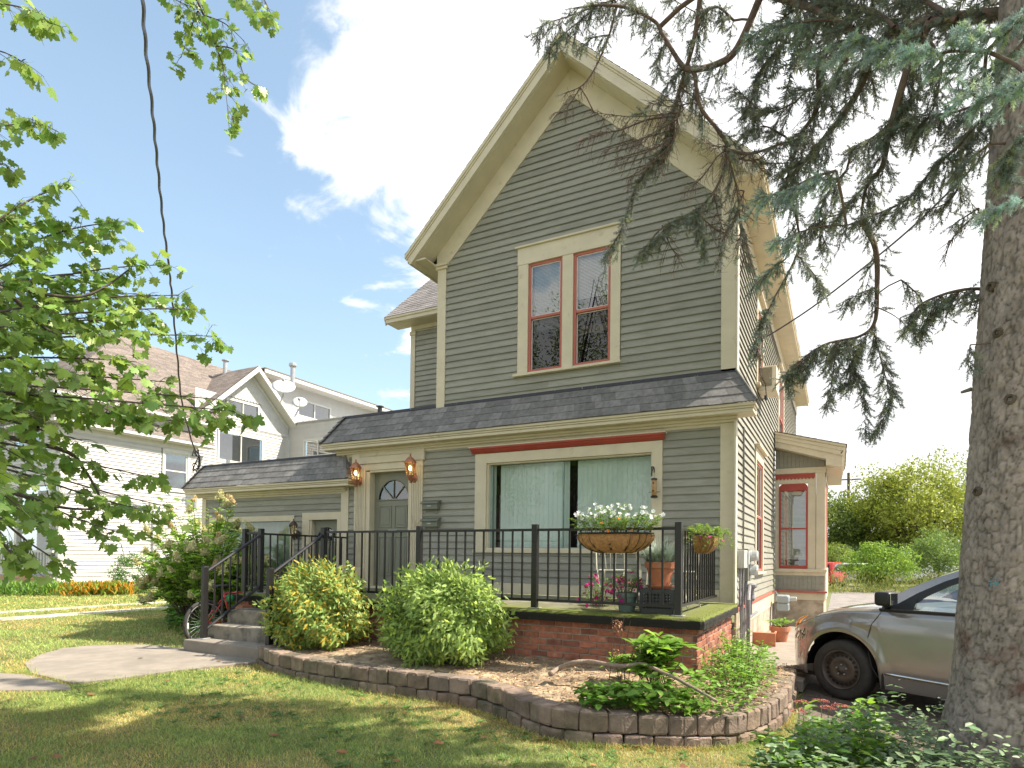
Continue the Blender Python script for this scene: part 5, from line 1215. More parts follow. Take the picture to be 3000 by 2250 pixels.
def interp(x, P):
    for (x0, y0), (x1, y1) in zip(P, P[1:]):
        if x <= x1: t_ = (x - x0) / (x1 - x0); t_ = max(0, min(1, t_)); return y0 + (y1 - y0) * t_
    return P[-1][1]
def half(a):
    if a > .05: q = min(1, (a - .05) / .84); return .9 * (1 - q ** 2.6) ** .48
    if a < -3.3: q = min(1, (-3.3 - a) / .52); return .9 * (1 - .28 * q ** 2.2)
    return .9
def zsh(a): return interp(a, [(-3.82, .98), (-3.3, 1.04), (-.62, 1.0), (-.42, 1.0), (.0, .965), (.25, .90), (.5, .80), (.7, .70), (.9, .58)])
def ztop(a): return interp(a, [(-3.82, 1.0), (-3.3, 1.08), (-.42, 1.10), (-.2, 1.08), (.2, 1.01), (.5, .90), (.7, .79), (.84, .68), (.9, .60)])
def arch(a, c, r=.415):
    return .33 + math.sqrt(r * r - (a - c) ** 2) if abs(a - c) < r else None
def zlow(a):
    for c in (0, -2.69):
        v = arch(a, c)
        if v: return max(v, .2)
    return interp(a, [(-3.82, .34), (-3.2, .24), (-2.2, .20), (-.45, .20), (.42, .22), (.7, .26), (.9, .38)])
def inset(z, a):
    flare = .018 * max(0, 1 - abs((math.hypot(a, z - .33) if a > -1.4 else math.hypot(a + 2.69, z - .33)) - .45) / .07)
    crease = .012 * math.exp(-((z - .86) / .03) ** 2) * (1 if a < -.1 else 0)
    return .045 * max(0, (.42 - z) / .22) ** 1.6 + .05 * max(0, (z - .74) / .3) ** 1.7 - flare - crease + .014 * math.exp(-((z - .33) / .05) ** 2) * (a < -.45)
st = sorted(set([round(-3.82 + .02 * k, 3) for k in range(26)] + [round(-3.3 + .04 * k, 3) for k in range(84)] + [round(.02 * k, 3) for k in range(-24, 42)] + [.85, .87, .88, .885, .889]))
def ring(a):
    lo, sh, tp, h = zlow(a), zsh(a), ztop(a), half(a); n1, n2 = 14, 10; pts = []
    sh = max(sh, lo + .02)
    for i in range(n1 + 1):
        z = lo + (sh - lo) * i / n1; pts.append((.9 - h + inset(z, a) * (h / .9), z))
    b0 = pts[-1][0]; tp = max(tp, sh + .005)
    for i in range(1, n2 + 1):
        u = i / n2; pts.append((b0 + (.9 - b0) * u, sh + (tp - sh) * math.sin(u * math.pi / 2) ** .62))
    return pts
rings = [(a, ring(a)) for a in st]; body, lamp = MB(), MB()
for (a0, r0), (a1, r1) in zip(rings, rings[1:]):
    for side in (0, 1):
        for i in range(len(r0) - 1):
            q = [(a0, r0[i]), (a1, r1[i]), (a1, r1[i + 1]), (a0, r0[i + 1])]
            if side: q = [(a, (1.8 - b, z)) for a, (b, z) in q][::-1]
            am, zm, bm_ = (a0 + a1) / 2, (r0[i][1] + r1[i + 1][1]) / 2, q[0][1][0]
            isl = .30 < am < .70 and 9 <= i <= 16
            if am < -.42 and i > 16 and am > -3.6: continue                  # open under the glasshouse
            (lamp if isl else body).face([CP(a, b, z) for a, (b, z) in q])
b_ = body.build('body', PAINT, car, smooth=True)
bm = bmesh.new(); bm.from_mesh(b_.data); bmesh.ops.remove_doubles(bm, verts=bm.verts, dist=.0005); bmesh.ops.recalc_face_normals(bm, faces=bm.faces); bm.to_mesh(b_.data); bm.free()
l_ = lamp.build('headlight', AMB, car, smooth=True); bm = bmesh.new(); bm.from_mesh(l_.data); bmesh.ops.remove_doubles(bm, verts=bm.verts, dist=.0005); bm.to_mesh(l_.data); bm.free()
m = MB(); m.tube([CP(a, max(.9 - half(a), .0) + .022, z) for a, z in ((.685, .66), (.66, .72), (.62, .775), (.56, .82), (.49, .858), (.42, .885))], [.008, .018, .022, .020, .012, .004], 8); m.build('turn_signal', AMB2, car, smooth=True)
# glasshouse
OUT = [(-.36, 1.085), (-.62, 1.235), (-.9, 1.375), (-1.15, 1.475), (-1.45, 1.55), (-1.9, 1.60), (-2.5, 1.60), (-3.1, 1.56), (-3.5, 1.50), (-3.62, 1.38), (-3.72, 1.15), (-3.76, 1.04)]
def gb(z): return .07 + max(0, z - 1.02) * .36
roof, ws = MB(), MB(); G = []
for a, z in OUT:
    b0 = gb(z); row = []
    for i in range(13):
        u = i / 12; s = math.sin(u * math.pi); fw_ = .12 * s if a > -1.4 else 0
        row.append((a + fw_, b0 + (1.8 - 2 * b0) * u, z + .045 * s ** .8))
    G.append(row)
for k, (r0, r1) in enumerate(zip(G, G[1:])):
    for i in range(12): (ws if k < 3 and 0 < i < 11 else roof).face([CP(*r0[i]), CP(*r0[i + 1]), CP(*r1[i + 1]), CP(*r1[i])])
roof.build('roof', PAINT, car, smooth=True); ws.build('windscreen', CGL, car, smooth=True, fix=False)
def gp(a, z, o=0): return gb(z) - o
for side in (0, 1):
    B = (lambda b: b) if not side else (lambda b: 1.8 - b)
    fr_out = OUT[:1] + OUT[1:]; inn = [(-.50, 1.045), (-.72, 1.20), (-.95, 1.33), (-1.18, 1.425), (-1.47, 1.495), (-1.9, 1.54), (-2.5, 1.54), (-3.05, 1.50), (-3.38, 1.42), (-3.5, 1.25), (-3.55, 1.1), (-3.56, 1.04)]
    m = MB()
    for k in range(len(OUT) - 1): m.face([CP(OUT[k][0], B(gp(0, OUT[k][1], .0)), OUT[k][1]), CP(OUT[k + 1][0], B(gp(0, OUT[k + 1][1])), OUT[k + 1][1]), CP(inn[k + 1][0], B(gp(0, inn[k + 1][1], .006)), inn[k + 1][1]), CP(inn[k][0], B(gp(0, inn[k][1], .006)), inn[k][1])])
    m.build('roof_rail', PAINT, car, smooth=True, fix=False)
    gl = [(-.66, 1.045), (-.82, 1.175), (-1.0, 1.285), (-1.2, 1.375), (-1.48, 1.45), (-1.9, 1.495), (-2.5, 1.495), (-3.0, 1.46), (-3.3, 1.38), (-3.42, 1.25), (-3.45, 1.12), (-3.46, 1.045)]
    m = MB()
    for k in range(len(inn) - 1): m.face([CP(p[0], B(gp(0, p[1], o_)), p[1]) for p, o_ in ((inn[k], .007), (inn[k + 1], .007), (gl[k + 1], .007), (gl[k], .007))])
    for b in ((-1.52, -1.66), (-2.55, -2.66)): m.face([CP(b[0], B(gp(0, 1.04, .009)), 1.04), CP(b[1], B(gp(0, 1.04, .009)), 1.04), CP(b[1] - .02, B(gp(0, 1.49, .009)), 1.49), CP(b[0] - .02, B(gp(0, 1.46, .009)), 1.46)])
    m.tube([CP(-.40, B(.045), 1.018), CP(-1.5, B(.052), 1.022), CP(-3.56, B(.052), 1.035)], .017, 6)
    m.face([CP(-.40, B(.05), 1.03), CP(-.72, B(.05), 1.03), CP(-.74, B(gp(0, 1.16, .01)), 1.16), CP(-.6, B(gp(0, 1.1, .01)), 1.1)])
    m.build('window_frame', TRIMB, car, fix=False)
    m = MB(); m.face([CP(a, B(gp(0, z, .002)), z) for a, z in gl]); m.build('side_window', CGL, car, fix=False)
# front windows are divided from the body by dark shut lines, a chrome strip runs low along the doors
def side_b(a, z): return .9 - half(a) + inset(z, a)
m = MB(); m.tube([CP(a, side_b(a, z) + .001, z) for a, z in ((-.42, .99), (-.34, .86), (-.305, .72), (-.31, .56), (-.34, .42), (-.40, .32), (-.46, .25))], .004, 4); m.tube([CP(-1.56, side_b(-1.5, z) + .001, z) for z in (.25, .5, .75, 1.0)], .004, 4)
m.build('door_gap', TRIMB, car)
m = MB(); m.tube([CP(-.44 - .1 * k, side_b(-1, .355) - .004, .365 - .002 * k) for k in range(20)], .014, 6); m.build('chrome_strip', CHROME, car, smooth=True)
m = MB(); m.tube([CP(-1.30, -.025, .83), CP(-1.38, -.045, .83), CP(-1.46, -.025, .83)], .013, 6); m.build('door_handle', CHROME, car)
# mirror
m = MB(); m.box(-.62, -.46, -.20, -.03, 1.07, 1.215, Fr(CW, cf, cr_)); mi = m.build('door_mirror', TRIMB, car, bevel=.035, seg=3, smooth=True)
m = MB(); m.box(-.624, -.62, -.185, -.05, 1.085, 1.20, Fr(CW, cf, cr_)); m.build('mirror_glass', CHROME, mi); m = MB(); m.tube([CP(-.5, -.04, 1.08), CP(-.47, .06, 1.05)], .03, 6); m.build('mirror_arm', TRIMB, mi)
# wheels
def wheel(a, b, sgn, turn=0):
    c = CP(a, b, .328); M_ = Matrix.Rotation(turn, 3, 'Z') @ Matrix((tuple(cf), tuple(Vector((0, 0, 1))), tuple(-cr_ * sgn))).transposed()
    t_ = MB(); t_.lathe([(.20, -.20), (.29, -.205), (.316, -.19), (.326, -.16), (.328, -.11), (.326, -.05), (.316, -.018), (.29, -.004), (.25, -.002), (.222, -.010), (.208, -.015)], c, 44, M=M_, cap=False); ty = t_.build('tyre', RUB, car, smooth=True)
    r_ = MB(); r_.lathe([(.208, -.014), (.214, -.006), (.207, .0), (.195, -.02), (.185, -.05), (.178, -.055)], c, 44, M=M_, cap=False)
    r_.lathe([(.178, -.055), (.14, -.035), (.125, -.022), (.09, -.028), (.07, -.038), (.035, -.038), (.03, -.01), (.001, -.008)], c, 44, M=M_, cap=False); rm = r_.build('rim', RIM, car, smooth=True)
    h = MB()
    for k in range(20):
        an = 2 * math.pi * k / 20; p = c + M_ @ Vector((.160 * math.cos(an), .160 * math.sin(an), -.034)); q = MB(); h.lathe([(.0005, .0), (.017, .001)], p, 8, M=M_)
    h.build('rim_holes', TRIMB, rm, fix=False); h = MB()
    for k in range(5):
        an = 2 * math.pi * k / 5 + .3; h.lathe([(.010, -.035), (.010, -.018), (.004, -.012)], c + M_ @ Vector((.055 * math.cos(an), .055 * math.sin(an), 0)), 6, M=M_)
    h.build('wheel_nuts', METAL, rm)
for a in (0, -2.69): wheel(a, .0 + .01, 1); wheel(a, 1.79, -1)
m = MB()
for a in (0, -2.69):
    for b0, b1 in ((.03, .42), (1.38, 1.77)):
        pts = [(a + .405 * math.cos(t), .33 + .405 * math.sin(t)) for t in [math.pi * k / 12 for k in range(13)]]
        for (p, q) in zip(pts, pts[1:]): m.face([CP(p[0], b0, p[1]), CP(q[0], b0, q[1]), CP(q[0], b1, q[1]), CP(p[0], b1, p[1])])
        bi = b1 if b0 < .5 else b0; m.face([CP(x, bi, z) for x, z in pts + [(a - .4, .15), (a + .4, .15)]])
m.box(-3.7, .75, .12, 1.68, .2, .24, Fr(CW, cf, cr_)); m.build('wheel_wells', TRIMB, car, fix=False)
m = MB(); m.box(-.46, -.44, -.005, .2, .1, .42, Fr(CW, cf, cr_)); m.build('mud_flap', TRIMB, car, bevel=.004)
# cabin
CAB_ = pmat('cabin_grey', (.16, .17, .17), .7, .1); m = MB(); F_ = Fr(CW, cf, cr_); m.box(-.75, -.35, .14, 1.66, .85, 1.06, F_); m.build('dashboard', CAB_, car, bevel=.04, seg=2)
for b in (.28, 1.05):
    m = MB(); m.box(-1.75, -1.2, b, b + .48, .5, .72, F_); m.box(-1.85, -1.68, b, b + .48, .7, 1.25, F_); m.box(-1.86, -1.74, b + .12, b + .36, 1.27, 1.42, F_); m.build('seat', CAB_, car, bevel=.04, seg=2)
m = MB(); sc_ = CP(-.98, .50, 1.0); ax1 = cr_; ax2 = (Vector((0, 0, .85)) - cf * .5).normalized(); m.tube([sc_ + (ax1 * math.cos(k * .3142) + ax2 * math.sin(k * .3142)) * .185 for k in range(21)], .016, 8)
m.tube([sc_ - ax1 * .18, sc_, sc_ + ax1 * .18], .02, 6); m.tube([sc_, sc_ + cf * .25 - Vector((0, 0, .15))], .03, 6); m.build('steering_wheel', pmat('wheel_grey', (.4, .42, .42), .5), car, smooth=True)
m = MB(); m.box(-3.7, -.4, .1, 1.7, .24, .5, F_); m.build('cabin_floor', TRIMB, car)
m = MB(); m.tube([CP(.60, .2, .33), CP(.80, .5, .33), CP(.89, .9, .33), CP(.8, 1.3, .33), CP(.6, 1.6, .33)], .03, 6); m.build('front_grille', TRIMB, car)

# ================================================================== red bicycle beside the steps
bk = thing('bicycle', 'red bicycle with a black saddle leaning beside the concrete steps', 'bicycle', (-6.87, -2.4, .12))
RB = pmat('red_bike_paint', (.5, .02, .02), .3, .05, coat=.6); BX = -6.82
def bw_(y, z, n): 
    m = MB(); m.tube([(BX + .0, y + .315 * math.cos(k * 2 * math.pi / 36), z + .315 * math.sin(k * 2 * math.pi / 36)) for k in range(37)], .024, 8, caps=False); w = m.build('tyre', RUB, bk, smooth=True)
    m = MB(); m.tube([(BX, y + .285 * math.cos(k * 2 * math.pi / 36), z + .285 * math.sin(k * 2 * math.pi / 36)) for k in range(37)], .010, 6, caps=False); m.build('rim', METAL, w)
    m = MB()
    for k in range(28): an = k * 2 * math.pi / 28; m.tube([(BX + (.03 if k % 2 else -.03), y, z), (BX, y + .28 * math.cos(an), z + .28 * math.sin(an))], .0018, 3)
    m.build('spokes', METAL, w)
    m = MB(); m.box(BX - .01, BX + .01, y - .28, y - .26, z - .05, z + .03); m.build('reflector', WHITEP, w)
RY, FY, WZ = -2.93, -1.93, .44
bw_(RY, WZ, 'rear'); bw_(FY, WZ, 'front')
m = MB(); BB = (BX, RY + .43, .44); ST = (BX, RY + .30, .86); HD = (BX, RY + .80, .84); HL = (BX, RY + .84, .70)
for a, b, r in ((BB, ST, .017), (ST, HD, .018), (BB, HL, .019), (HD, HL, .022), ((BX - .05, RY, WZ), (BX - .02, RY + .31, .80), .009), ((BX + .05, RY, WZ), (BX + .02, RY + .31, .80), .009), ((BX - .05, RY, WZ), BB, .009), ((BX + .05, RY, WZ), BB, .009), (HL, (BX + .04, FY - .0, WZ), .014), (HL, (BX - .04, FY, WZ), .014)): m.tube([a, b], r, 8)
m.build('frame', RB, bk, smooth=True)
m = MB(); m.box(BX - .07, BX + .07, RY + .14, RY + .36, .945, .985); m.box(BX - .03, BX + .03, RY + .3, RY + .46, .945, .98); m.build('saddle', TRIMB, bk, bevel=.02, seg=3, smooth=True)
m = MB(); m.tube([ST, (BX, RY + .27, .95)], .012, 6); m.build('seat_post', METAL, bk)
m = MB(); m.tube([HD, (BX, RY + .79, 1.02), (BX, RY + .84, 1.05)], .014, 6); m.tube([(BX - .3, RY + .76, 1.08), (BX - .12, RY + .84, 1.05), (BX + .12, RY + .84, 1.05), (BX + .3, RY + .76, 1.08)], .013, 6); m.build('handlebar', TRIMB, bk, smooth=True)
m = MB(); m.lathe([(.09, -.004), (.09, .004)], (BX + .06, BB[1], BB[2]), 20, M=Matrix.Rotation(R(90), 3, 'Y')); m.tube([BB, (BX + .09, BB[1], .44), (BX + .09, BB[1] - .15, .38)], .01, 5); m.build('crank', METAL, bk)
m = MB(); m.ball((BX + .02, RY + .38, .78), .055, 10, 1.2); m.build('green_bottle', pmat('green_plastic', (.02, .35, .10), .4), bk, smooth=True)
# ================================================================== vegetation near the house
from mathutils import noise as mn
random.seed(5); rng = np.random.default_rng(5)
# --- grass
pathP = [walk, [(-5.35, -5.42), (-5.6, -5.32), (-6.57, -5.26), (-9, -5.9), (-14, -7.4), (-14, -8.8), (-8.4, -7.0), (-6.2, -6.0)]]
wallP = wall_line + [(1, -1), (.9, 0), (-6.9, 0), (-6.9, -3.3), (-5.1, -3.3)]
def grow(n, x0, x1, y0, y1, dmax, dmin=0):
    o_ = []; 
    while len(o_) < n:
        k = n * 3; X_ = rng.uniform(x0, x1, k); Y_ = rng.uniform(y0, y1, k)
        dx, dy = X_ - CAM.x, Y_ - CAM.y; dep = dx * fwd.x + dy * fwd.y; lat = dx * rt.x + dy * rt.y
        ok = (dep > 1.5) & (np.abs(lat / np.maximum(dep, .1)) < .87) & (dep < dmax) & (dep > dmin)
        for x, y in zip(X_[ok], Y_[ok]):
            if x > -8.3 and (inpoly(x, y, wallP) or inpoly(x, y, walk)): continue
            if inpoly(x, y, pathP[1]): continue
            if x > 1.0 or (x > .88 and y > -3.6): continue
            if -15.55 < x < -14.75 or -13.65 < x < -12.95:
                if random.random() < .93: continue
            o_.append((x, y))
            if len(o_) >= n: break
    return np.array(o_)
GRASS = pmat('grass_blade', (.37, .44, .14), .6, .15, 1.2, attr=True, transl=.35)
def blades(P, L_, Wd, name='grass'):
    n = len(P); z = np.array([gz(x, y) for x, y in P]); pn = np.array([mn.noise(Vector((x * .9, y * .9, 0))) + .5 * mn.noise(Vector((x * 3.1, y * 3.1, 4))) for x, y in P])
    a = rng.uniform(0, 6.283, n); lean = rng.uniform(.15, 1.1, n); d = np.c_[np.cos(a) * lean, np.sin(a) * lean, np.ones(n) * .9]; d /= np.linalg.norm(d, axis=1)[:, None]
    l = L_ * rng.uniform(.5, 1.25, n) * (1 + .35 * pn); w = Wd * rng.uniform(.7, 1.3, n); b = rng.uniform(0, 6.283, n); s = np.c_[np.cos(b), np.sin(b), np.zeros(n)] * w[:, None]
    base = np.c_[P, z - .004]; mid = base + d * (l * .55)[:, None]; tip = mid + (d * np.array([1.5, 1.5, .45])) * (l * .5)[:, None]
    V = np.stack([base - s, base + s, mid + s * .7, mid - s * .7, tip], 1).reshape(-1, 3)
    F_ = (np.array([[0, 1, 2, 3], ])[None] + (np.arange(n) * 5)[:, None, None]).reshape(-1, 4); G_ = (np.array([3, 2, 4])[None] + (np.arange(n) * 5)[:, None])
    me = bpy.data.meshes.new(name); me.vertices.add(len(V)); me.vertices.foreach_set('co', V.ravel().astype(np.float32))
    loops = np.concatenate([F_, G_], 1).ravel(); me.loops.add(len(loops)); me.loops.foreach_set('vertex_index', loops.astype(np.int32))
    lt = np.tile([4, 3], n); ls = np.concatenate([[0], np.cumsum(lt)[:-1]]); me.polygons.add(2 * n); me.polygons.foreach_set('loop_start', ls.astype(np.int32)); me.polygons.foreach_set('loop_total', lt.astype(np.int32)); me.update(calc_edges=True)
    dry = (rng.random(n) < np.clip(.25 - pn * .9, .05, .8)); c = np.where(dry[:, None], np.array([1.75, 1.12, 1.25]), np.array([.95, 1.0, .85])) * rng.uniform(.65, 1.3, (n, 1)); c = np.repeat(c, 7, 0)
    ca = me.color_attributes.new('Col', 'FLOAT_COLOR', 'CORNER'); ca.data.foreach_set('color', np.c_[c, np.ones(len(c))].ravel().astype(np.float32)); o = link(name, me, GRASS); return tag(o, None, None, None, 'stuff')
tag(blades(grow(200000, -9, 1.1, -7.6, -2.2, 7.2), .045, .0021), 'short mown grass with dry yellow patches in front of the block wall', 'grass')
tag(blades(grow(110000, -20, -3, -7, 4, 16, 6.8), .055, .0045), 'short mown grass left of the concrete path', 'grass')
tag(blades(grow(60000, -24, -9, -6, 14, 30, 14), .09, .010), 'grass along the driveway of the white house', 'grass')
# ragged longer tufts against the blocks and the paths
E_ = []
for a, b in zip(wall_line, wall_line[1:]):
    for _ in range(170): u = random.random(); E_.append((a[0] + (b[0] - a[0]) * u + random.uniform(0, .05) * (1 if a[1] > -3.4 and a[0] > .6 else 0), a[1] + (b[1] - a[1]) * u - .04 - abs(random.gauss(0, .035))))
for P in pathP:
    for a, b in zip(P, P[1:]):
        for _ in range(int(170 * math.dist(a, b))): u = random.random(); E_.append((a[0] + (b[0] - a[0]) * u + random.gauss(0, .03), a[1] + (b[1] - a[1]) * u + random.gauss(0, .03)))
E_ = [e for e in E_ if e[0] > -9 and e[0] < .9]
tag(blades(np.array(E_), .085, .0024), 'longer grass fringing the blocks and the path edges', 'grass')
# broad leaved weeds in the lawn
wp = grow(260, -5.5, .8, -5.6, -3.9, 7.4); pos, X, S = [], [], []
for x, y in wp:
    c0 = random.uniform(0, 6); 
    for k in range(random.randint(4, 8)): a = c0 + k * 1.0 + random.gauss(0, .2); pos.append((x, y, gz(x, y) + .012)); X.append((math.cos(a), math.sin(a), random.uniform(.15, .6))); S.append(random.uniform(.035, .075))
pos, X, S = map(np.array, (pos, X, S)); tag(inst_mesh('lawn_weeds', OVATE[0], OVATE[1], pos, X, np.cross(np.tile([0, 0, 1.], (len(X), 1)), X), np.c_[S, S * .55, S], LEAFG, None, hue(len(S), (.9, .85, 1.3), .25)), 'low broad leaved weeds dotted through the lawn', 'weeds', kind='stuff')
# fallen leaves
FALL = pmat('fallen_leaf', (.30, .14, .06), .8, .3, 9, attr=True, transl=.2)
fl = [(1455, 2182 - 250 + 30), (1545, 2098), (1590, 2160), (1285, 2180), (1310, 2010), (1515, 2095), (1270, 2178), (1160, 2235), (1430, 2160), (992, 2210), (1000, 2215), (945, 1910), (483, 2022), (262, 2066), (250, 2115), (700, 2120), (800, 2170), (95, 1948), (88, 2248), (160, 2245), (1200, 2095), (2000, 2160), (1740, 2235), (1875, 2175), (2230, 2230), (640, 1965), (420, 1955), (1990, 2230), (1060, 2060), (600, 2085)]
for i, (px, py) in enumerate(fl):
    p = onz(px, py, .012); p.z = gz(p.x, p.y) + .035
    if inpoly(p.x, p.y, wallP): continue
    o = inst_mesh('fallen_leaf', MAPLE[0], MAPLE[1], [tuple(p)], [(math.cos(i * 2.1), math.sin(i * 2.1), .15)], [(-math.sin(i * 2.1), math.cos(i * 2.1), .2)], np.array([random.uniform(.05, .08)]), FALL, None, np.array([[random.uniform(.6, 1.4)] * 3])); tag(o, 'small dry brown leaf lying on the grass or path', 'leaf', 'fallen leaves on the lawn')

# --- arborvitae
ARB = pmat('arborvitae', (.25, .36, .085), .65, .1, 3, attr=True, transl=.22)
def arborvitae(name, label, cen, rx, ry, h, n, alt, p, seed):
    global rng; rng = np.random.default_rng(seed); random.seed(seed)
    t = thing(name, label, 'shrub', cen, 'arborvitae shrubs in front of the porch'); cx_, cy_, cz = cen
    v = rdir(n); v[:, 2] = np.where(v[:, 2] < 0, v[:, 2] * .62, v[:, 2]); az_ = np.arctan2(v[:, 1], v[:, 0])
    lump = 1 + .16 * np.sin(az_ * 5 + v[:, 2] * 6) + .08 * np.sin(az_ * 9 - v[:, 2] * 11) + rng.normal(size=n) * .07
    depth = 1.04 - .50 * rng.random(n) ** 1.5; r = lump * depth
    zf = np.sign(v[:, 2]) * np.abs(v[:, 2]) ** .85
    P = np.c_[cx_ + v[:, 0] * rx * r, cy_ + v[:, 1] * ry * r, cz + h * .42 + zf * h * .58 * r]
    out_ = np.c_[v[:, 0], v[:, 1], v[:, 2] * .9]; rr = rng.normal(size=(n, 3)); tg = rr - out_ * (rr * out_).sum(1)[:, None]; tg /= np.linalg.norm(tg, axis=1)[:, None]
    X = tg * .75 + out_ * .55 + np.array([0, 0, -.35]) + np.c_[np.zeros((n, 2)), .75 * np.clip(v[:, 2], 0, 1) ** 2]; Y = np.cross(out_ + rng.normal(size=(n, 3)) * .35, X)
    P[:, 2] = np.maximum(P[:, 2], cz + .02)
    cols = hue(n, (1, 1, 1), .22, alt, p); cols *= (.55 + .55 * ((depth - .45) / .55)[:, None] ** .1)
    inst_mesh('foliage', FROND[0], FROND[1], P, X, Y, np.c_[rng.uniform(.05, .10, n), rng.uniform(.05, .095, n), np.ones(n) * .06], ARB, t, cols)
    m = MB()
    for k in range(16):
        a = random.uniform(0, 6.28); r_ = random.uniform(.3, .85); b = Vector((cx_, cy_, cz)) + Vector((math.cos(a) * .12, math.sin(a) * .08, 0)); e = Vector((cx_ + math.cos(a) * rx * r_, cy_ + math.sin(a) * ry * r_, cz + h * random.uniform(.3, .8))); m.tube([b, b.lerp(e, .5) + Vector((0, 0, .08)), e], [.016, .011, .005], 5)
    m.build('stems', WOODB, t); return t
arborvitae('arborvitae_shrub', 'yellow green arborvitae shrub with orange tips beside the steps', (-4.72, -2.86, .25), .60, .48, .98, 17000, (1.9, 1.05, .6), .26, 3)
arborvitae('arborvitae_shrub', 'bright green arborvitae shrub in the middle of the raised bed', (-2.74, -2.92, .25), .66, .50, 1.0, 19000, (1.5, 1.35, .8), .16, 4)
random.seed(9); rng = np.random.default_rng(9)

# --- plants in the bed
BRIGHT = pmat('bright_leaf', (.20, .36, .055), .5, .08, 2, attr=True, transl=.4)
VAR = pmat('grey_green_leaf', (.15, .22, .10), .5, .25, 30, attr=True, transl=.3)
clump('bed_hydrangea', (-.28, -2.98, .25), 420, (.42, .34), .70, .62, .19, BRIGHT, lambda n: hue(n, (1, 1, 1), .18, (1.3, 1.2, .6), .15), 'large leaved hydrangea growing against the brick corner of the porch', 'shrub', nst=26, base=.25, droop=.15, stemr=.005, flat=True)
m = MB()
st_ = thing('dry_stalks', 'dry brown flower stalks left of the bed hydrangea', 'dead stems', (-.6, -2.9, .25))
for k in range(9): 
    x, y = -.62 + random.gauss(0, .13), -2.9 + random.gauss(0, .06); m.tube([(x, y, .25), (x + random.gauss(0, .03), y, .5), (x + random.gauss(0, .06), y, random.uniform(.6, .95))], [.004, .003, .002], 5)
m.build('stems', WOODB, st_); 
for c_ in ((-.66, -2.95, .78), (-.70, -2.93, .5), (-.5, -2.9, .48)):
    pos = np.array(c_) + rng.normal(size=(87, 3)) * .028; inst_mesh('seed_head', FLOWER[0], FLOWER[1], pos, rdir(87), rdir(87), rng.uniform(.014, .026, 87), pmat('dry_flower', (.28, .14, .08), .9, .2, attr=True), st_, hue(87, (1, 1, 1), .3))
def cover(name, label, poly_, n, h0, h1, size, mat, colf, zf, cat='ground cover', ratio=.7):
    t_ = scatter(n, poly_, min(p[0] for p in poly_), max(p[0] for p in poly_), min(p[1] for p in poly_), max(p[1] for p in poly_)); k = len(t_)
    hh = np.array([mn.noise(Vector((x * 4, y * 4, 2))) for x, y in t_]); z = np.array([zf(x, y) for x, y in t_]) + rng.uniform(h0, h1, k) * (1 + hh * .9)
    a = rng.uniform(0, 6.283, k); X = np.c_[np.cos(a), np.sin(a), rng.uniform(-.35, .45, k)]; Y = np.cross(np.tile([0, 0, 1.], (k, 1)), X) + rng.normal(size=(k, 3)) * .3; S = size * rng.uniform(.55, 1.2, k)
    o = inst_mesh(name, OVATE[0], OVATE[1], np.c_[t_, z], X, Y, np.c_[S, S * ratio * 1.3, S], mat, None, colf(k)); return tag(o, label, cat, kind='stuff')
cover('violet_leaves', 'round green violet leaves in the front of the raised bed', [(-.72, -3.95), (-.66, -3.66), (-.3, -3.42), (.1, -3.38), (.28, -3.6), (.2, -3.75), (-.2, -3.9), (-.5, -4.0)], 800, .03, .17, .095, BRIGHT, lambda n: hue(n, (.75, .8, .7), .3, (1.1, 1.1, .8), .3), bedz)
cover('weeds', 'dense bright green weeds in the right arm of the raised bed', [(.02, -3.5), (.35, -3.75), (.62, -3.4), (.68, -2.6), (.66, -1.4), (.5, -1.0), (.06, -1.0), (.02, -2.3)], 1500, .02, .20, .06, BRIGHT, lambda n: hue(n, (1, 1, 1), .3, (.7, .8, .6), .4), bedz)
for cx_, cy_, h_, lab in ((.30, -2.0, .62, 'tall leafy weeds beside the right end of the porch brickwork'), (.28, -1.35, .55, 'leafy weeds in the bed below the gas pipes'), (.42, -2.7, .45, 'leafy weeds near the curve of the block wall')):
    clump('tall_weeds', (cx_, cy_, .25), 480, (.30, .36), h_, .5, .062, BRIGHT, lambda n: hue(n, (1, 1, 1), .28, (1.35, 1.2, .6), .25), lab, 'weeds', nst=30, base=.6, stemr=.0028, group='weeds in the right arm of the bed')
for (cx_, cy_) in ((.55, -2.35), (.6, -1.7), (-.1, -3.7)):
    pass
# fallen branch
SB = thing('fallen_branch', 'bare curved branch lying across the raised bed', 'branch', (-.6, -3.2, .3)); m = MB()
pp_ = [p + (CAM - p) * .06 for p in [onz(1612, 1975, .26), onz(1640, 1957, .30), onz(1680, 1942, .38), onz(1725, 1938, .40), onz(1784, 1947, .40), onz(1829, 1951, .40), onz(1883, 1946, .42), onz(1933, 1966, .38), onz(1985, 1990, .33), onz(2040, 2020, .29), onz(2100, 2055, .26)]]
sp2 = smooth_path(pp_, 5); m.tube(sp2, [.027 - .016 * k / len(sp2) for k in range(len(sp2))], 8); m.build('stem', pmat('pale_bark', (.26, .20, .15), .9, .3, 25, .6, 80), SB, smooth=True, jit=.0015)
m = MB(); q0 = Vector(sp2[28]); m.tube([q0, q0 + Vector((.05, -.02, .12)), q0 + Vector((.03, 0, .2))], .005, 5); q0 = Vector(sp2[38]); m.tube([q0, q0 + Vector((.08, .03, .13))], .005, 5); m.build('side_twigs', WOODB, SB)

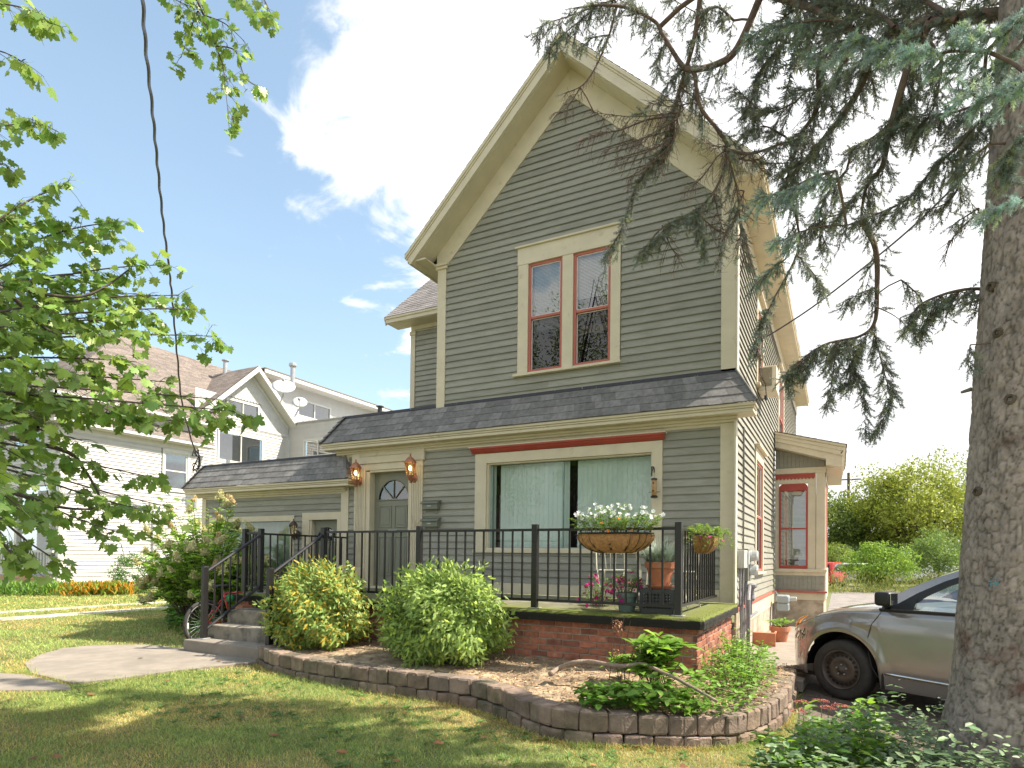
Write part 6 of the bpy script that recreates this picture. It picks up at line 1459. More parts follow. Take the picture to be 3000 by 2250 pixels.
# --- leafy mass at the lower right, beneath the spruce
fore = [(.78, -4.55), (.95, -4.05), (1.02, -3.7), (1.25, -3.35), (1.75, -3.2), (2.4, -3.15), (3.0, -3.4), (3.2, -4.3), (2.6, -5.1), (2.0, -5.4), (1.25, -5.35), (.85, -5.1)]
cover('ground_cover', 'low mass of grey green variegated leaves beneath the spruce', fore, 9000, .05, .42, .066, VAR, lambda n: hue(n, (1, 1.02, 1.1), .3, (1.5, 1.6, 1.5), .2), lambda x, y: gz(x, y), ratio=.62)
cover('ground_cover', 'bright green leaves at the left edge of the planting beneath the spruce', [(.70, -4.6), (.95, -4.02), (1.15, -3.6), (1.6, -3.4), (1.6, -4.0), (1.3, -4.6), (.95, -4.9)], 2400, .05, .42, .07, BRIGHT, lambda n: hue(n, (.9, .95, .9), .3, (1.3, 1.2, .7), .3), lambda x, y: gz(x, y), ratio=.62)
for (cx_, cy_, h_, n_, ls, lab) in ((1.08, -3.52, .62, 70, .085, 'tall single sprout with pale green leaves in front of the car wheel'), (1.45, -3.75, .40, 130, .075, 'broad leaved sprouts in the middle of the planting beneath the spruce'), (1.82, -3.45, .50, 190, .05, 'fine arching shrub with small leaves beside the spruce trunk'), (1.0, -4.3, .35, 160, .07, 'leafy clump at the left front of the planting beneath the spruce'), (1.7, -4.6, .30, 160, .09, 'large leaved clump at the bottom of the planting beneath the spruce')):
    clump('leafy_plant', (cx_, cy_, gz(cx_, cy_)), n_, (.26 if n_ > 80 else .07, .2 if n_ > 80 else .05), h_, .6, ls, BRIGHT if cx_ < 1.5 else VAR, lambda n: hue(n, (1, 1, 1), .25, (1.3, 1.2, .7), .2), lab, 'plant', nst=12 if n_ > 80 else 3, base=.35, stemr=.0028, flat=True, group='sprouting plants beneath the spruce')
SED = pmat('sedum_flower', (.42, .13, .10), .8, .2, 40, attr=True)
for i, (px, py, dp) in enumerate([(2352, 2052, 5.6), (2405, 2048, 5.6), (2425, 2068, 5.4), (2462, 2062, 5.4), (2515, 2090, 5.2), (2340, 2078, 5.3), (2870, 2230, 3.9), (2810, 2245, 3.8)]):
    c = at(px, py, dp); t = thing('sedum_flower', 'flat pinkish sedum flower head standing above the ground cover', 'flower', (c.x, c.y, gz(c.x, c.y)), 'sedum flower heads'); k = 110; a = rng.uniform(0, 6.28, k); r = .055 * np.sqrt(rng.random(k))
    inst_mesh('florets', FLOWER[0], FLOWER[1], np.c_[c.x + r * np.cos(a) * 1.3, c.y + r * np.sin(a), c.z - r * .3 + rng.normal(size=k) * .003], rdir(k) * np.array([1, 1, .2]), rdir(k) * np.array([1, 1, .2]), rng.uniform(.01, .016, k), SED, t, hue(k, (1, 1, 1), .3))
    m = MB(); m.tube([(c.x, c.y, c.z), (c.x + .01, c.y, gz(c.x, c.y))], .004, 5); m.build('stem', LEAFG, t)

# --- panicle hydrangea left of the steps
PAN = pmat('panicle_floret', (.62, .58, .34), .8, .1, attr=True, transl=.3)
hc = at(600, 1700, 11.4); HX, HY = hc.x, hc.y
t, tips = clump('panicle_hydrangea', (HX, HY, gz(HX, HY)), 9000, (1.45, 1.0), 2.75, .6, .15, LEAFY, lambda n: hue(n, (1.15, 1.1, 1.0), .3, (1.5, 1.4, .8), .25), 'big hydrangea bush with cream and pink flower cones left of the steps', 'shrub', nst=260, base=.3, droop=.12, stemr=.006)
heads = [p for p in tips if (p - Vector((HX, HY, p.z))).length > .35 or p.z > 1.5]; random.shuffle(heads); heads = heads[:96]
for hp in heads:
    base_c = np.array((1.1, 1.12, .95)) if random.random() < .82 else np.array((1.1, .92, .80)); l = random.uniform(.13, .23); w_ = l * random.uniform(.38, .5); ax_ = Vector((random.gauss(0, .35), random.gauss(0, .35), 1)).normalized(); core = MB()
    core.lathe([(.005, 0), (w_ * .6, .01), (w_ * .62, l * .35), (w_ * .35, l * .7), (.01, l * .9)], hp, 8, tuple(base_c * .6), M=ax_.to_track_quat('Z', 'Y').to_matrix()); P, C_ = [], []
    for _ in range(95):
        u = random.random(); rr_ = w_ * (1.1 - u * .8) * random.uniform(.75, 1.1); a = random.uniform(0, 6.28); P.append(tuple(hp + ax_ * l * u + Vector((math.cos(a) * rr_, math.sin(a) * rr_, 0)))); C_.append(base_c * cv(.18))
    hd_ = core.build('flower_head', PAN, t, smooth=True); inst_mesh('florets', FLOWER[0], FLOWER[1], np.array(P), rdir(len(P)), rdir(len(P)), rng.uniform(.018, .034, len(P)), PAN, hd_, np.array(C_))
cover('weeds', 'leafy green plants on the ground between the steps and the driveway', [(-7.5, -2.6), (-7.1, -1.2), (-8, -.4), (-11.5, .5), (-12.3, .2), (-9.5, -1.8)], 1500, .02, .3, .14, LEAFG, lambda n: hue(n, (.7, .85, .7), .3), lambda x, y: gz(x, y))

# --- generic leafy crown made of leaf clumps
def crown(name, cen, rad, n, size, mat, cols, parent, tmpl=OVATE, clumps=40, tight=.34, hollow=.55, up_=.2, ratio=.7):
    cen = np.array(cen, float); rad = np.array(rad, float); d = rdir(clumps); r = hollow + (1 - hollow) * rng.random(clumps); C_ = cen + d * rad * r[:, None]
    k = rng.integers(0, clumps, n); off = rdir(n) * (rng.random(n) ** .45)[:, None] * rad * tight * rng.uniform(.6, 1.25, clumps)[k][:, None]; P = C_[k] + off
    X = rdir(n) + np.array([0, 0, up_]); Y = rng.normal(size=(n, 3)); S = size * rng.uniform(.55, 1.2, n)
    return inst_mesh(name, tmpl[0], tmpl[1], P, X, Y, np.c_[S, S * ratio, S], mat, parent, cols(n)), C_
hd = at(402, 1660, 22); t = thing('round_hedge', 'dense round clipped bush against the white house', 'shrub', (hd.x, hd.y, gz(hd.x, hd.y))); crown('foliage', (hd.x, hd.y, .72), (.78, .75, .72), 5500, .07, LEAFG, lambda n: hue(n, (.6, .7, .55), .3), t, clumps=60, tight=.3, hollow=.8)
m = MB(); m.tube([(hd.x, hd.y, -.1), (hd.x, hd.y, .6)], .05, 6); m.build('stem', WOODB, t)
def bedrow(px0, px1, py, dep, n, hgt, size, mat, cols, name, label, cat='flowers'):
    a, b = at(px0, py, dep), at(px1, py, dep * 1.03); k = rng.random(n)[:, None]; P = np.array(a) * (1 - k) + np.array(b) * k + rng.normal(size=(n, 3)) * np.array([.22, .22, 0]); P[:, 2] = gz(a.x, a.y) + rng.random(n) * hgt
    S = size * rng.uniform(.6, 1.2, n); X = rdir(n) * .6 + np.array([0, 0, .9]); o = inst_mesh(name, OVATE[0], OVATE[1], P, X, rng.normal(size=(n, 3)), np.c_[S, S * .35, S], mat, None, cols(n)); return tag(o, label, cat, kind='stuff')
bedrow(205, 372, 1745, 20.5, 1800, .34, .22, LEAFY, lambda n: hue(n, (1, .9, .8), .3, (2.6, .75, .25), .45), 'orange_flower_bed', 'row of orange and yellow leaved flowers below the white house')
bedrow(-30, 175, 1748, 20, 1500, .38, .18, LEAFG, lambda n: hue(n, (1.1, 1.1, 1.3), .3, (1.6, 1.4, 1.0), .3), 'border_plants', 'grey green border plants below the porch of the white house', 'plants')
# ================================================================== background at the right
def deciduous(name, label, base, h, rad, n, size, mat, cols, clumps=46, trunk_r=.2, group=None, cz=.6, tight=.34):
    t = thing(name, label, 'tree', base, group); x, y, z = base
    o, C_ = crown('crown', (x, y, z + h * cz), rad, n, size, mat, cols, t, clumps=clumps, tight=tight, hollow=.45)
    m = MB(); top = z + h * cz; m.tube([(x, y, z - .2), (x + .1, y, z + h * .25), (x, y, top)], [trunk_r, trunk_r * .8, trunk_r * .45], 8)
    for c in C_[::3]:
        q = Vector((x, y, z + h * random.uniform(.25, .5))); e = Vector(c); m.tube([q, q.lerp(e, .5) + Vector((0, 0, .2)), e], [trunk_r * .35, trunk_r * .22, trunk_r * .08], 5)
    m.build('trunk', WOODB, t); return t
def base_at(px, dep, z=-.05): p = at(px, 1640, dep); return (p.x, p.y, z)
G1 = lambda c, j=.3, alt=None, p=.2: (lambda n: hue(n, c, j, alt, p))
BG = pmat('background_leaf', (.21, .26, .08), .6, .15, .6, attr=True, transl=.35)
def T(px, dep, toppy, wpx, name, label, n, size, c, alt=None, p=.2, clumps=46, cz=.58, tr=.2, botpy=None):
    h = (1620 - toppy) / F * dep + 1.45; w = wpx / F * dep / 2; b = base_at(px, dep); return deciduous(name, label, b, h, (w, w * .8, h * .42), n, size, BG, G1(c, .25, alt, p), clumps, tr, 'trees beyond the gravel lot', cz)
T(2700, 46, 1300, 330, 'yellow_green_tree', 'tall yellow green tree beyond the gravel lot, left of the spruce trunk', 22000, .26, (1.45, 1.35, .7), (2.0, 1.8, .8), .3, 70, tr=.35)
T(2850, 48, 1330, 300, 'yellow_green_tree', 'yellow green tree mostly hidden behind the spruce trunk', 7000, .24, (1.3, 1.3, .7), None, .2, 50, tr=.35)
T(2545, 52, 1400, 210, 'dark_tree', 'dark green tree between the bay and the yellow green tree', 14000, .26, (.55, .62, .5), (.8, .9, .6), .3, 50, tr=.3)
T(2440, 50, 1410, 190, 'green_tree', 'mid green tree just right of the bay roof', 13000, .26, (.8, .9, .6), (1.2, 1.2, .6), .2, 46, tr=.3)
T(2340, 56, 1440, 200, 'green_tree', 'green tree hidden behind the bay except its right edge', 5000, .26, (.75, .85, .6), None, .2, 40, tr=.3)
T(2430, 38, 1560, 150, 'pale_shrub', 'pale green shrub against the bay corner', 4200, .16, (1.1, 1.2, .6), (.6, .7, .5), .3, 40, cz=.52, tr=.08)
T(2580, 44, 1560, 330, 'dark_tree', 'dark low thicket behind the bright shrub', 14000, .24, (.45, .55, .42), None, .2, 60, cz=.5, tr=.1)
T(2575, 31, 1562, 185, 'bright_shrub', 'bright green bushy young tree standing in the gravel lot', 9000, .13, (1.0, 1.35, .55), (1.5, 1.7, .6), .3, 60, cz=.53, tr=.07)
T(2745, 35, 1520, 200, 'grey_green_shrub', 'grey green rounded tree left of the spruce trunk', 9000, .14, (.8, 1.0, .75), (1.3, 1.5, .8), .22, 60, cz=.52, tr=.09)
p = at(1165, 1230, 60); t = thing('distant_tree', 'tree top showing over the roof at the left of the clapboard house', 'tree', (p.x, p.y, 0)); crown('crown', (p.x, p.y, 13.3), (1.6, 1.2, 1.3), 1500, .25, BG, G1((1.1, 1.2, .7)), t, clumps=16)
m = MB(); m.tube([(p.x, p.y, -.2), (p.x, p.y, 13)], .2, 6); m.build('trunk', WOODB, t)
# tall weeds at the edge of the gravel
a, b = at(2330, 1700, 29), at(2900, 1700, 31); k = 5200; u = rng.random(k)[:, None]; P = np.array(a) * (1 - u) + np.array(b) * u + rng.normal(size=(k, 3)) * np.array([.5, .8, 0]); P[:, 2] = -.05 + rng.random(k) * (.5 + .5 * np.sin(u[:, 0] * 30)) * 1.0
S = .16 * rng.uniform(.6, 1.3, k); tag(inst_mesh('roadside_weeds', OVATE[0], OVATE[1], P, rdir(k) * .5 + np.array([0, 0, .8]), rng.normal(size=(k, 3)), np.c_[S, S * .28, S], BG, None, hue(k, (1.1, 1.1, .8), .3, (1.7, 1.3, .9), .3)), 'tall weeds and grass along the far edge of the gravel lot', 'weeds', kind='stuff')
# far vehicles
def far_car(name, label, px, dep, l, h, col, yaw, van=False):
    p = at(px, 1700, dep); t = thing(name, label, 'car', (p.x, p.y, 0), 'vehicles beyond the gravel lot'); c, s = math.cos(yaw), math.sin(yaw); fr = Fr((p.x, p.y, -.05), (c, s, 0), (s, -c, 0)); hl = l / 2
    prof = [(-hl, .35), (hl, .35), (hl, h * .52), (hl * .95, h * .58), (hl * .45, h * .62), (hl * .2, h), (-hl * .8, h), (-hl * .98, h * .6)] if not van else [(-hl, .35), (hl, .35), (hl, h * .55), (hl * .6, h * .62), (hl * .42, h), (-hl * .95, h), (-hl, h * .6)]
    m = MB(); m.prism(prof, -.85, .85, fr); m.build('body', pmat('far_paint_' + name, col, .3, .03, coat=.5), t, bevel=.06, seg=2)
    m = MB(); w = [(hl * .36, h * .64), (hl * .17, h * .94), (-hl * .75, h * .94), (-hl * .85, h * .64)]; m.prism(w, .852, .86, fr); m.prism(w, -.86, -.852, fr)
    m.box(-hl * 1.0 - .005, -hl * .9, -.7, .7, h * .64, h * .92, fr); m.build('windows', glass_mat('far_glass', (.15, .17, .18), 1.5, .3), t)
    for a_ in (-hl * .62, hl * .62):
        for b_ in (-.8, .8):
            m = MB(); q = fr(a_, b_, .33); m.lathe([(.15, -.1), (.32, -.1), (.32, .1), (.15, .1)], q, 18, M=Matrix((tuple(fr.a), (0, 0, 1), tuple(fr.n))).transposed()); m.build('wheel', RUB, t)
far_car('red_car', 'red car parked far off beside the corner of the bay', 2412, 34, 4.2, 1.4, (.55, .03, .02), R(80))
far_car('white_truck', 'white truck parked far off behind the bright green shrub', 2675, 42, 4.8, 2.1, (.75, .75, .76), R(20), True)
far_car('white_car', 'low white car seen through the weeds beyond the gravel', 2520, 37, 4.3, 1.35, (.7, .7, .72), R(5))
p = at(2486, 1385, 75); t = thing('utility_pole', 'distant wooden utility pole rising above the trees', 'utility pole', (p.x, p.y, 0)); m = MB(); m.tube([(p.x, p.y, -.2), (p.x, p.y, p.z)], .16, 6); m.build('pole', WOODB, t); m = MB(); m.box(p.x - 1.3, p.x + 1.3, p.y - .08, p.y + .08, p.z - .9, p.z - .75); m.build('crossarm', WOODB, t)
# trees on the street side, behind the viewer: they shade the front and are mirrored in the panes
for i, (x, y, h) in enumerate(((-19, -27, 17.5), (-12, -29, 19), (-5, -27, 17))):
    deciduous('street_tree', ('leafy street tree facing the left end of the house', 'leafy street tree facing the middle of the house', 'leafy street tree facing the driveway')[i], (x, y, 0), h, (4.0, 3.5, h * .40), 16000, .22, BG, G1((.9, 1.0, .7)), 44, .3, 'trees along the street')

# ================================================================== maple reaching in from the left
random.seed(33); rng = np.random.default_rng(33)
MLEAF = pmat('maple_leaf', (.22, .345, .075), .42, .12, 14, attr=True, transl=.40)
mp = thing('maple_tree', 'maple tree with hanging lobed leaves reaching in from the left', 'tree', tuple(at(-520, 1640, 4.6)))
tb = at(-520, 1640, 4.6); tb.z = 0
TW = pmat('maple_twig', (.09, .07, .06), .8, .2, 20)
m = MB(); m.tube([tb + Vector((0, 0, -.1)), tb + Vector((0, 0, 2)), tb + Vector((.1, 0, 4.2)), tb + Vector((.2, .1, 7)), tb + Vector((.2, .1, 9))], [.24, .2, .16, .1, .05], 14); m.build('trunk', WOODB, mp, smooth=True)
LP, LX, LS, LC = [], [], [], []; tw = MB(); bmz = MB()
def leafy(path, dens, size, r0=.006, start=.15, side=.22, hang=.6):
    path = [Vector(q) for q in smooth_path(path, 7)]; n = len(path); q0 = path[0]; hz_ = min(8.5, max(1.2, q0.z - .3)); a0_ = tb + Vector((.03 * hz_, .01 * hz_, hz_))
    if start > .04: bmz.tube([a0_, a0_.lerp(q0, .5) + Vector((0, 0, .12 if q0.z < 5.5 else 2.4)), q0], [r0 * 2.0, r0 * 1.6, r0 * 1.15], 6, caps=False)
    bmz.tube(path, [r0 * (1.15 - .9 * i / n) for i in range(n)], 5, caps=False)
    L_ = sum((b - a).length for a, b in zip(path, path[1:])); k = max(3, int(L_ * dens))
    for j in range(k):
        u = start + (1 - start) * (j + random.random()) / k; i = min(n - 2, int(u * (n - 1))); p = path[i].lerp(path[i + 1], u * (n - 1) - i); d = (path[i + 1] - path[i]).normalized()
        s = random.choice((-1, 1)); sd_ = (d.cross(Vector((0, 0, 1))).normalized() * s * random.uniform(.4, 1) + d * random.uniform(.2, 1.0) + Vector((0, 0, random.uniform(-.5, .45)))).normalized(); l = side * random.uniform(.3, 1.1) * (1.15 - .5 * u)
        q = [p, p + sd_ * l * .5, p + sd_ * l + Vector((0, 0, -.12 * l))]; tw.tube(q, [.0028, .002, .0014], 3, caps=False)
        for v in range(random.randint(3, 5)):
            w = random.uniform(.25, 1.05); b = q[0].lerp(q[2], min(1, w)); pd = (Vector((random.gauss(0, .7), random.gauss(0, .7), random.uniform(-1.0, .35))) + sd_ * .5).normalized(); pl = random.uniform(.025, .06); e = b + pd * pl
            tw.tube([b, e], .0011, 3, caps=False); ld = (pd * .6 + Vector((random.gauss(0, .35), random.gauss(0, .35), -hang))).normalized(); LP.append(tuple(e)); LX.append(tuple(ld)); LS.append(size * random.uniform(.55, 1.15))
tipsM = [(636, 985, 5.2, 1.0), (575, 905, 5.4, 1), (525, 865, 5.5, 1), (488, 775, 5.6, 1), (345, 650, 5.4, 1), (330, 700, 5.6, 1), (205, 545, 5.0, 1), (160, 640, 5.2, 1), (100, 760, 5.0, 1), (690, 1205, 4.6, 1), (640, 1170, 4.9, 1), (570, 1240, 4.8, .9), (430, 1235, 4.7, 1), (300, 1190, 4.5, 1), (210, 1090, 4.4, 1), (455, 1400, 4.9, .7), (440, 1500, 5.0, .8), (345, 1560, 4.7, .8), (520, 1490, 5.4, .6), (140, 1545, 4.1, 1), (165, 1640, 4.2, .8), (85, 1665, 3.8, 1), (50, 1480, 3.8, 1), (60, 1340, 4.0, 1), (130, 1230, 4.2, 1), (30, 1080, 4.0, 1), (500, 1120, 5.1, .9), (400, 1060, 5.0, 1), (290, 980, 5.0, 1), (130, 900, 4.6, 1), (50, 820, 4.6, 1), (350, 940, 5.3, 1), (430, 930, 5.5, 1), (240, 1290, 4.5, .6), (20, 640, 4.8, 1), (240, 800, 5.6, 1.1), (140, 1000, 4.8, 1), (40, 960, 4.4, 1), (290, 850, 5.6, 1), (20, 1580, 3.7, 1), (400, 860, 5.8, 1)]
for px, py, dp, dn in tipsM:
    sx_, sy_ = -260, py * .55 + 560; pth = [at(sx_, sy_ - 60, dp * .9), at(sx_ * .4 + px * .25, sy_ * .6 + py * .4 - 60, dp * .94), at(px * .7 + sx_ * .15, sy_ * .18 + py * .82 - 25, dp * .98), at(px, py, dp)]
    leafy(pth, 14.5 * dn, .092, r0=.011, side=.27)
for pth, dn in (([(-200, 20, 3.9), (-20, 10, 3.9), (90, 30, 3.8), (150, 70, 3.7)], 20), ([(-150, 130, 3.9), (0, 150, 3.9), (80, 190, 3.9)], 17), ([(-150, 350, 4.3), (0, 365, 4.2), (90, 360, 4.1), (140, 370, 4.1)], 20), ([(-150, 500, 4.4), (0, 480, 4.4), (20, 490, 4.4)], 20),
                ([(560, -120, 5.2), (585, 10, 5.2), (620, 110, 5.2), (652, 190, 5.2), (664, 290, 5.1), (672, 380, 5.1)], 15), ([(585, 20, 5.2), (560, 80, 5.2), (530, 170, 5.1)], 20), ([(635, 135, 5.2), (690, 150, 5.2), (720, 230, 5.2), (775, 262, 5.1)], 15), ([(600, 45, 5.2), (660, 70, 5.2), (715, 120, 5.2)], 18), ([(460, -60, 5), (500, -10, 5), (560, 20, 5)], 26), ([(640, -60, 5.2), (700, -5, 5.2), (745, 40, 5.2)], 22), ([(740, -60, 5.3), (775, 0, 5.3), (800, 55, 5.3)], 20)):
    leafy([at(*q) for q in pth], dn, .080, r0=.006, side=.16, start=.05)
for pth in ([(-250, 760, 4.2), (0, 844, 4.6), (108, 943, 4.8), (212, 1016, 4.9), (275, 1073, 5)], [(-250, 820, 4.4), (0, 838, 4.9), (240, 868, 5.3), (386, 784, 5.5)], [(-250, 1400, 3.9), (0, 1434, 4.2), (180, 1486, 4.6), (290, 1491, 4.8)], [(-250, 1230, 4.2), (163, 1312, 4.5), (244, 1372, 4.7), (304, 1475, 4.8)]):
    leafy([at(*q) for q in pth], 9, .095, r0=.02, side=.3)
bmz.build('limbs', TW, mp, smooth=True); tw.build('twigs', TW, mp, fix=False)
LP, LX, LS = map(np.array, (LP, LX, LS)); n = len(LP); LY = np.cross(LX, np.c_[rng.normal(size=n) * .6, rng.normal(size=n) * .6, np.ones(n)]) + rng.normal(size=(n, 3)) * .25
inst_mesh('leaves', MAPLE[0], MAPLE[1], LP, LX, LY, LS, MLEAF, mp, hue(n, (1.1, 1.08, 1.1), .28, (1.4, 1.25, .9), .22))
print('maple leaves', n)

# ================================================================== blue spruce at the right
random.seed(44); rng = np.random.default_rng(44)
BARK = pmat('spruce_bark', (.34, .285, .255), .95, .25, 16, 1.0, 50, attr=True, col2=(.16, .085, .065), c2lo=.58, c2hi=.7, c2scale=4)
sx0, sy0 = 2.21, -3.77
spz = thing('spruce_tree', 'blue spruce with a thick scaly trunk and drooping needled branches', 'tree', (sx0, sy0, 0))
def tc_(z): return Vector((sx0 + .035 * min(z, 5) + .004 * z, sy0 - .005 * z, z))
def tr_(z): return .335 - .021 * z + .12 * math.exp(-max(z, 0) / .28) if z < 6 else max(.03, .209 - .016 * (z - 6))
v, f, cc = [], [], []; na, zs_ = 210, [-.1 + .010 * k for k in range(600)] + [6 + .4 * k for k in range(20)]
for z in zs_:
    c = tc_(z); r = tr_(z)
    for j in range(na):
        th = 2 * math.pi * j / na; q = Vector((math.cos(th) * 10, math.sin(th) * 10, z * 11)); q2 = q + Vector((mn.noise(q * .5), mn.noise(q * .5 + Vector((9, 0, 0))), 0)) * 1.0
        dd = mn.voronoi(q2)[0]; e = dd[1] - dd[0]; flake = min(1, e / .16 + .75 * max(0, mn.noise(q * .8))); rr = r + .011 * flake + .003 * mn.noise(q * 1.6) + .010 * mn.noise(q * .45) + .004 * mn.noise(q * 3) + .02 * r * math.sin(th * 3 + z)
        v.append((c.x + math.cos(th) * rr, c.y + math.sin(th) * rr, z)); cc.append(.42 + .48 * flake + .3 * mn.noise(q * .35) + .2 * mn.noise(q * 2.2))
for i in range(len(zs_) - 1):
    for j in range(na): f.append((i * na + j, i * na + (j + 1) % na, (i + 1) * na + (j + 1) % na, (i + 1) * na + j))
me = bpy.data.meshes.new('trunk'); me.from_pydata(v, [], f); ca = me.color_attributes.new('Col', 'FLOAT_COLOR', 'CORNER'); vi = np.zeros(len(me.loops), np.int32); me.loops.foreach_get('vertex_index', vi); cx_ = np.array(cc)[vi]; ca.data.foreach_set('color', np.c_[cx_, cx_ * .98, cx_ * .96, np.ones(len(cx_))].ravel().astype(np.float32))
me.polygons.foreach_set('use_smooth', [True] * len(f)); link('trunk', me, BARK, spz)
pm = at(2915, 1705, 3.70); d_ = (pm - CAM).normalized()                    # turquoise paint mark on the bark
def on_trunk(px, py):
    o_, d2 = CAM, (at(px, py, 1) - CAM); 
    for k in range(600):
        q = o_ + d2 * (2.5 + .004 * k)
        if (Vector((q.x, q.y)) - Vector((tc_(q.z).x, tc_(q.z).y))).length < tr_(q.z) + .016: return q
    return pm
m = MB(); c0 = on_trunk(2915, 1705)
for _ in range(60):
    q = on_trunk(2915 + random.gauss(0, 5.5), 1705 + random.gauss(0, 7)); m.ball(q, random.uniform(.003, .007), 6)
m.build('paint_mark', pmat('turquoise_paint', (.10, .30, .38), .7, .1), spz)
# knots and broken stubs
for px, py in ((2905, 840), (2925, 975), (2865, 1440), (2960, 1170)):
    q = on_trunk(px, py); nrm = Vector((q.x - tc_(q.z).x, q.y - tc_(q.z).y, 0)).normalized(); m = MB(); m.lathe([(.035, -.02), (.03, .012), (.018, .016), (.012, .0), (.001, -.004)], q, 12, M=nrm.to_track_quat('Z', 'Y').to_matrix()); m.build('knot', WOODB, spz, jit=.002)
m = MB(); q = on_trunk(2846, 1140); m.tube([q, q + (at(2815, 1150, 3.9) - at(2846, 1140, 3.9))], [.014, .009], 6); m.build('broken_stub', pmat('grey_wood', (.22, .19, .16), .9, .3, 20), spz)
# needles: a short shoot bristling with needles
def shoot(nn=40, seed=1):
    rs = random.Random(seed); v, f = [], []
    for k in range(nn):
        x = k / nn * .98; a = rs.uniform(0, 6.283); l = .30 * rs.uniform(.75, 1.1) * (1 - .35 * (x > .85)); fw_ = .62; d = Vector((fw_, math.cos(a) * .78, math.sin(a) * .78)).normalized(); s = d.cross(Vector((rs.gauss(0, 1), rs.gauss(0, 1), rs.gauss(0, 1)))).normalized() * .026
        i = len(v); b = Vector((x, 0, 0)); v += [tuple(b - s), tuple(b + s), tuple(b + d * l)]; f.append((i, i + 1, i + 2))
    i = len(v); v += [(0, -.025, 0), (0, .025, 0), (1, .0, .0), (0, 0, .025)]; f += [(i, i + 1, i + 2), (i, i + 3, i + 2)]
    return v, f
SHOOT = shoot()
NEED = pmat('spruce_needle', (.23, .265, .22), .55, .15, 4, attr=True, transl=.30)
STW = pmat('spruce_twig', (.14, .095, .075), .9, .3, 20)
SP, SX, SS, SCo = [], [], [], []; st1, limb, LIMBP = MB(), MB(), []
def spruce_branch(path, r0, twig_d=26, twig_l=.34, bare=0.0, blue=.0, hang=.75, side_only=False, sh=.085):
    path = [Vector(q) for q in smooth_path([Vector(p) for p in path], 6)]; n = len(path); q0 = path[0]
    near = min(LIMBP + [tc_(z_) for z_ in (q0.z, q0.z + .3)], key=lambda p: (p - q0).length); dn_ = (near - q0).length
    if .03 < dn_ < 3: limb.tube([near, near.lerp(q0, .5) + Vector((0, 0, .06 * dn_)), q0], [r0 * 1.0, r0 * 1.0, r0 * 1.0], 5, caps=False)
    LIMBP.extend(path[::3]); limb.tube(path, [r0 * (1.1 - .85 * i / n) for i in range(n)], 6, caps=False)
    L_ = sum((b - a).length for a, b in zip(path, path[1:])); k = max(3, int(L_ * twig_d * 1.12)); twig_l = twig_l * (.78 if twig_l < .5 else 1)
    for j in range(k):
        u = (j + random.random()) / k; i = min(n - 2, int(u * (n - 1))); p = path[i].lerp(path[i + 1], u * (n - 1) - i); d = (path[i + 1] - path[i]).normalized()
        sd_ = d.cross(Vector((0, 0, 1))); sd_ = sd_.normalized() if sd_.length > .1 else Vector((1, 0, 0)); t_d = (sd_ * random.choice((-1, 1)) * random.uniform(.3, 1) + d * .55 + Vector((0, 0, -hang * random.uniform(.3, 1.6)))).normalized(); l = twig_l * random.uniform(.35, 1.15) * (1.1 - .45 * u)
        isb = random.random() < bare; pts = [p, p + t_d * l * .5 + Vector((0, 0, .02)), p + t_d * l + Vector((0, 0, -.10 * l))]; st1.tube(pts, [.0036, .0026, .0015], 3, caps=False)
        ns = max(3, int(l / (.017 if sh < .2 else .05)))
        for q_ in range(ns):
            w = (q_ + .5) / ns; b = pts[0].lerp(pts[1], w * 2) if w < .5 else pts[1].lerp(pts[2], w * 2 - 1); s2 = (t_d * .8 + Vector((random.gauss(0, .55), random.gauss(0, .55), random.gauss(-.15, .35)))).normalized(); l2 = sh * random.uniform(.6, 1.2)
            if isb: 
                if random.random() < .8: st1.tube([b, b + s2 * l2 * 1.1], [.0018, .001], 3, caps=False)
            else:
                SP.append(tuple(b)); SX.append(tuple(s2)); SS.append(l2); SCo.append(blue)
    if bare < .9: SP.append(tuple(path[-1])); SX.append(tuple((path[-1] - path[-2]).normalized())); SS.append(sh); SCo.append(blue)
def PB_(pts, d0, d1): return [at(x, y, d0 + (d1 - d0) * i / (len(pts) - 1)) for i, (x, y) in enumerate(pts)]
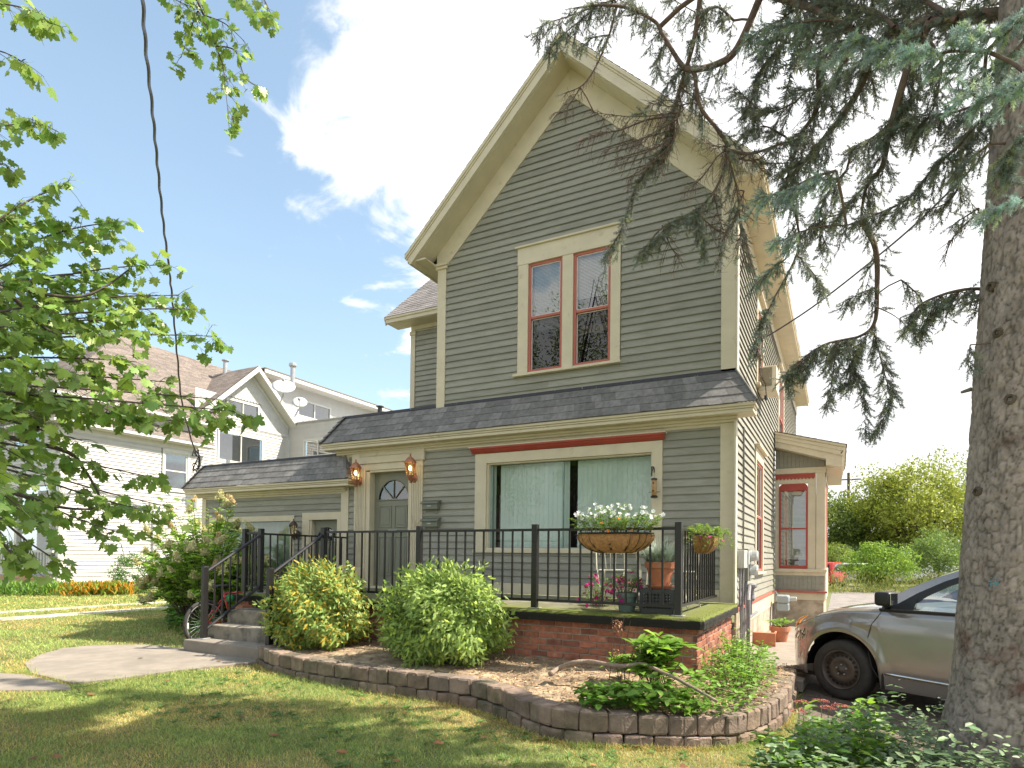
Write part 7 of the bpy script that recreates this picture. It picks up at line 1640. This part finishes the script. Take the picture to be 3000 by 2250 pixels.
B_ = [  # points on the photograph, distance at each end, radius, options
 ([(3000, 40), (2882, 47), (2725, 63), (2647, 94), (2560, 141), (2530, 235), (2475, 330), (2412, 408), (2335, 500), (2280, 570)], 4.1, 5.4, .045, dict(twig_d=30, bare=.15)),
 ([(2725, 63), (2660, 200), (2608, 376), (2585, 486), (2538, 549), (2522, 643)], 4.3, 5.0, .03, dict(twig_d=32, bare=.1)),
 ([(2522, 643), (2565, 729), (2569, 862), (2561, 948), (2514, 987), (2412, 1011), (2325, 1082)], 5.0, 5.2, .022, dict(twig_d=13, bare=.15)),
 ([(2514, 987), (2412, 1011), (2340, 1060), (2310, 1095)], 5.1, 5.3, .008, dict(twig_d=60, hang=.9)),
 ([(2561, 975), (2592, 1097), (2610, 1180), (2560, 1270)], 5.1, 5.2, .006, dict(twig_d=46, twig_l=.2)), ([(2540, 985), (2500, 1060), (2530, 1150), (2535, 1275)], 5.1, 5.2, .006, dict(twig_d=46, twig_l=.16)),
 ([(2450, 1005), (2440, 1100), (2425, 1190)], 5.1, 5.2, .005, dict(twig_d=50, twig_l=.15)), ([(2480, 1000), (2500, 1100), (2470, 1130)], 5.1, 5.2, .005, dict(twig_d=50, twig_l=.2)),
 ([(2640, 820), (2700, 880), (2700, 960)], 4.9, 4.8, .006, dict(twig_d=30, twig_l=.16, bare=.2)), ([(2569, 840), (2520, 860), (2480, 880)], 5.0, 5.1, .006, dict(twig_d=46, twig_l=.2)), ([(2569, 900), (2620, 925), (2660, 960)], 5, 5, .005, dict(twig_d=10, twig_l=.1, bare=.8)),
 ([(2232, -20), (2160, 141), (2100, 188), (2020, 204), (1990, 180), (1942, 102), (1918, 63), (1840, 24), (1760, 15), (1680, 25)], 5.4, 6.0, .03, dict(twig_d=18, bare=.35)),
 ([(1808, 15), (1785, 102), (1745, 196), (1706, 250), (1652, 274)], 6.0, 6.1, .012, dict(twig_d=14, bare=.75, twig_l=.25)),
 ([(2052, -20), (2036, 102), (2012, 196), (1990, 266), (1973, 337), (1973, 408), (1926, 455), (1863, 549), (1824, 666), (1777, 745)], 5.6, 5.9, .022, dict(twig_d=20, bare=.55)),
 ([(1973, 408), (1926, 455), (1863, 549), (1824, 666), (1777, 745)], 5.8, 5.9, .005, dict(twig_d=26, bare=.0, twig_l=.2)),
 ([(1990, 340), (1900, 350), (1820, 380), (1760, 390), (1700, 410)], 5.8, 6.0, .010, dict(twig_d=30, bare=.97, twig_l=.3)), ([(1980, 380), (1900, 400), (1840, 420)], 5.8, 5.9, .008, dict(twig_d=40, bare=.97, twig_l=.3)),
 ([(2036, 219), (2052, 313), (2099, 376), (2130, 439), (2099, 549), (2036, 619), (1942, 666), (1887, 729)], 5.6, 5.6, .018, dict(twig_d=20, bare=.6)), ([(2060, 600), (1980, 650), (1920, 700), (1870, 750)], 5.6, 5.6, .005, dict(twig_d=38, twig_l=.22)), ([(2036, 619), (2050, 690), (2060, 750)], 5.6, 5.6, .006, dict(twig_d=50, twig_l=.18)),
 ([(2130, 439), (2200, 450), (2290, 420), (2370, 400)], 5.5, 5.0, .014, dict(twig_d=46, bare=.85, twig_l=.26)), ([(2130, 450), (2160, 560), (2170, 680), (2185, 770)], 5.5, 5.6, .008, dict(twig_d=34, bare=.75, twig_l=.3)),
 ([(2560, 120), (2450, 130), (2400, 200), (2396, 313), (2349, 392), (2318, 486), (2302, 564), (2334, 643), (2334, 745), (2255, 901), (2216, 1019)], 5.0, 5.8, .020, dict(twig_d=26, bare=.25)), ([(2334, 745), (2390, 810), (2410, 850)], 5.4, 5.3, .006, dict(twig_d=44, twig_l=.2)), ([(2255, 901), (2230, 950), (2215, 1040)], 5.7, 5.8, .005, dict(twig_d=46, twig_l=.2)),
 ([(2990, 320), (2875, 353), (2804, 431), (2741, 486), (2663, 580), (2569, 627), (2480, 660)], 4.0, 4.7, .016, dict(twig_d=46, twig_l=.3)), ([(2820, 520), (2780, 590), (2700, 620)], 4.4, 4.6, .008, dict(twig_d=44, twig_l=.22)),
 ([(2960, 600), (2867, 627), (2804, 682), (2780, 720), (2765, 768)], 4.0, 4.1, .008, dict(twig_d=30, bare=1, twig_l=.14)), ([(2867, 610), (2820, 640), (2790, 660)], 4.0, 4.1, .006, dict(twig_d=40, twig_l=.12)),
 ([(2960, 860), (2859, 846), (2765, 862), (2686, 901), (2665, 960)], 4.1, 4.3, .012, dict(twig_d=52, twig_l=.24, hang=1.1)), ([(2800, 870), (2740, 900), (2700, 960)], 4.2, 4.3, .006, dict(twig_d=56, twig_l=.2, hang=1.2)),
 ([(2843, 1010), (2838, 1040), (2836, 1080)], 3.9, 3.9, .004, dict(twig_d=40, twig_l=.07)),
 ([(2500, 80), (2400, 60), (2300, 90), (2230, 150)], 4.8, 5.4, .014, dict(twig_d=44)), ([(2600, 160), (2500, 200), (2420, 260), (2330, 260)], 4.7, 5.3, .012, dict(twig_d=44, bare=.1)),
 ([(2800, 60), (2700, 0), (2560, -30), (2400, -10)], 4.2, 5.2, .02, dict(twig_d=50)), ([(2300, 120), (2220, 220), (2200, 330)], 5.4, 5.5, .010, dict(twig_d=40, bare=.1)), ([(2420, 420), (2360, 470), (2260, 480)], 5.1, 5.4, .008, dict(twig_d=44)),
 ([(2700, 250), (2640, 330), (2560, 400), (2500, 430)], 4.5, 4.9, .012, dict(twig_d=46)), ([(2760, 180), (2740, 300), (2700, 380)], 4.3, 4.5, .010, dict(twig_d=46)), ([(2620, 80), (2560, 30), (2440, 10), (2300, -20)], 4.5, 5.3, .014, dict(twig_d=44)),
 ([(1800, 0), (1740, 20), (1660, 50), (1600, 70), (1570, 100)], 6.0, 6.2, .010, dict(twig_d=34, twig_l=.28, bare=.1)), ([(1760, 10), (1700, 60), (1640, 110), (1610, 150)], 6.1, 6.2, .008, dict(twig_d=34, twig_l=.25)), ([(1900, 50), (1860, 20), (1790, -10)], 5.9, 6, .008, dict(twig_d=40, twig_l=.25)), ([(1785, 102), (1740, 110), (1700, 140)], 6, 6.1, .006, dict(twig_d=30, twig_l=.2)),
 ([(2150, 60), (2100, 20), (2050, 40), (1960, -10)], 5.5, 5.8, .010, dict(twig_d=30, twig_l=.25)), ([(2010, 200), (1970, 230), (1940, 280)], 5.7, 5.8, .006, dict(twig_d=40, twig_l=.2)), ([(1960, 120), (1930, 160), (1925, 220)], 5.8, 5.8, .006, dict(twig_d=36, twig_l=.18)),
 ([(2480, 500), (2430, 560), (2400, 640), (2420, 720)], 5.0, 5.2, .010, dict(twig_d=34)), ([(2520, 560), (2470, 620), (2420, 640), (2350, 680)], 5, 5.2, .008, dict(twig_d=40)), ([(2450, 500), (2380, 520), (2300, 560), (2230, 580)], 4.6, 4.9, .010, dict(twig_d=52, blue=.8)),
 ([(2340, 680), (2300, 700), (2270, 710)], 4.7, 4.8, .006, dict(twig_d=70, blue=.9, twig_l=.14)), ([(2300, 760), (2250, 800), (2215, 830)], 5.2, 5.4, .006, dict(twig_d=60, blue=.3, twig_l=.2)),
 ([(2890, 150), (2800, 150), (2720, 160), (2660, 165)], 3.4, 3.5, .010, dict(twig_d=70, blue=1, twig_l=.2, hang=.3)), ([(3040, 240), (2960, 260), (2880, 285), (2810, 270)], 3.2, 3.3, .010, dict(twig_d=70, blue=1, twig_l=.2, hang=.4)), ([(3040, 560), (2970, 590), (2925, 615), (2895, 628)], 3.2, 3.3, .008, dict(twig_d=80, blue=1, twig_l=.13, hang=.3)), ([(3050, 330), (2990, 400), (2950, 460), (2940, 500)], 3.3, 3.4, .010, dict(twig_d=70, blue=.2, twig_l=.2, hang=.7)),
 ([(3050, 20), (2980, 60), (2900, 110), (2850, 100)], 3.3, 3.4, .010, dict(twig_d=70, blue=.9, twig_l=.22, hang=.4)), ([(3000, 120), (2940, 180), (2860, 220)], 3.4, 3.5, .008, dict(twig_d=70, blue=.5, twig_l=.22)), ([(2700, 100), (2600, 130), (2540, 110), (2450, 130)], 4.0, 4.3, .010, dict(twig_d=56, blue=.7, twig_l=.24)), ([(2480, 180), (2430, 170), (2360, 160)], 4.5, 4.6, .008, dict(twig_d=60, blue=.6, twig_l=.2)), ([(2380, 60), (2260, 80), (2200, 110)], 4.8, 5, .008, dict(twig_d=56, blue=.6, twig_l=.22)),
 ([(2880, 300), (2790, 330), (2700, 340), (2620, 380)], 4.2, 4.6, .010, dict(twig_d=52, twig_l=.28)), ([(2900, 420), (2840, 470), (2790, 520)], 3.9, 4.1, .008, dict(twig_d=40, twig_l=.2)),
 ([(2330, 300), (2250, 330), (2200, 300), (2160, 260)], 5.2, 5.5, .008, dict(twig_d=44, bare=.2)), ([(2300, 400), (2240, 370), (2190, 390)], 5.3, 5.5, .008, dict(twig_d=40, bare=.2)), ([(2180, 560), (2150, 640), (2120, 700), (2100, 780)], 5.6, 5.7, .006, dict(twig_d=26, bare=.5, twig_l=.26)),
]
for (ax_, ay_, bx_, by_) in ((1985, 330, 1740, 330), (1985, 350, 1770, 440), (1980, 400, 1800, 470), (1970, 420, 1840, 520), (2030, 300, 1900, 300), (2100, 460, 2010, 560), (2120, 440, 2220, 470), (2130, 430, 2060, 400), (2200, 450, 2260, 520), (2290, 420, 2340, 380), (2090, 560, 2120, 680), (2040, 620, 2150, 700), (1940, 660, 1990, 760), (1990, 250, 2080, 300), (1700, 255, 1640, 330)):
    B_.append(([(ax_, ay_), ((ax_ + bx_) / 2, (ay_ + by_) / 2 + 12), (bx_, by_)], 5.6, 5.8, .006, dict(twig_d=34, twig_l=.26, bare=.96, hang=.5)))
for pts, d0, d1, r0, kw in B_: spruce_branch(PB_(pts, d0, d1), r0, **kw)
# the crown above the picture: it shades the lawn
for k in range(24):
    z = random.uniform(6.4, 11.5); a = random.uniform(0, 6.283); L_ = (12.5 - z) * .42 * random.uniform(.7, 1.05); p0 = tc_(z); u = Vector((math.cos(a), math.sin(a), 0))
    spruce_branch([p0, p0 + u * L_ * .5 + Vector((0, 0, .1)), p0 + u * L_ + Vector((0, 0, -.35 * L_))], .03, twig_d=10, twig_l=.7, sh=.30, hang=.9)
limb.build('limbs', STW, spz, smooth=True); st1.build('twigs', STW, spz, fix=False)
SP, SX, SS, SCo = map(np.array, (SP, SX, SS, SCo)); n = len(SP); c = hue(n, (1, 1, 1), .3, (1.25, 1.2, .8), .2); c = c * (1 - SCo[:, None]) + c * np.array([1.7, 1.95, 2.1]) * SCo[:, None]
inst_mesh('needles', SHOOT[0], SHOOT[1], SP, SX, rng.normal(size=(n, 3)), SS, NEED, spz, c)
print('shoots', n)
